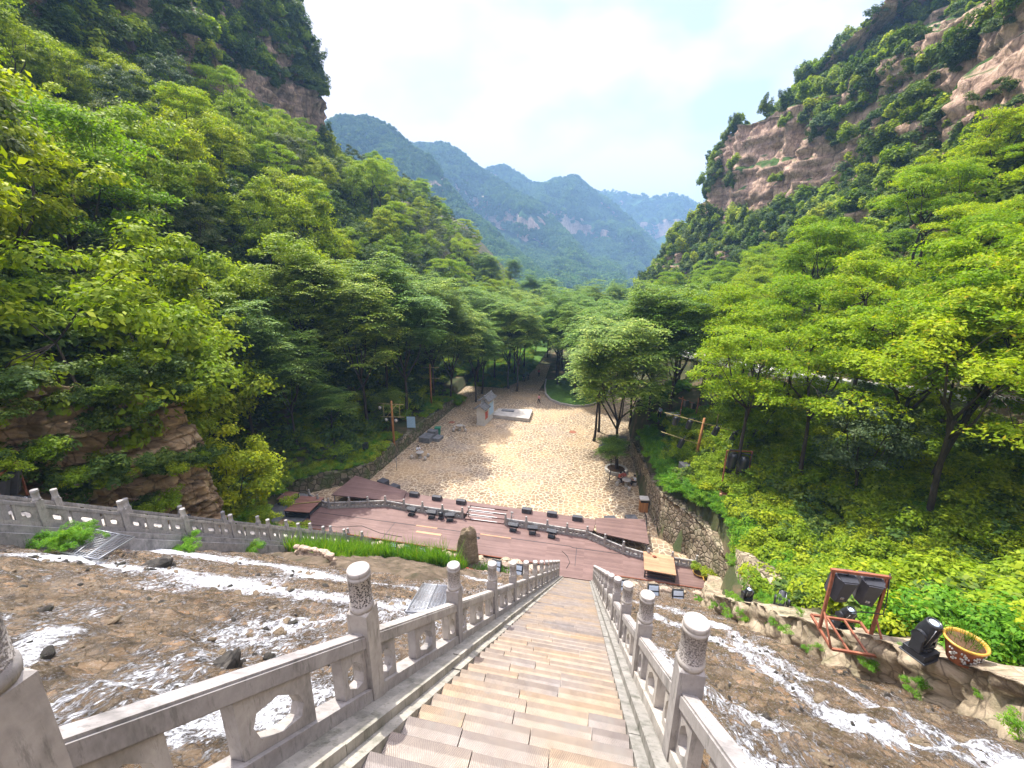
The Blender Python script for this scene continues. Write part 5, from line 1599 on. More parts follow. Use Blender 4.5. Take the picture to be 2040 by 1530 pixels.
for x, y in ((-28.4, 30.2), (-28.2, 31.6), (-26.6, 29.4)):
    m.tube([(x, y, ZS), (x, y, ZS + 1.35)], 0.03, 6)
m.tube([(-28.4, 30.2, ZS + 1.35), (-28.2, 31.6, ZS + 1.35)], 0.03, 6); m.tube([(-28.4, 30.2, ZS + 1.35), (-26.6, 29.4, ZS + 1.35)], 0.03, 6); m.tube([(-28.4, 30.2, ZS + 0.7), (-28.2, 31.6, ZS + 0.7)], 0.02, 6)
o = m.build('steel_guard_rail', MAT['steel']); tag(o, 'small grey steel guard rail at far left of the stage', 'railing')
m = MB(); m.box((0, 0, 0), (2.9, 0.09, 0.06), -0.0); o = m.build('plank', MAT['bamboo']); o.location = (-24.9, 29.6, ZS + 0.72); o.rotation_euler = (0, 0, 0.42); tag(o, 'loose pale plank lying across the red brown platform', 'plank')
m = MB(); m.tube([(-25.8, 27.9, ZS + 0.03), (-23, 27.7, ZS + 0.03), (-20.5, 27.9, ZS + 0.02), (-18.6, 28.5, ZS + 0.02), (-16.6, 27.9, ZS + 0.02), (-14.6, 27.8, ZS + 0.02)], 0.018, 5); o = m.build('cable', MAT['cable']); tag(o, 'black cable wandering along the near left edge of the stage', 'cable')
m = MB(); m.tube([(-1.2, 26.9, ZS + 0.02), (-1.0, 27.6, ZS + 0.02), (-1.25, 28.3, ZS + 0.02), (-1.7, 28.8, ZS + 0.02)], 0.018, 5); o = m.build('cable', MAT['cable']); tag(o, 'short black cable on the stage at the foot of the stairs', 'cable')

# ------------------------------------------------------------------ moving heads, racks and pots on the bank
def make_head():
    r = empty('moving_head_light')
    m = MB(); m.box((0, 0, 0.09), (0.50, 0.42, 0.16)); m.box((0, 0, 0.01), (0.56, 0.50, 0.03)); part(m, 'base', 'black', r, 0.02)
    y = empty('yoke'); y.parent = r; y.location = (0, 0, 0.17)
    y_ = MB(); y_.lathe([(0.15, 0), (0.15, 0.05)], 20)
    for s in (-1, 1):
        y_.box((s * 0.235, 0, 0.23), (0.075, 0.22, 0.42), taper=0.85); y_.lathe([(0.115, -0.04), (0.115, 0.04)], 20, (s * 0.235, 0, 0.40), Matrix.Identity(4)) if False else None
        y_.add([(s * 0.235 + dx, 0.12 * math.cos(a), 0.40 + 0.12 * math.sin(a)) for dx in (-0.04, 0.04) for a in [2 * math.pi * k / 16 for k in range(16)]],
               [(k, (k + 1) % 16, 16 + (k + 1) % 16, 16 + k) for k in range(16)] + [tuple(range(16)), tuple(range(31, 15, -1))], True)
    y_.box((0, 0, 0.06), (0.50, 0.20, 0.06))
    bpy.data.objects.remove(y)
    yo = part(y_, 'yoke', 'black', r, 0.008, (0, 0, 0.17))
    h = MB(); h.lathe([(0.10, -0.33), (0.150, -0.30), (0.165, -0.24), (0.165, -0.10), (0.180, -0.06), (0.180, 0.10), (0.165, 0.14), (0.150, 0.30), (0.135, 0.345), (0.115, 0.35), (0.11, 0.32)], 26)
    hd = part(h, 'lamp_head', 'black', r, 0, (0, 0, 0.57))
    g = MB(); g.lathe([(0.108, 0.322), (0.06, 0.338), (0.01, 0.342)], 22); part(g, 'lens', 'glass_panel', r, parent=hd)
    g = MB()
    for s in (-1, 1):
        g.tube([(s * 0.118, -0.13, -0.26), (s * 0.128, -0.138, 0.0), (s * 0.112, -0.122, 0.28)], 0.007, 5)
    part(g, 'silver_trim', 'chrome', r, parent=hd)
    return r, hd
mh0, hd0 = make_head()
def heads(spec):
    first = True
    for loc, rz, tilt, s, l in spec:
        o = mh0 if first else copy_tree(mh0)
        first = False
        o.location = loc; o.rotation_euler = (0, 0, rz); o.scale = (s, s, s)
        for c in o.children:
            if c.name.startswith('lamp_head'): c.rotation_euler = (tilt, 0, 0)
        tag(o, l, 'stage light', 'moving head lights')
def bk(px, py, z0=-0.98): return on_plane(px, py, z0)
heads([
    (bk(1832, 1302, -0.98), 0.5, 0.22, 0.82, 'large black moving head light beside the terracotta pot on the bank'),
    (bk(1678, 1252, -0.96), 0.3, 0.45, 0.76, 'black moving head light standing under the red rack'),
    (bk(1553, 1217), -0.4, -0.7, 0.85, 'black moving head light tipped sideways between the bowl planter and the rack'),
    (bk(1486, 1199), 0.2, 0.3, 0.82, 'black moving head light lowest on the right bank'),
    (Vector((-20.4, 10.1, -9.15)), 1.9, -0.9, 1.0, 'dark moving head light by the left rack at the cliff'),
    (Vector((-20.4, 13.0, -11.35)), 1.9, -0.9, 1.0, 'dark moving head light in front of the rock face, middle of the side stairs'),
    (Vector((-20.4, 15.7, -13.4)), 1.8, -0.8, 1.0, 'dark moving head light lowest beside the side stairs')])

def make_cab(w=0.52, d=0.48, h=0.80):
    """full range cabinet, hexagonal plan, hung; origin at the top"""
    r = MB()
    poly = [(-w / 2, -d * 0.1), (-w * 0.30, -d / 2), (w * 0.30, -d / 2), (w / 2, -d * 0.1), (w / 2, d / 2), (-w / 2, d / 2)]
    lo = 0.86
    vs = [(x * lo, y * lo, -h) for x, y in poly] + [(x, y, 0) for x, y in poly]; n = 6
    r.add(vs, [tuple(range(n - 1, -1, -1)), tuple(range(n, 2 * n))] + [(i, (i + 1) % n, n + (i + 1) % n, n + i) for i in range(n)])
    return r
def rack(loc, rz, wd, ht, label, cat='speaker rack'):
    r = empty('speaker_rack', loc, rz, label, cat)
    a = wd / 2
    for s in (-1, 1):
        m = MB(); m.box((s * a, 0, ht / 2), (0.055, 0.055, ht)); part(m, 'upright', 'rust', r)
        m = MB(); m.tube([(s * a, 0, 0.55), (s * a * 1.02, -0.55, 0.03)], 0.022, 6); part(m, 'brace', 'rust', r)
    m = MB(); m.box((0, 0, ht), (wd + 0.12, 0.06, 0.06)); part(m, 'crossbar', 'rust', r)
    m = MB()
    for y in (-0.55, 0.40): m.box((0, y, 0.03), (wd, 0.05, 0.05))
    for s in (-1, 1): m.box((s * a, -0.07, 0.03), (0.05, 0.95, 0.05))
    for s in (-0.35, 0.35): m.box((s * a, -0.07, 0.03), (0.04, 0.9, 0.04))
    part(m, 'base_frame', 'rust', r)
    return r
rk = rack(bk(1682, 1262), 0.0, 1.02, 1.60, 'rust red pipe rack carrying two loudspeakers on the right bank')
def cab(loc, rz, label, tilt=0.25, s=1.0):
    r = empty('loudspeaker', loc, rz, label, 'speaker', 'loudspeakers hung on racks')
    r.rotation_euler = (tilt, 0, rz); r.scale = (s, s, s)
    part(make_cab(), 'cabinet', 'charcoal', r, 0.01)
    m = MB(); m.box((0, 0.247, -0.40), (0.44, 0.012, 0.70)); part(m, 'grille', 'black_cloth', r)
    m = MB(); m.box((0, -0.06, 0.012), (0.40, 0.30, 0.02)); m.box((0, 0, 0.06), (0.03, 0.03, 0.10)); part(m, 'bracket', 'black', r)
    m = MB(); m.box((-0.02, -0.222, -0.62), (0.10, 0.012, 0.08)); part(m, 'socket_plate', 'chrome', r)
    return r
b = rk.location
cab((b.x - 0.25, b.y - 0.02, b.z + 1.50), 0.05, 'left one of two charcoal loudspeakers hanging in the right bank rack', 0.25, 0.82)
cab((b.x + 0.25, b.y - 0.02, b.z + 1.50), -0.12, 'right one of two charcoal loudspeakers hanging in the right bank rack', 0.25, 0.82)
m = MB(); m.tube([(b.x + 0.54, b.y, b.z + 1.7), (b.x + 0.53, b.y - 0.12, b.z + 1.1), (b.x + 0.45, b.y - 0.25, b.z + 0.85), (b.x + 0.05, b.y - 0.3, b.z + 0.88), (b.x - 0.25, b.y - 0.28, b.z + 0.80)], 0.012, 6); o = m.build('cable', MAT['cable']); tag(o, 'black cable looping down the rack on the right bank', 'cable')
# left rack by the cliff
r2 = rack((-20.9, 10.2, -9.35), -0.9, 1.5, 1.95, 'rust red rack with two dark loudspeakers below the left cliff')
cab((-21.2, 10.45, -7.55), 2.3, 'nearer dark loudspeaker hanging in the left cliff rack', 0.2, 1.15)
cab((-20.75, 9.85, -7.55), 2.3, 'farther left dark loudspeaker hanging in the left cliff rack', 0.2, 1.15)

def pot(loc, rtop, h, label, motif=True):
    r = empty('plant_pot', loc, 0, label, 'plant pot')
    m = MB(); m.lathe([(rtop * 0.60, 0), (rtop * 0.64, 0.02), (rtop * 0.92, h * 0.80), (rtop * 0.95, h * 0.86), (rtop * 0.88, h * 0.88), (rtop * 0.84, h * 0.70)], 34, caps=False); part(m, 'bowl', 'terracotta', r)
    m = MB(); m.lathe([(rtop * 0.95, h * 0.88), (rtop * 1.04, h * 0.90), (rtop * 1.07, h * 0.95), (rtop * 1.04, h), (rtop * 0.95, h * 0.99), (rtop * 0.90, h * 0.84)], 34, caps=False); part(m, 'rim', 'pot_rim', r)
    m = MB(); m.lathe([(0.001, h * 0.78), (rtop * 0.90, h * 0.86), (rtop * 0.86, h * 0.89), (rtop * 0.3, h * 0.93), (0.001, h * 0.94)], 20); part(m, 'soil', 'soil', r)
    if motif:
        # pale moulded flower sprigs round the side
        for k in range(7):
            a = -2.7 + k * 0.62
            m = MB()
            for q in range(6):
                zz = h * (0.25 + 0.09 * q); rr_ = rtop * (0.66 + 0.30 * (zz / (h * 0.8))) + 0.004
                wv = 0.14 * math.sin(q * 2.1 + k)
                for s in (-1, 1):
                    aa = a + wv + s * (0.05 + 0.02 * (q % 2))
                    m.rock((rr_ * math.cos(aa), rr_ * math.sin(aa), zz), 0.018 * rtop / 0.35, q + k, (1, 1, 1.3), 5, 0.1)
            part(m, 'moulded_sprig', 'plaster', r)
    return r
pot(bk(1915, 1318, -0.98) + Vector((-0.08, -0.05, 0.07)), 0.27, 0.42, 'large terracotta pot with ochre rim and pale moulded sprigs on the bank')
pot(bk(1527, 1192, -0.85), 0.34, 0.36, 'terracotta bowl planter between two small moving head lights', False)
pot(Vector((8.95, 27.7, -21.75)), 0.55, 0.55, 'terracotta bowl planter with green bush by the right end of the stage', False)
pot(Vector((8.3, 28.4, -21.75)), 0.45, 0.5, 'second bowl planter with bush, nearer the stage balustrade end', False)

# steel grates
def grate(name, corners, nx, ny, label):
    r = empty(name, corners[0], 0, label, 'grate')
    c = [Vector(p) - Vector(corners[0]) for p in corners]
    P = lambda u, v: c[0] * (1 - u) * (1 - v) + c[1] * u * (1 - v) + c[2] * u * v + c[3] * (1 - u) * v
    m = MB()
    for a, b in (((0, 0), (1, 0)), ((1, 0), (1, 1)), ((1, 1), (0, 1)), ((0, 1), (0, 0)), ((0.36, 0), (0.36, 1)), ((0.68, 0), (0.68, 1))):
        m.tube([P(*a), P(*b)], 0.028, 5)
    part(m, 'frame', 'steel', r)
    m = MB()
    for k in range(1, nx): m.tube([P(k / nx, 0), P(k / nx, 1)], 0.011, 4)
    for k in range(1, ny): m.tube([P(0, k / ny), P(1, k / ny)], 0.011, 4)
    part(m, 'mesh_bars', 'steel', r)
grate('steel_grate', [(-14.9, 7.81, -8.15), (-13.5, 7.79, -8.15), (-15.3, 9.96, -9.2), (-16.4, 9.43, -8.65)], 14, 16, 'sloping square steel grate leaning at the left edge of the cascade')
grate('steel_grate', [(-3.55, 6.7, -6.95), (-2.55, 7.1, -7.15), (-3.3, 9.6, -8.75), (-4.3, 9.2, -8.5)], 14, 26, 'dark steel grate lying beside the central stairs, behind the balustrade')

# ------------------------------------------------------------------ plaza furniture
def figure(loc, rz, pose, shirt, trousers, label, hat=None, s=1.0, hold=None):
    root = empty('person', loc, rz, label, 'person')
    if pose == 'walk':
        J = {'pel': (0, 0, .92), 'chest': (0, 0.02, 1.25), 'neck': (0, 0.02, 1.42), 'head': (0, 0.05, 1.52), 'top': (0, 0.05, 1.64),
             'shl': (.17, 0.02, 1.36), 'ell': (.24, -.05, 1.10), 'wrl': (.25, .10, .90), 'hdl': (.25, .14, .82), 'shr': (-.17, 0.02, 1.36), 'elr': (-.23, .02, 1.09), 'wrr': (-.22, .20, .95), 'hdr': (-.21, .27, .90),
             'hpl': (.09, 0, .88), 'knl': (.10, .20, .50), 'anl': (.10, .16, .09), 'tol': (.10, .30, .03), 'hpr': (-.09, 0, .88), 'knr': (-.10, .02, .48), 'anr': (-.10, -.26, .12), 'tor': (-.10, -.16, .03)}
    else:
        J = {'pel': (0, 0, .50), 'chest': (0, .04, .83), 'neck': (0, .07, 1.00), 'head': (0, .13, 1.10), 'top': (0, .13, 1.22),
             'shl': (.17, .06, .94), 'ell': (.25, .16, .70), 'wrl': (.15, .38, .72), 'hdl': (.12, .45, .74), 'shr': (-.17, .06, .94), 'elr': (-.25, .16, .70), 'wrr': (-.12, .36, .70), 'hdr': (-.08, .43, .74),
             'hpl': (.09, .02, .48), 'knl': (.13, .42, .48), 'anl': (.13, .40, .09), 'tol': (.13, .54, .03), 'hpr': (-.09, .02, .48), 'knr': (-.14, .40, .48), 'anr': (-.15, .46, .09), 'tor': (-.16, .60, .03)}
    RAD = {'pel': .13, 'chest': .135, 'neck': .055, 'head': .10, 'top': .075, 'sh': .07, 'el': .045, 'wr': .032, 'hd': .036, 'hp': .095, 'kn': .06, 'an': .04, 'to': .035}
    def skin(name, names, edges, grow_, mat, parent):
        me = bpy.data.meshes.new(name)
        idx = {n: i for i, n in enumerate(names)}
        me.from_pydata([J[n] for n in names], [(idx[a], idx[b]) for a, b in edges], [])
        o = link(name, me, parent); me.materials.append(MAT[mat])
        sk = o.modifiers.new('s', 'SKIN'); sk.use_smooth_shade = True
        for n in names:
            r = RAD[n] if n in RAD else RAD[n[:2]]
            v = me.skin_vertices[0].data[idx[n]]; v.radius = (r * grow_, r * grow_ * (0.8 if n in ('chest', 'pel') else 1)); v.use_root = (n == names[0])
        o.modifiers.new('d', 'SUBSURF').levels = 1; o.modifiers['d'].render_levels = 1
        return o
    E_ = [('pel', 'chest'), ('chest', 'neck'), ('neck', 'head'), ('head', 'top')]
    for q in 'lr': E_ += [('chest', 'sh' + q), ('sh' + q, 'el' + q), ('el' + q, 'wr' + q), ('wr' + q, 'hd' + q), ('pel', 'hp' + q), ('hp' + q, 'kn' + q), ('kn' + q, 'an' + q), ('an' + q, 'to' + q)]
    body = skin('body', list(J), E_, 0.92, 'skin', root)
    skin('shirt', ['chest', 'pel', 'shl', 'ell', 'shr', 'elr'], [('pel', 'chest'), ('chest', 'shl'), ('shl', 'ell'), ('chest', 'shr'), ('shr', 'elr')], 1.16, shirt, root)
    skin('trousers', ['pel', 'hpl', 'knl', 'anl', 'hpr', 'knr', 'anr'], [('pel', 'hpl'), ('hpl', 'knl'), ('knl', 'anl'), ('pel', 'hpr'), ('hpr', 'knr'), ('knr', 'anr')], 1.12, trousers, root)
    hx, hy, hz_ = J['head']
    m = MB(); m.rock((hx, hy - 0.022, hz_ + 0.075), 0.112, 3, (1, 1.02, 0.85), 12, 0.05); part(m, 'hair', hat or 'hair', root)
    m = MB(); m.rock((hx, hy + 0.095, hz_ + 0.02), 0.02, 3, (0.8, 1, 1.2), 6, 0.05); part(m, 'nose', 'skin', root)
    root.scale = (s, s, s)
    return root

def table_set(x, y, stools, label, z=ZP + 0.004):
    r = empty('stone_table', (x, y, z), 0, label, 'table', 'round stone tables on the plaza')
    m = MB(); m.lathe([(0.42, 0.66), (0.46, 0.68), (0.46, 0.75), (0.43, 0.77)], 26); part(m, 'table_top', 'concrete', r)
    m = MB(); m.lathe([(0.24, 0), (0.20, 0.1), (0.16, 0.35), (0.20, 0.6), (0.24, 0.66)], 18); part(m, 'pedestal', 'concrete', r)
    for a, l in stools:
        m = MB(); m.lathe([(0.13, 0), (0.17, 0.12), (0.18, 0.24), (0.15, 0.40), (0.12, 0.43)], 16)
        o = m.build('stone_stool', MAT['concrete']); o.location = (x + 0.95 * math.cos(a), y + 0.95 * math.sin(a), z); tag(o, l, 'stool', 'stone stools round the plaza tables')
table_set(-19.7, 43.2, [(-2.7, 'stone stool left of the table where a person in white sits'), (-0.5, 'stone stool at lower right of the table of the person in white'), (0.5, 'stone stool at upper right of the table of the person in white'), (2.2, 'stone stool under the person in white')], 'round stone table with a person in white, below the left wall')
table_set(-17.9, 52.6, [(-2.4, 'stone stool at lower left of the empty stone table'), (-0.3, 'stone stool right of the empty stone table'), (1.2, 'stone stool behind the empty stone table'), (2.8, 'stone stool far left of the empty stone table')], 'empty round stone table between the bench and the roofed screen wall')
table_set(3.85, 41.6, [(2.4, 'stone stool under the couple in red'), (0.3, 'stone stool under the person in pale shirt at the right table'), (-1.3, 'pale stone stool in front of the table under the leaning tree'), (-3.0, 'stone stool left of the table under the leaning tree')], 'round stone table with seated people under the leaning tree')
figure((-20.25, 43.95, ZP), -2.3, 'sit', 'shirt_white', 'dark_cloth', 'person in a white shirt sitting at the left stone table')
figure((3.15, 42.3, ZP), -2.3, 'sit', 'shirt_red', 'dark_cloth', 'person in a red patterned top sitting at the right stone table')
figure((3.65, 42.75, ZP), 2.9, 'sit', 'shirt_red', 'dark_cloth', 'second person in red, sitting close behind the first at the right stone table', s=0.92)
figure((4.75, 41.9, ZP), 1.9, 'sit', 'shirt_white', 'dark_cloth', 'person in a pale shirt and dark trousers sitting on the right of the stone table')
figure((-8.85, 66.6, ZP), 2.6, 'walk', 'shirt_pink', 'dark_cloth', 'person in a pink top and black trousers walking across the plaza')
figure((-13.7, 79.4, ZP), 2.9, 'walk', 'dark_cloth', 'dark_cloth', 'dark dressed walker, left of a pair at the far end of the path')
figure((-13.0, 80.6, ZP), 3.2, 'walk', 'dark_cloth', 'dark_cloth', 'dark dressed walker, right of a pair at the far end of the path')
figure((-11.4, 84.4, ZP), 0.1, 'walk', 'shirt_red', 'dark_cloth', 'farthest walker, alone on the right side of the path')
figure((7.6, 49.3, float(H(7.6, 49.3))), 2.6, 'walk', 'shirt_blue', 'dark_cloth', 'person in a blue and white shirt standing among the trees right of the plaza')

# roofed screen wall
def screen_wall():
    r = empty('screen_wall', (-15.6, 55.0, ZP), -0.42 + math.pi / 2 - 0.9, 'pale screen wall with stepped grey tiled roofs standing on the plaza', 'wall')
    r.rotation_euler = (0, 0, 0.0)
    # runs away from the viewer along +y, narrow end forward
    Ls = [(0.0, 1.7, 2.35), (1.7, 4.2, 3.1)]
    for y0, y1, h in Ls:
        m = MB(); m.box((0, (y0 + y1) / 2, h / 2), (1.15, y1 - y0 - 0.01, h)); m.box((0, (y0 + y1) / 2, 0.16), (1.25, y1 - y0 + 0.08, 0.32)); part(m, 'wall_body', 'plaster', r)
        # gabled tile roof: ridge along y, curved eaves
        m = MB(); e = 0.95; n = 9
        yy0, yy1 = y0 - 0.32, y1 + (0.0 if y1 < 4 else 0.3)
        for s in (-1, 1):
            prof = [(0, h + 0.72), (s * e * 0.35, h + 0.42), (s * e * 0.7, h + 0.20), (s * e, h + 0.12)]
            vs = [(a, yy, z) for yy in (yy0, yy1) for a, z in prof] + [(a, yy, z - 0.09) for yy in (yy0, yy1) for a, z in prof]
            m.add(vs, [(0, 1, 5, 4), (1, 2, 6, 5), (2, 3, 7, 6), (8, 12, 13, 9), (9, 13, 14, 10), (10, 14, 15, 11), (0, 8, 9, 1), (1, 9, 10, 2), (2, 10, 11, 3), (4, 5, 13, 12), (5, 6, 14, 13), (6, 7, 15, 14), (3, 11, 15, 7)])
            k = int((yy1 - yy0) / 0.17)
            for i in range(k + 1):
                y_ = yy0 + 0.04 + i * (yy1 - yy0 - 0.08) / k
                m.tube([(a, y_, z + 0.03) for a, z in prof], 0.045, 6)
        m.tube([(0, yy0 - 0.05, h + 0.86), (0, yy0 + 0.2, h + 0.78), (0, yy1 - 0.2, h + 0.78), (0, yy1 + 0.05, h + 0.86)], 0.09, 8)
        part(m, 'tile_roof', 'tile', r)
        m = MB(); m.add([(-0.575, y0, h), (0.575, y0, h), (0, y0, h + 0.62), (-0.575, y0 + 0.2, h), (0.575, y0 + 0.2, h), (0, y0 + 0.2, h + 0.62)], [(0, 1, 2), (5, 4, 3), (0, 2, 5, 3), (1, 4, 5, 2)]); part(m, 'gable', 'plaster', r)
    # picture panels on the plaza side
    m = MB(); m.box((0.582, 0.9, 1.35), (0.012, 1.0, 1.1)); part(m, 'red_panel', 'shirt_red', r)
    m = MB(); m.box((0.582, 2.9, 1.75), (0.012, 1.7, 1.8)); part(m, 'blue_grey_panel', 'signblue', r)
    return r
sw = screen_wall(); sw.rotation_euler = (0, 0, -0.10)
pb = empty('stone_plinth', (-11.8, 60.0, ZP), 0, 'low flat stone plinth on the plaza beside the roofed screen wall', 'plinth')
m = MB(); m.prism([(-3.1, -1.6), (2.75, -2.1), (2.6, 2.1), (-2.7, 1.5)], 0.0, 0.55); part(m, 'block', 'concrete', pb, 0.03)
m = MB(); m.box((-1.0, 0.55, 0.62), (1.9, 0.75, 0.12), 0.02); part(m, 'inset_slab', 'slate', pb)

# bench blocks, bins, signs and poles
bn = empty('stone_bench', (-20.9, 48.3, ZP), -0.1, 'dark stepped stone blocks by the left wall, beside the green bin', 'bench')
m = MB(); m.box((0, 0, 0.35), (1.5, 1.8, 0.7)); part(m, 'block', 'slate', bn, 0.03)
m = MB(); m.box((0.2, 1.2, 0.5), (1.2, 0.9, 1.0)); part(m, 'block', 'slate', bn, 0.03)
m = MB(); m.box((1.25, 0.6, 0.22), (0.9, 1.4, 0.44)); part(m, 'block', 'slate', bn, 0.03)
gb = empty('waste_bin', (-20.2, 50.3, ZP), 0.2, 'green plastic bin beside the dark stone blocks', 'bin')
m = MB(); m.box((0, 0, 0.55), (0.62, 0.62, 1.0), taper=1.22); part(m, 'bin_body', 'green_bin', gb, 0.03)
m = MB(); m.box((0, 0, 1.09), (0.82, 0.82, 0.07)); part(m, 'rim', 'green_bin', gb, 0.02)
wb = empty('waste_bin', (5.15, 37.1, ZP), 0.1, 'timber clad litter bin with pale lid at the foot of the right wall', 'bin')
m = MB(); m.box((0, 0, 0.5), (0.72, 0.6, 1.0)); part(m, 'timber_body', 'wood_pole', wb, 0.01)
m = MB(); m.box((0, 0, 1.32), (0.82, 0.7, 0.14)); part(m, 'lid', 'plaster', wb, 0.02)
m = MB(); m.box((0, 0, 1.12), (0.66, 0.54, 0.26)); part(m, 'opening', 'black', wb)
m = MB(); m.tube([(5.6, 46.5, -20.0), (5.3, 43.0, -20.9), (5.45, 40.2, -21.9), (5.1, 38.4, -21.97), (5.35, 36.2, -21.97), (5.2, 33.8, -21.97)], 0.045, 6); o = m.build('cable', MAT['cable']); tag(o, 'thick black hose running down the right wall to the plaza', 'hose')

stp = empty('stone_steps', (2.4, 50.4, ZP), -0.05, 'dark grey stone steps at the right edge of the plaza', 'steps')
for k in range(4):
    m = MB(); m.box((0.25 * k, 0.55 * k, 0.17 + 0.28 * k), (2.9 - 0.2 * k, 1.5, 0.34 if k == 0 else 0.28)); part(m, 'step', 'slate', stp, 0.02)

rg = MB()
n = 20; vs = []; fs_ = []
for i in range(n):
    a = 2 * math.pi * i / n
    for r_, z_ in ((1.25, 0), (1.25, 0.32), (0.98, 0.32), (0.98, 0.0)): vs.append((r_ * math.cos(a), r_ * math.sin(a), z_))
for i in range(n):
    j = (i + 1) % n
    for k in range(3): fs_.append((i * 4 + k, j * 4 + k, j * 4 + k + 1, i * 4 + k + 1))
rg.add(vs, fs_)
tr_ = empty('tree_planter', (2.9, 44.9, ZP), 0, 'low round stone kerb round the foot of the leaning tree', 'planter')
part(rg, 'kerb_ring', 'concrete', tr_)
m = MB(); m.lathe([(1.0, 0), (1.0, 0.24), (0.01, 0.3)], 20); part(m, 'soil', 'soil', tr_)

def lamp_pole(x, y, z, h, label, arms, lamps, mat='wood_pole', r=0.13, lean=0.0):
    p = empty('light_pole', (x, y, z), 0, label, 'pole')
    m = MB(); m.tube([(0, 0, -0.3), (lean * 0.5, 0, h * 0.5), (lean, 0, h)], [r, r * 0.92, r * 0.82], 12); part(m, 'pole', mat, p)
    for (x0, z0, x1, z1) in arms:
        m = MB(); m.tube([(x0, -0.16, z0), (x1, -0.16, z1)], 0.036, 7); part(m, 'arm', 'bamboo', p)
    return p
def par(loc, label, rz=0.0, tilt=0.3, s=1.0, group=None):
    r = empty('par_lamp', loc, rz, label, 'stage light', group)
    r.rotation_euler = (tilt, 0, rz); r.scale = (s, s, s)
    m = MB(); m.lathe([(0.02, 0.02), (0.12, 0), (0.15, -0.12), (0.15, -0.50), (0.16, -0.52), (0.14, -0.52), (0.135, -0.47)], 18); part(m, 'can', 'black', r)
    m = MB(); m.box((-0.18, 0, -0.05), (0.02, 0.05, 0.42)); m.box((0.18, 0, -0.05), (0.02, 0.05, 0.42)); m.box((0, 0, 0.16), (0.38, 0.05, 0.02)); part(m, 'yoke', 'black', r)
    m = MB(); m.lathe([(0.13, -0.47), (0.01, -0.485)], 16); part(m, 'lens', 'glass_panel', r)
    return r
pz = -20.35
lamp_pole(-22.75, 42.9, pz, 5.3, 'orange timber pole with a ladder of bamboo arms on the left bank', [(-1.6, 4.9, 1.6, 5.0), (-1.5, 3.3, 1.6, 3.5), (-0.95, 3.3, -0.95, 5.0), (1.05, 3.4, 1.05, 5.0), (0.75, 5.0, -0.6, 3.4)], 0)
for i, (dx, dz, l) in enumerate([(-1.25, 4.5, 'round pale lamp on the left bank pole, upper left'), (-0.55, 3.1, 'round pale lamp on the left bank pole, lower left'), (0.65, 3.1, 'round pale lamp on the left bank pole, lower right')]):
    r = empty('par_lamp', (-22.75 + dx, 42.55, pz + dz), 0, l, 'stage light', 'lamps on the left bank pole')
    m = MB(); m.lathe([(0.20, -0.1), (0.24, 0.05), (0.24, 0.10)], 18, (0, 0, 0), Matrix.Rotation(math.pi / 2, 4, 'X')); part(m, 'can', 'black', r)
    m = MB(); m.lathe([(0.20, 0.105), (0.02, 0.115)], 18, (0, 0, 0), Matrix.Rotation(math.pi / 2, 4, 'X')); part(m, 'lens', 'plaster', r)
lamp_pole(-23.6, 56.7, pz, 6.5, 'second orange timber pole farther along the left bank among the trees', [(-1.4, 6.0, 1.4, 6.1), (-1.4, 4.4, 1.5, 4.5)], 0)
g0 = -17.0
lamp_pole(9.1, 37.3, g0 - 0.1, 4.6, 'timber pole hung with black lamps above the right wall', [(-3.0, 4.9, 3.1, 3.6), (-3.1, 3.1, 0.2, 2.2)], 0, lean=0.35)
for i, (dx, dz, l) in enumerate([(-2.2, 4.5, 'black lamp at the far left of the right hillside pole'), (-1.0, 4.25, 'black lamp just left of the right hillside pole top'), (1.25, 3.85, 'black lamp just right of the right hillside pole top'), (2.75, 3.5, 'black lamp at the far right of the right hillside pole'), (-1.4, 2.45, 'black lamp on the lower left arm of the right hillside pole'), (1.1, 1.6, 'black lamp low on the right of the right hillside pole')]):
    par((9.3 + dx, 37.1, g0 + dz), l, 0.3 * i, 0.35, 1.55, 'lamps on the right hillside pole')
bx = empty('loudspeaker', (8.3, 35.7, float(H(8.3, 35.7)) - 0.05), 0.25, 'black cabinet on the grass at the foot of the right hillside pole', 'speaker')
m = MB(); m.box((0, 0, 0.75), (1.35, 1.0, 0.9)); part(m, 'cabinet', 'charcoal', bx, 0.03)
m = MB()
for a in (-0.5, 0.5):
    for c in (-0.35, 0.35): m.box((a, c, 0.15), (0.1, 0.1, 0.35))
part(m, 'stand', 'black', bx)
# frame with two lamps further right
lf = empty('lamp_frame', (10.7, 31.6, float(H(10.7, 31.6))), 0.15, 'rust red frame with two black lamps beside a tree on the right slope', 'frame')
m = MB()
for a in (-0.9, 0.9): m.box((a, 0, 1.65), (0.08, 0.08, 3.3))
m.box((0, 0, 3.3), (1.9, 0.07, 0.07)); part(m, 'uprights', 'rust', lf)
m = MB(); m.box((0, -0.5, 0.1), (2.1, 0.07, 0.07)); m.box((0, 0.5, 0.1), (2.1, 0.07, 0.07)); m.box((-1.0, 0, 0.1), (0.07, 1.0, 0.07)); m.box((1.0, 0, 0.1), (0.07, 1.0, 0.07)); part(m, 'base_frame', 'rust', lf)
z_ = lf.location.z
par((10.35, 31.5, z_ + 3.1), 'black lamp on the left of the rust red slope frame', 0.2, 0.25, 2.2, 'lamps on the slope frame')
par((11.15, 31.6, z_ + 2.8), 'black lamp on the right of the rust red slope frame', -0.2, 0.25, 2.2, 'lamps on the slope frame')
m = MB(); m.prism([(9.6, 30.9), (11.9, 30.7), (12.1, 32.3), (9.8, 32.5)], z_ - 0.5, z_ + 0.03); o = m.build('plank_pad', MAT['deck_pale']); tag(o, 'small plank pad under the lamp frame on the right slope', 'platform')
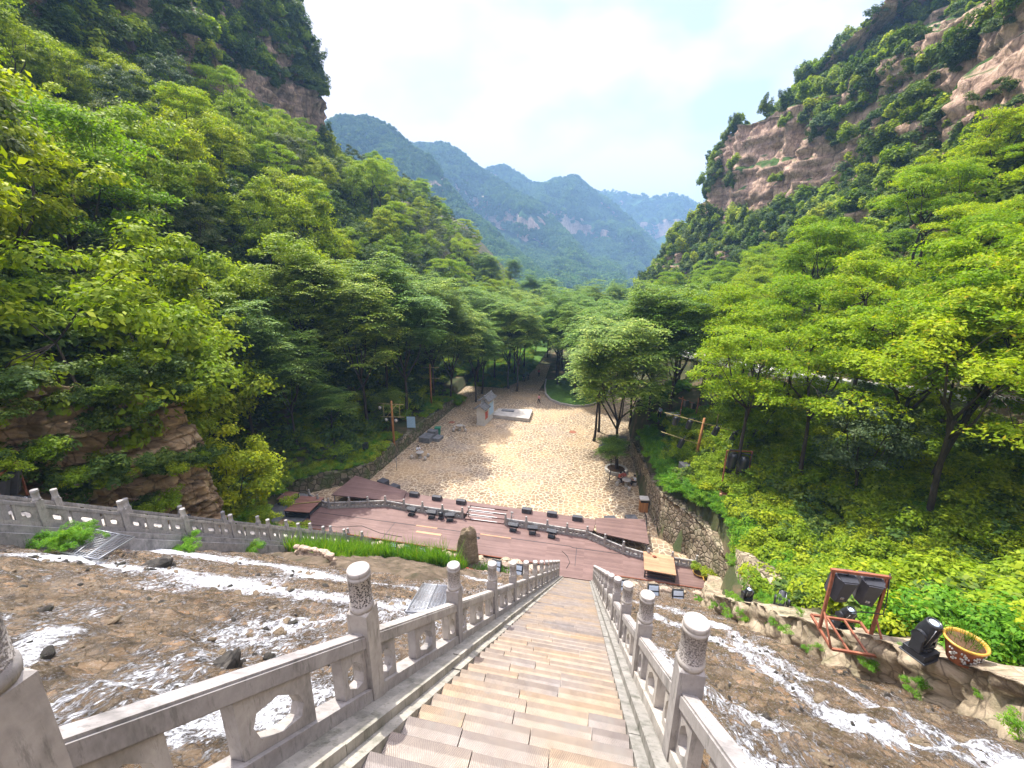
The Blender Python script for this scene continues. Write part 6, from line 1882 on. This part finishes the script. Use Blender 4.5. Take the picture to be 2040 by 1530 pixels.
# far frames among the right hand trees
for (x, y, l) in ((9.6, 44.5, 'thin steel lamp frame near the pale kiosk among the trees'), (12.4, 41.5, 'leaning bamboo lamp frame higher on the right slope')):
    z0 = float(H(x, y)); p = empty('lamp_frame', (x, y, z0), 0.3, l, 'frame')
    m = MB(); m.tube([(-0.9, 0, 0), (-0.75, 0, 3.6)], 0.05, 6); m.tube([(0.9, 0, 0), (0.95, 0, 3.4)], 0.05, 6); m.tube([(-1.2, 0, 3.5), (1.3, 0, 2.6)], 0.05, 6); part(m, 'uprights', 'bamboo' if x > 10 else 'rust', p)
    m = MB(); m.box((-0.3, 0, 2.9), (0.4, 0.35, 0.6)); m.box((0.5, 0, 2.6), (0.4, 0.35, 0.6)); part(m, 'lamps', 'black', p)
kb = empty('stall_table', (8.8, 46.9, float(H(8.8, 46.9))), 0.2, 'white box table among the trees right of the plaza', 'table')
m = MB(); m.box((0, 0, 0.9), (1.5, 1.0, 0.5)); part(m, 'box', 'white', kb, 0.02)
m = MB()
for a in (-0.6, 0.6):
    for c in (-0.4, 0.4): m.box((a, c, 0.3), (0.07, 0.07, 0.8))
part(m, 'legs', 'steel', kb)
# dark speaker on a slab on the left bank
lb = empty('loudspeaker', (-24.4, 39.5, -20.33), 0.3, 'tall black cabinet on a pale slab on the left bank', 'speaker')
m = MB(); m.box((0, 0, 0.72), (0.55, 0.5, 1.2)); part(m, 'cabinet', 'black', lb, 0.02)
m = MB(); m.box((0.0, 0, 0.06), (2.6, 1.3, 0.12), 0.35); part(m, 'slab', 'concrete', lb)
sn = empty('notice_board', (-22.6, 47.4, -20.35), 0.2, 'pale blue notice board on a post on the left bank', 'sign')
m = MB(); m.box((0, 0, 1.05), (1.05, 0.06, 1.45)); part(m, 'board', 'signblue', sn)
m = MB(); m.box((-0.45, 0.06, 0.55), (0.06, 0.05, 1.3)); m.box((0.45, 0.06, 0.55), (0.06, 0.05, 1.3)); part(m, 'posts', 'steel', sn)
# thin pole on the plaza, manholes
m = MB(); m.tube([(0, 0, 0), (0, 0, 1.6)], 0.03, 6); o = m.build('thin_post', MAT['steel']); o.location = (-20.9, 39.6, ZP); tag(o, 'thin grey post standing at the left edge of the plaza', 'post')
for x, y, r_, l in ((-2.6, 55.5, 0.5, 'round rusty manhole cover on the sunny part of the plaza'), (-20.0, 55.3, 0.45, 'dull manhole cover beside the left wall')):
    m = MB(); m.lathe([(r_, 0), (r_, 0.012), (r_ * 0.9, 0.015)], 24, (x, y, ZP + 0.002)); o = m.build('manhole_cover', MAT['rust']); tag(o, l, 'manhole cover')
# grass island with kerb
ISL = [(-9.6, 82), (-9.2, 77), (-8.4, 72), (-7.2, 69), (-5.4, 67.2), (-3, 66.4), (-0.6, 67.4), (1.2, 70.2), (2.4, 74), (3, 82)]
m = MB(); m.prism([(x, y) for x, y in ISL], ZP, ZP + 0.22)
o = m.build('grass_island', MAT['grassland']); tag(o, kind='structure')
pts = [Vector((x, y, ZP + 0.16)) for x, y in ISL]
m = MB()
for a, b in zip(pts[:-1], pts[1:]):
    d = b - a; m.box((a + b) / 2, (d.length + 0.1, 0.28, 0.34), math.atan2(d.y, d.x))
o = m.build('island_kerb', MAT['concrete']); tag(o, 'curved stone kerb round the grass island on the plaza', 'kerb')
# hillside road and its railing
RD = [(33, 0), (30.5, 16), (27, 32), (24, 37.5), (21.5, 43), (19, 51.5), (17, 60), (15.5, 70), (14, 80), (13, 100)]
def rz_(y): return np.interp(y, [0, 32, 43, 60, 80, 120], [-6.0, -8.0, -9.8, -12.0, -14.2, -17])
def rx_(y): return np.interp(y, [0, 32, 43, 60, 80, 120], [33, 27, 21.5, 17, 14, 13])
ys_ = np.arange(4, 100, 1.5)
for nm, off, wd, zo, mt in (('road', 0.0, 3.0, 0.10, 'concrete'),):
    X = np.stack([rx_(ys_) - wd / 2, rx_(ys_) + wd / 2], 0); Y = np.stack([ys_, ys_], 0); Z = np.stack([rz_(ys_) + zo] * 2, 0)
    o = link('hillside_road', grid_mesh('hillside_road', X.T.copy(), Y.T.copy(), Z.T.copy(), False), None, MAT[mt]); tag(o, kind='structure')
m = MB()
pp = [Vector((rx_(y) - 1.45, y, rz_(y) + 0.1)) for y in np.arange(14, 96, 2.0)]
m2 = MB()
for a, b in zip(pp[:-1], pp[1:]):
    for h in (0.55, 1.0): m.tube([a + Vector((0, 0, h)), b + Vector((0, 0, h))], 0.035, 5)
rr_ = empty('road_railing', (0, 0, 0), 0, 'long pale pipe railing along the road on the right slope', 'railing')
part(m, 'rails', 'rust', rr_)
for a in pp:
    q = MB(); q.box((0, 0, 0.5), (0.09, 0.09, 1.05)); o = part(q, 'post', 'concrete', rr_, loc=a)
m = MB()
for a, b in zip(pp[:-1], pp[1:]):
    d = b - a; m.box((a + b) / 2 + Vector((-0.15, 0, -0.25)), (d.length + 0.05, 0.3, 0.75), math.atan2(d.y, d.x))
o = m.build('road_kerb', MAT['white']); tag(o, 'pale wall edge under the road on the right slope', 'kerb')
m = MB(); m.tube([(18.3, 26.8, -12.3), (19.4, 25.3, -11.9), (21.2, 23.6, -11.1)], [0.16, 0.15, 0.12], 8); o = m.build('fallen_log', MAT['bark']); tag(o, 'dark fallen log lying across the right slope', 'log')
# ------------------------------------------------------------------ trees one can tell apart
def T(name, key, x, y, label, s=1.0, sz=None, group=None, **k):
    return tree(name, key, x, y, label, group, s, sz, **k)
# right edge of the plaza
T('broadleaf_tree', 'broad', 3.0, 45.0, 'leaning tree with dark trunk in the round kerb at the right of the plaza', 0.98, z=ZP, var=0, tilt=0.10, tdir=1.6)
T('broadleaf_tree', 'broad', 0.3, 53.0, 'slim straight tree, nearer of a close pair on the plaza', 0.86, 0.98, z=ZP, var=1)
T('broadleaf_tree', 'broad', 0.9, 56.4, 'slim straight tree, farther of a close pair on the plaza', 0.85, 0.95, z=ZP, var=2)
T('young_tree', 'young', 2.2, 42.6, 'small low tree in front of the leaning tree trunk', 0.62, 0.55, z=ZP, var=0)
for i, (x, y, s, l) in enumerate([(6.6, 50.5, 0.92, 'broad tree behind the stone steps right of the plaza'), (8.3, 48.0, 0.85, 'broad tree beside the person in the blue shirt'), (5.2, 58.5, 0.95, 'broad tree at the far right corner of the plaza'), (1.5, 70, 0.9, 'broad tree on the right part of the grass island'), (-3.5, 73, 0.92, 'broad tree in the middle of the grass island'), (-7.0, 79, 0.98, 'broad tree on the left of the grass island by the path')]):
    T('broadleaf_tree', 'broad', x, y, l, s, var=i, z=ZP if x < 5 else None)
# left of the plaza, along the mossy wall
LT = [(-24.6, 50.5, 1.12, 'tall dense tree above the timber pole on the left bank'), (-24.3, 59.5, 1.1, 'tall tree behind the second timber pole'), (-22.3, 61.6, 1.02, 'dark trunked tree at the end of the mossy wall'), (-26.6, 44.3, 1.08, 'tall tree behind the timber pole, left of the densest crown'),
      (-29.6, 35.4, 0.74, 'pale leaved tree drooping over the left end of the stage'), (-31.5, 41.0, 0.95, 'dark tree uphill of the drooping pale leaved tree'), (-28.2, 52.0, 1.12, 'tall tree in the second row of the left bank'), (-27.5, 67.5, 1.05, 'tall tree left of the three slim plaza trunks'),
      (-19.3, 65.4, 0.82, 'slim tree, first of three beyond the screen wall'), (-19.6, 70.2, 0.82, 'slim tree, second of three beyond the screen wall'), (-15.7, 74.6, 0.92, 'tree by the path, left trunk'), (-13.9, 73.2, 0.92, 'tree by the path, right trunk'), (-22, 76, 1.0, 'tall tree on the lawn left of the path'),
      (-26, 84, 1.0, 'tree far back on the lawn, left side'), (-18.5, 88, 0.9, 'tree far back on the lawn, right side'), (-32.5, 33.0, 0.9, 'dark tree on the slope left of the stage end'), (-36, 28.5, 0.95, 'tall dark tree above the recess beside the rock face')]
for i, (x, y, s, l) in enumerate(LT):
    T('broadleaf_tree', 'broad', x, y, l, s * 0.97, z=ZP if (y > 64 and x > -22.8) else None)
T('young_tree', 'young', -24.4, 45.9, 'low young tree drooping in front of the timber pole', 0.8, 0.62)
T('young_tree', 'young', -27.0, 37.7, 'low young tree in the shade above the mossy wall', 1.0, 0.7)
for i, (x, y, s, l) in enumerate([(-16.2, 82.5, 0.9, 'first tree of the row on the left of the far path'), (-15.6, 90.0, 0.95, 'second tree of the row on the left of the far path'), (-18.5, 98.5, 0.95, 'third tree of the row on the left of the far path'), (-7.8, 84.5, 0.9, 'first tree of the row on the right of the far path'), (-7.4, 92.5, 0.95, 'second tree of the row on the right of the far path'), (-9.0, 100.5, 0.95, 'third tree of the row on the right of the far path'), (-19.5, 79.5, 0.95, 'tree on the lawn beside the path entrance'), (-22.0, 90.0, 1.0, 'tree farther back on the lawn, second row'), (-12.2, 106.0, 0.95, 'tree closing the view at the end of the path, left'), (-5.8, 107.0, 0.95, 'tree closing the view at the end of the path, right'), (-2.0, 84.0, 0.95, 'tree behind the grass island, left'), (4.0, 80.0, 0.95, 'tree behind the grass island, right')]):
    T('broadleaf_tree', 'broad', x, y, l, s, z=ZP)
# big bright trees at upper left
BL = [(-25.0, 17.0, 1.25, 1.45, 'bright', 'large bright green tree over the rock face'), (-27.0, 11.0, 1.3, 1.55, 'bright', 'large bright green tree at the upper left edge'), (-29.5, 22.5, 1.3, 1.5, 'bright', 'big light green tree right of the rock face'), (-33.5, 15.5, 1.35, 1.6, 'grey', 'pale grey green tree high at the left'), (-32.0, 27.5, 1.2, 1.45, 'bright', 'big bright tree above the shaded recess'),
      (-37.5, 21.5, 1.3, 1.5, 'bright', 'bright yellow green tree behind the rock face trees'), (-25.6, 5.6, 1.2, 1.3, 'bright', 'bright tree at the far left edge of the view'), (-35.0, 9.0, 1.35, 1.7, 'locust', 'tall yellow green tree at the top left corner'), (-41.0, 14.0, 1.4, 1.8, 'bright', 'tall bright tree against the dark cliff at top left'), (-24.0, 21.4, 0.8, 0.9, 'bright', 'small light tree leaning out beside the rock face'),
      (-36.5, 34.5, 1.2, 1.4, 'bright', 'bright crown between the recess and the cliff'), (-42.0, 27.5, 1.3, 1.5, 'locust', 'yellow green crown halfway up the left slope'), (-34.5, 44.0, 1.25, 1.4, 'bright', 'broad light green crown behind the first row of the left bank'), (-45.0, 38.0, 1.35, 1.5, 'bright', 'wide bright crown in the middle of the left slope'), (-40.0, 54.0, 1.3, 1.45, 'bright', 'wide light green crown uphill of the timber poles')]
for x, y, s, sz, k, l in BL:
    T('hillside_tree', k, x, y, l, s * 1.16, sz * 1.12)
# right slope, near trees with their trunks in view
RT = [(11.2, 32.6, 1.0, 'locust', 'slender tree beside the rust red lamp frame'), (13.6, 38.5, 1.0, 'locust', 'tree uphill of the lamp frame with dark straight trunk'), (11.6, 48.4, 1.1, 'locust', 'tall locust tree between the white box and the road'), (14.4, 30.1, 0.95, 'locust', 'leaning locust in the middle of the right slope'),
      (15.8, 26.8, 0.78, 'grey', 'grey green tree low on the right slope'), (17.2, 27.6, 1.0, 'locust', 'forked locust behind the grey green tree'), (18.8, 26.2, 1.05, 'locust', 'leaning locust beside the fallen log'), (18.0, 24.3, 1.0, 'locust', 'pale trunked locust in front of the leaning one'), (17.0, 41.0, 1.05, 'locust', 'locust just below the road, left part'),
      (19.4, 36.3, 1.05, 'locust', 'locust just below the road, middle part'), (23.0, 30.5, 1.05, 'locust', 'locust below the road at the right edge of view'), (22.6, 25.3, 1.1, 'locust', 'bright locust at the far right edge'), (14.6, 44.5, 1.05, 'locust', 'locust above the bamboo lamp frame'), (9.6, 54.5, 1.05, 'locust', 'locust beyond the pale table, right of the plaza'),
      (12.6, 35.3, 0.8, 'bright', 'rounded green tree between the two lamp frames'), (21.2, 21.0, 0.95, 'locust', 'yellowish locust low at the right edge')]
for x, y, s, k, l in RT:
    T('locust_tree' if k == 'locust' else 'hillside_tree', k, x, y, l, s, tilt=RNG.uniform(0, 0.12), tdir=RNG.uniform(0, 6.28))
# the rest of the wooded slopes: a tree of its own at every spot
rg_ = np.random.default_rng(11)
def fill(x0, x1, y0, y1, step, keys, name, label, group, keep, smin=0.75, smax=1.1, grow_=0.0):
    n = 0
    for gx_ in np.arange(x0, x1, step):
        for gy_ in np.arange(y0, y1, step * 1.05):
            x, y = gx_ + rg_.uniform(-.4, .4) * step, gy_ + rg_.uniform(-.4, .4) * step
            if not keep(x, y): continue
            z = float(H(x, y))
            P = np.array([[x, y, z + 4]])
            if not inview(P, 0.25)[0]: continue
            k = keys[int(rg_.integers(0, len(keys)))]
            s = rg_.uniform(smin, smax) * (1 + grow_ * max(0, y - 60) / 60)
            hue = {'bright': 'light green', 'locust': 'yellow green', 'dark': 'dark green', 'grey': 'greyish green', 'broad': 'deep green'}[k]
            far_ = 'near the stairs' if y < 35 else ('beside the plaza' if y < 75 else ('past the plaza' if y < 110 else 'far down the valley'))
            up = 'low on' if z < -13 else ('halfway up' if z < 2 else 'high on')
            lb = f'{hue} tree among many {up} the {label}, {far_}' if 'slope' in label else f'{hue} tree among many on the {label}, {far_}'
            tree(name, k, x, y, lb, group, s, s * rg_.uniform(0.85, 1.15), z=z)
            n += 1
    NTREE[name] = n
taken = [(a[0], a[1]) for a in LT] + [(a[0], a[1]) for a in BL] + [(a[0], a[1]) for a in RT]
def free(x, y, d=3.0): return all((x - a) ** 2 + (y - b) ** 2 > d * d for a, b in taken)
fill(-78, -27, 6, 200, 6.9, ['bright', 'bright', 'bright', 'dark', 'locust', 'grey'], 'hillside_tree', 'left slope', 'trees covering the left hillside', lambda x, y: x < xl(y) - 5 and free(x, y, 4) and not (y < 16 and x > -30), 0.85, 1.2)
fill(12, 58, 16, 175, 6.8, ['locust', 'locust', 'locust', 'locust', 'bright'], 'locust_tree', 'right slope', 'trees covering the right slope', lambda x, y: free(x, y, 3.4) and (x > rx_(y) + 2.2 or (x < rx_(y) - 3 and y > 46 and x > xr(y) + 3)) and x < 56 - 0.06 * y, 0.8, 1.1)
fill(-36, 12, 92, 215, 10.5, ['broad', 'bright', 'bright', 'dark', 'locust'], 'valley_tree', 'valley floor', 'trees on the valley floor', lambda x, y: not (-24 < x < -8 and y < 106), 0.85, 1.1)
print('TREES', NTREE)

# ------------------------------------------------------------------ ground cover
def cover(name, x0, x1, y0, y1, n, srcs, seed, label, keep, s0=0.7, s1=1.4, cat='undergrowth', dens=None):
    rng = np.random.default_rng(seed)
    x = rng.uniform(x0, x1, n * 3); y = rng.uniform(y0, y1, n * 3)
    k = keep(x, y); x, y = x[k][:n], y[k][:n]
    z = H(x, y)
    P = np.stack([x, y, z - 0.03], 1)
    m_ = inview(P, 0.1)
    P = P[m_]
    s = rng.uniform(s0, s1, len(P))
    if dens is not None: s = s * dens(P[:, 0], P[:, 1])
    ok = s > 0.28
    scatter(name, P[ok], s[ok], srcs, label, cat, 0.25, seed)
patchy = lambda x, y: np.clip(0.45 + 1.2 * fbm(x * 0.28, y * 0.28, 1, 4, 91) + 0.38 * (y < 22), 0, 1.2) * np.where((y > 22) & (x > 11), 0.8, 1.0)
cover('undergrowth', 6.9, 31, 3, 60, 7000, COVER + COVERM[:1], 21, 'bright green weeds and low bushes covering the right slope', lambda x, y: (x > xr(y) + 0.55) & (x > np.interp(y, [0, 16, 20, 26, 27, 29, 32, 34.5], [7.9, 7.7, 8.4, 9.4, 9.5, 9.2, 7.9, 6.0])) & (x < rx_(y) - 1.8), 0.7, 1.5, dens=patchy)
cover('undergrowth', 8.0, 24, 8, 46, 1500, COVERM + COVERD[:1], 22, 'taller bushes dotted through the weeds on the right slope', lambda x, y: (x > xr(y) + 1.8) & (x < rx_(y) - 2.5), 1.2, 2.1)
cover('undergrowth', 22, 58, 14, 150, 3500, COVERM + COVER[:2], 23, 'scrub under the trees above the road', lambda x, y: x > rx_(y) + 1.8, 1.5, 3.0)
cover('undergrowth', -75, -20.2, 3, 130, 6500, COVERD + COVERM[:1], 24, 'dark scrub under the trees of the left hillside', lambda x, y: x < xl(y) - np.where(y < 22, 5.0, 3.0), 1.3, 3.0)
cover('undergrowth', -34, -22.2, 28, 62, 2600, COVER[:2] + COVERM, 25, 'bright low plants spilling over the mossy wall on the left', lambda x, y: (x < xl(y) - 0.4) & (x > xl(y) - 9) & ~((x > -25) & (x < -22.4) & (y > 41.8) & (y < 44)), 0.6, 1.3, dens=lambda x, y: np.clip(0.75 + 0.8 * fbm(x * 0.3, y * 0.3, 1, 3, 93), 0, 1.2))
cover('undergrowth', -32, -13.5, 75, 125, 1800, COVER[:2] + COVERM[:1], 26, 'low green plants on the lawn left of the far path', lambda x, y: (x < np.interp(y, [74, 92, 112, 130], [-16.8, -14.5, -17, -22.5])), 1.0, 1.9)
# plants on rocks, cliff and bank
def spots(name, pts, srcs, seed, label, s0, s1, spread=0.35, per=6):
    rng = np.random.default_rng(seed); P = []
    for p in pts:
        r = p[3] if len(p) > 3 else spread
        for _ in range(per): P.append([p[0] + rng.normal(0, r), p[1] + rng.normal(0, r), p[2] + rng.normal(0, r * 0.35)])
    P = np.array(P); scatter(name, P, rng.uniform(s0, s1, len(P)), srcs, label, 'plants', 0.3, seed)
spots('climbing_plants', [(-22.2, 11.5, -8.2, 0.9), (-21.6, 12.6, -9.2, 0.8), (-21.9, 13.8, -9.8, 0.7), (-22.0, 9.2, -7.6, 0.8), (-21.9, 17.8, -7.2, 0.6), (-22.6, 14.5, -6.2, 0.7), (-22.9, 12.0, -5.0, 0.8), (-23.4, 9.0, -4.0, 0.9), (-21.8, 16.4, -10.4, 0.4), (-22.8, 16.5, -5.6, 0.9), (-23.2, 18.6, -6.4, 0.8), (-22.4, 15.2, -7.4, 0.6), (-21.6, 18.4, -11.0, 0.4), (-22.6, 10.2, -6.0, 0.7), (-21.9, 14.8, -12.2, 0.6)], COVERD + COVERM[:1], 31, 'dark bushes growing at the foot and in the cracks of the rock face', 0.7, 1.3, per=16)
spots('climbing_plants', [(-23.0, 20.6, -16.5, 0.7), (-24.6, 23.0, -18.2, 0.9), (-26.5, 25.5, -18.9, 0.8), (-28.5, 28.0, -19.4, 1.0), (-22.6, 22.2, -18.2, 0.6), (-29.5, 30.5, -19.6, 0.9), (-26.5, 22, -16.8, 1.2), (-22.2, 24.2, -20.2, 0.5)], COVERM + COVER[:1], 32, 'leafy bushes in the recess between the rock face and the stage', 0.8, 1.5, per=22)
spots('wall_plants', [(float(xr(y)) + 1.0 + 0.5 * k, y, float(max(-18.5, min(-17.0, H(xr(y) + 1.2 + 0.5 * k, y)))) + 0.05, 0.35) for y in np.arange(27.5, 47, 0.9) for k in (0, 1)], COVER, 39, 'bright plants crowding the top of the tall right retaining wall', 0.8, 1.35, per=6)
spots('wall_plants', [(-22.3, 62.6, -21.4, 0.5), (-23.2, 63.4, -21.0, 0.6), (-22.0, 63.8, -21.7, 0.4)], COVER + COVERM, 43, 'bushes at the far end of the mossy left wall', 1.2, 2.0, per=6)
spots('grate_vines', [(-14.9, 8.1, -8.1), (-15.4, 8.6, -8.35), (-15.9, 9.1, -8.5), (-15.2, 8.0, -8.1)], COVER, 40, 'yellowish creepers growing over the left corner of the grate', 0.25, 0.5, 0.2, per=5)
ysb = np.linspace(2.0, 26, 46)
spots('bank_weeds', [(float(np.interp(y, yb, xb)) - 0.10 + 0.25 * math.sin(y * 3), y, float(-2.0 - SL * y + 0.22 + 0.3 * (math.sin(y * 5) > 0.3)), 0.12) for y in ysb if math.sin(y * 7.7) > -0.2], COVER, 33, 'small weeds along the waterline of the right bank', 0.14, 0.34, per=2)
spots('bank_weeds', [(-16.35, y, -2.35 - SL * y + 0.25, 0.25) for y in (5.6, 6.8, 8.4, 12.4, 15.6, 19.6)], COVER, 34, 'yellow green weeds along the foot of the side balustrade', 0.35, 0.75, per=5)
spots('bank_weeds', [(6.75, y, -0.98 - SL * y + 0.08, 0.2) for y in (5.2, 6.0, 8.6, 10.3, 12.9, 14.2, 16.6, 18.0)], COVER, 35, 'small weeds growing on top of the right bank', 0.15, 0.4, per=3)
for n_, (loc, s, l) in enumerate([((8.95, 27.7, -21.2), 1.1, 'round green bush growing in the bowl planter by the stage end'), ((8.3, 28.4, -21.25), 0.95, 'green bush growing in the second bowl planter'), (tuple(bk(1527, 1192, -0.85) + Vector((0, 0, 0.25))), 0.5, 'small green plant in the bowl planter on the bank')]):
    o = link('potted_bush', (COVERM if n_ < 2 else COVER)[0]); o.location = loc; o.scale = (s, s, s); tag(o, l, 'plant')
# wispy plant in the large pot
pb_ = bk(1915, 1318, -0.98) + Vector((-0.08, -0.05, 0.14)); rngw = random.Random(6)
m = MB()
for k in range(70):
    a = rngw.uniform(0, 6.28); r0 = rngw.uniform(0, 0.2); L = rngw.uniform(0.10, 0.34); b_ = rngw.uniform(0, 0.25)
    x0, y0 = r0 * math.cos(a), r0 * math.sin(a)
    m.tube([(x0, y0, 0.27), (x0 + b_ * math.cos(a) * 0.4, y0 + b_ * math.sin(a) * 0.4, 0.27 + L * 0.6), (x0 + b_ * math.cos(a), y0 + b_ * math.sin(a), 0.27 + L)], [0.004, 0.003, 0.001], 3)
o = m.build('potted_grass', MAT['leaf_cover']); o.location = pb_; tag(o, 'thin wispy green plant in the large ochre rimmed pot', 'plant')
# tall grass under the stage
def grass(name, region, n, h0, h1, label, seed, zf):
    rng = np.random.default_rng(seed)
    x = rng.uniform(region[0], region[1], n); y = rng.uniform(region[2], region[3], n)
    z = zf(x, y)
    h = rng.uniform(h0 * 0.5, h1, n) * np.clip(0.75 + 0.65 * fbm(x * 0.9, y * 0.9, 0, 3, seed), 0.15, 1.4); a = rng.uniform(0, 6.28, n); b = rng.uniform(0.12, 0.6, n) * h
    w = 0.022
    dx, dy = np.cos(a), np.sin(a)
    V = []
    for t, ww in ((0, 1.0), (0.5, 0.9), (1.0, 0.1)):
        cx, cy_, cz = x + dx * b * t * t, y + dy * b * t * t, z + h * (t - 0.25 * t * t * b / h)
        V.append(np.stack([cx - dy * w * ww, cy_ + dx * w * ww, cz], 1)); V.append(np.stack([cx + dy * w * ww, cy_ - dx * w * ww, cz], 1))
    V = np.stack(V, 1).reshape(-1, 3)
    i = np.arange(n)[:, None] * 6
    F = np.concatenate([i + np.array([0, 1, 3, 2]), i + np.array([2, 3, 5, 4])])
    o = link(name, np_mesh(name, V, F), None, MAT['leaf_cover']); tag(o, label, 'grass', None, 'stuff')
zs_ = lambda x, y: np.maximum(wz0(x) - SL * y, -21.55) + 0.05
grass('tall_grass', (-17.0, -8.3, 22.8, 25.5), 9500, 0.8, 1.7, 'bright green tall grass below the left half of the stage', 3, zs_)
grass('tall_grass', (-16.6, -13.6, 17.8, 23.4), 8000, 0.5, 1.3, 'thinner grass running down beside the side balustrade', 4, zs_)
grass('tall_grass', (-10.8, -4.6, 25.3, 26.1), 1500, 0.3, 0.7, 'thin grass between the rocks at the stage edge', 5, lambda x, y: x * 0 - 21.5)

# stones breaking the thin sheet of water
def stones():
    rng = np.random.default_rng(77)
    srcs = []
    for k in range(5):
        q = MB(); q.rock((0, 0, 0), 1.0, 130 + k, (1.25, 0.9, 0.55), 9, 0.35)
        me = q.mesh('stone_%d' % k); me.materials.append(MAT['rock_dark' if k % 2 else 'rock_brown']); srcs.append(me)
    n = 2600
    x = np.where(rng.uniform(0, 1, n) < 0.7, rng.uniform(-15.8, -2.2, n), rng.uniform(1.2, 6.0, n))
    y = rng.uniform(0.5, 22, n) ** 1.0
    s = 0.022 + 0.065 * rng.uniform(0, 1, n) ** 3
    z = wz0(x) - SL * y + 0.0
    P = np.stack([x, y, z], 1); k = inview(P, 0.1) & ~((x > -14) & (x < -5) & (y > 13.0))
    scatter('river_stones', P[k], s[k], srcs, 'small dark wet stones strewn over the cascade', 'stones', 0.35, 78)
stones()
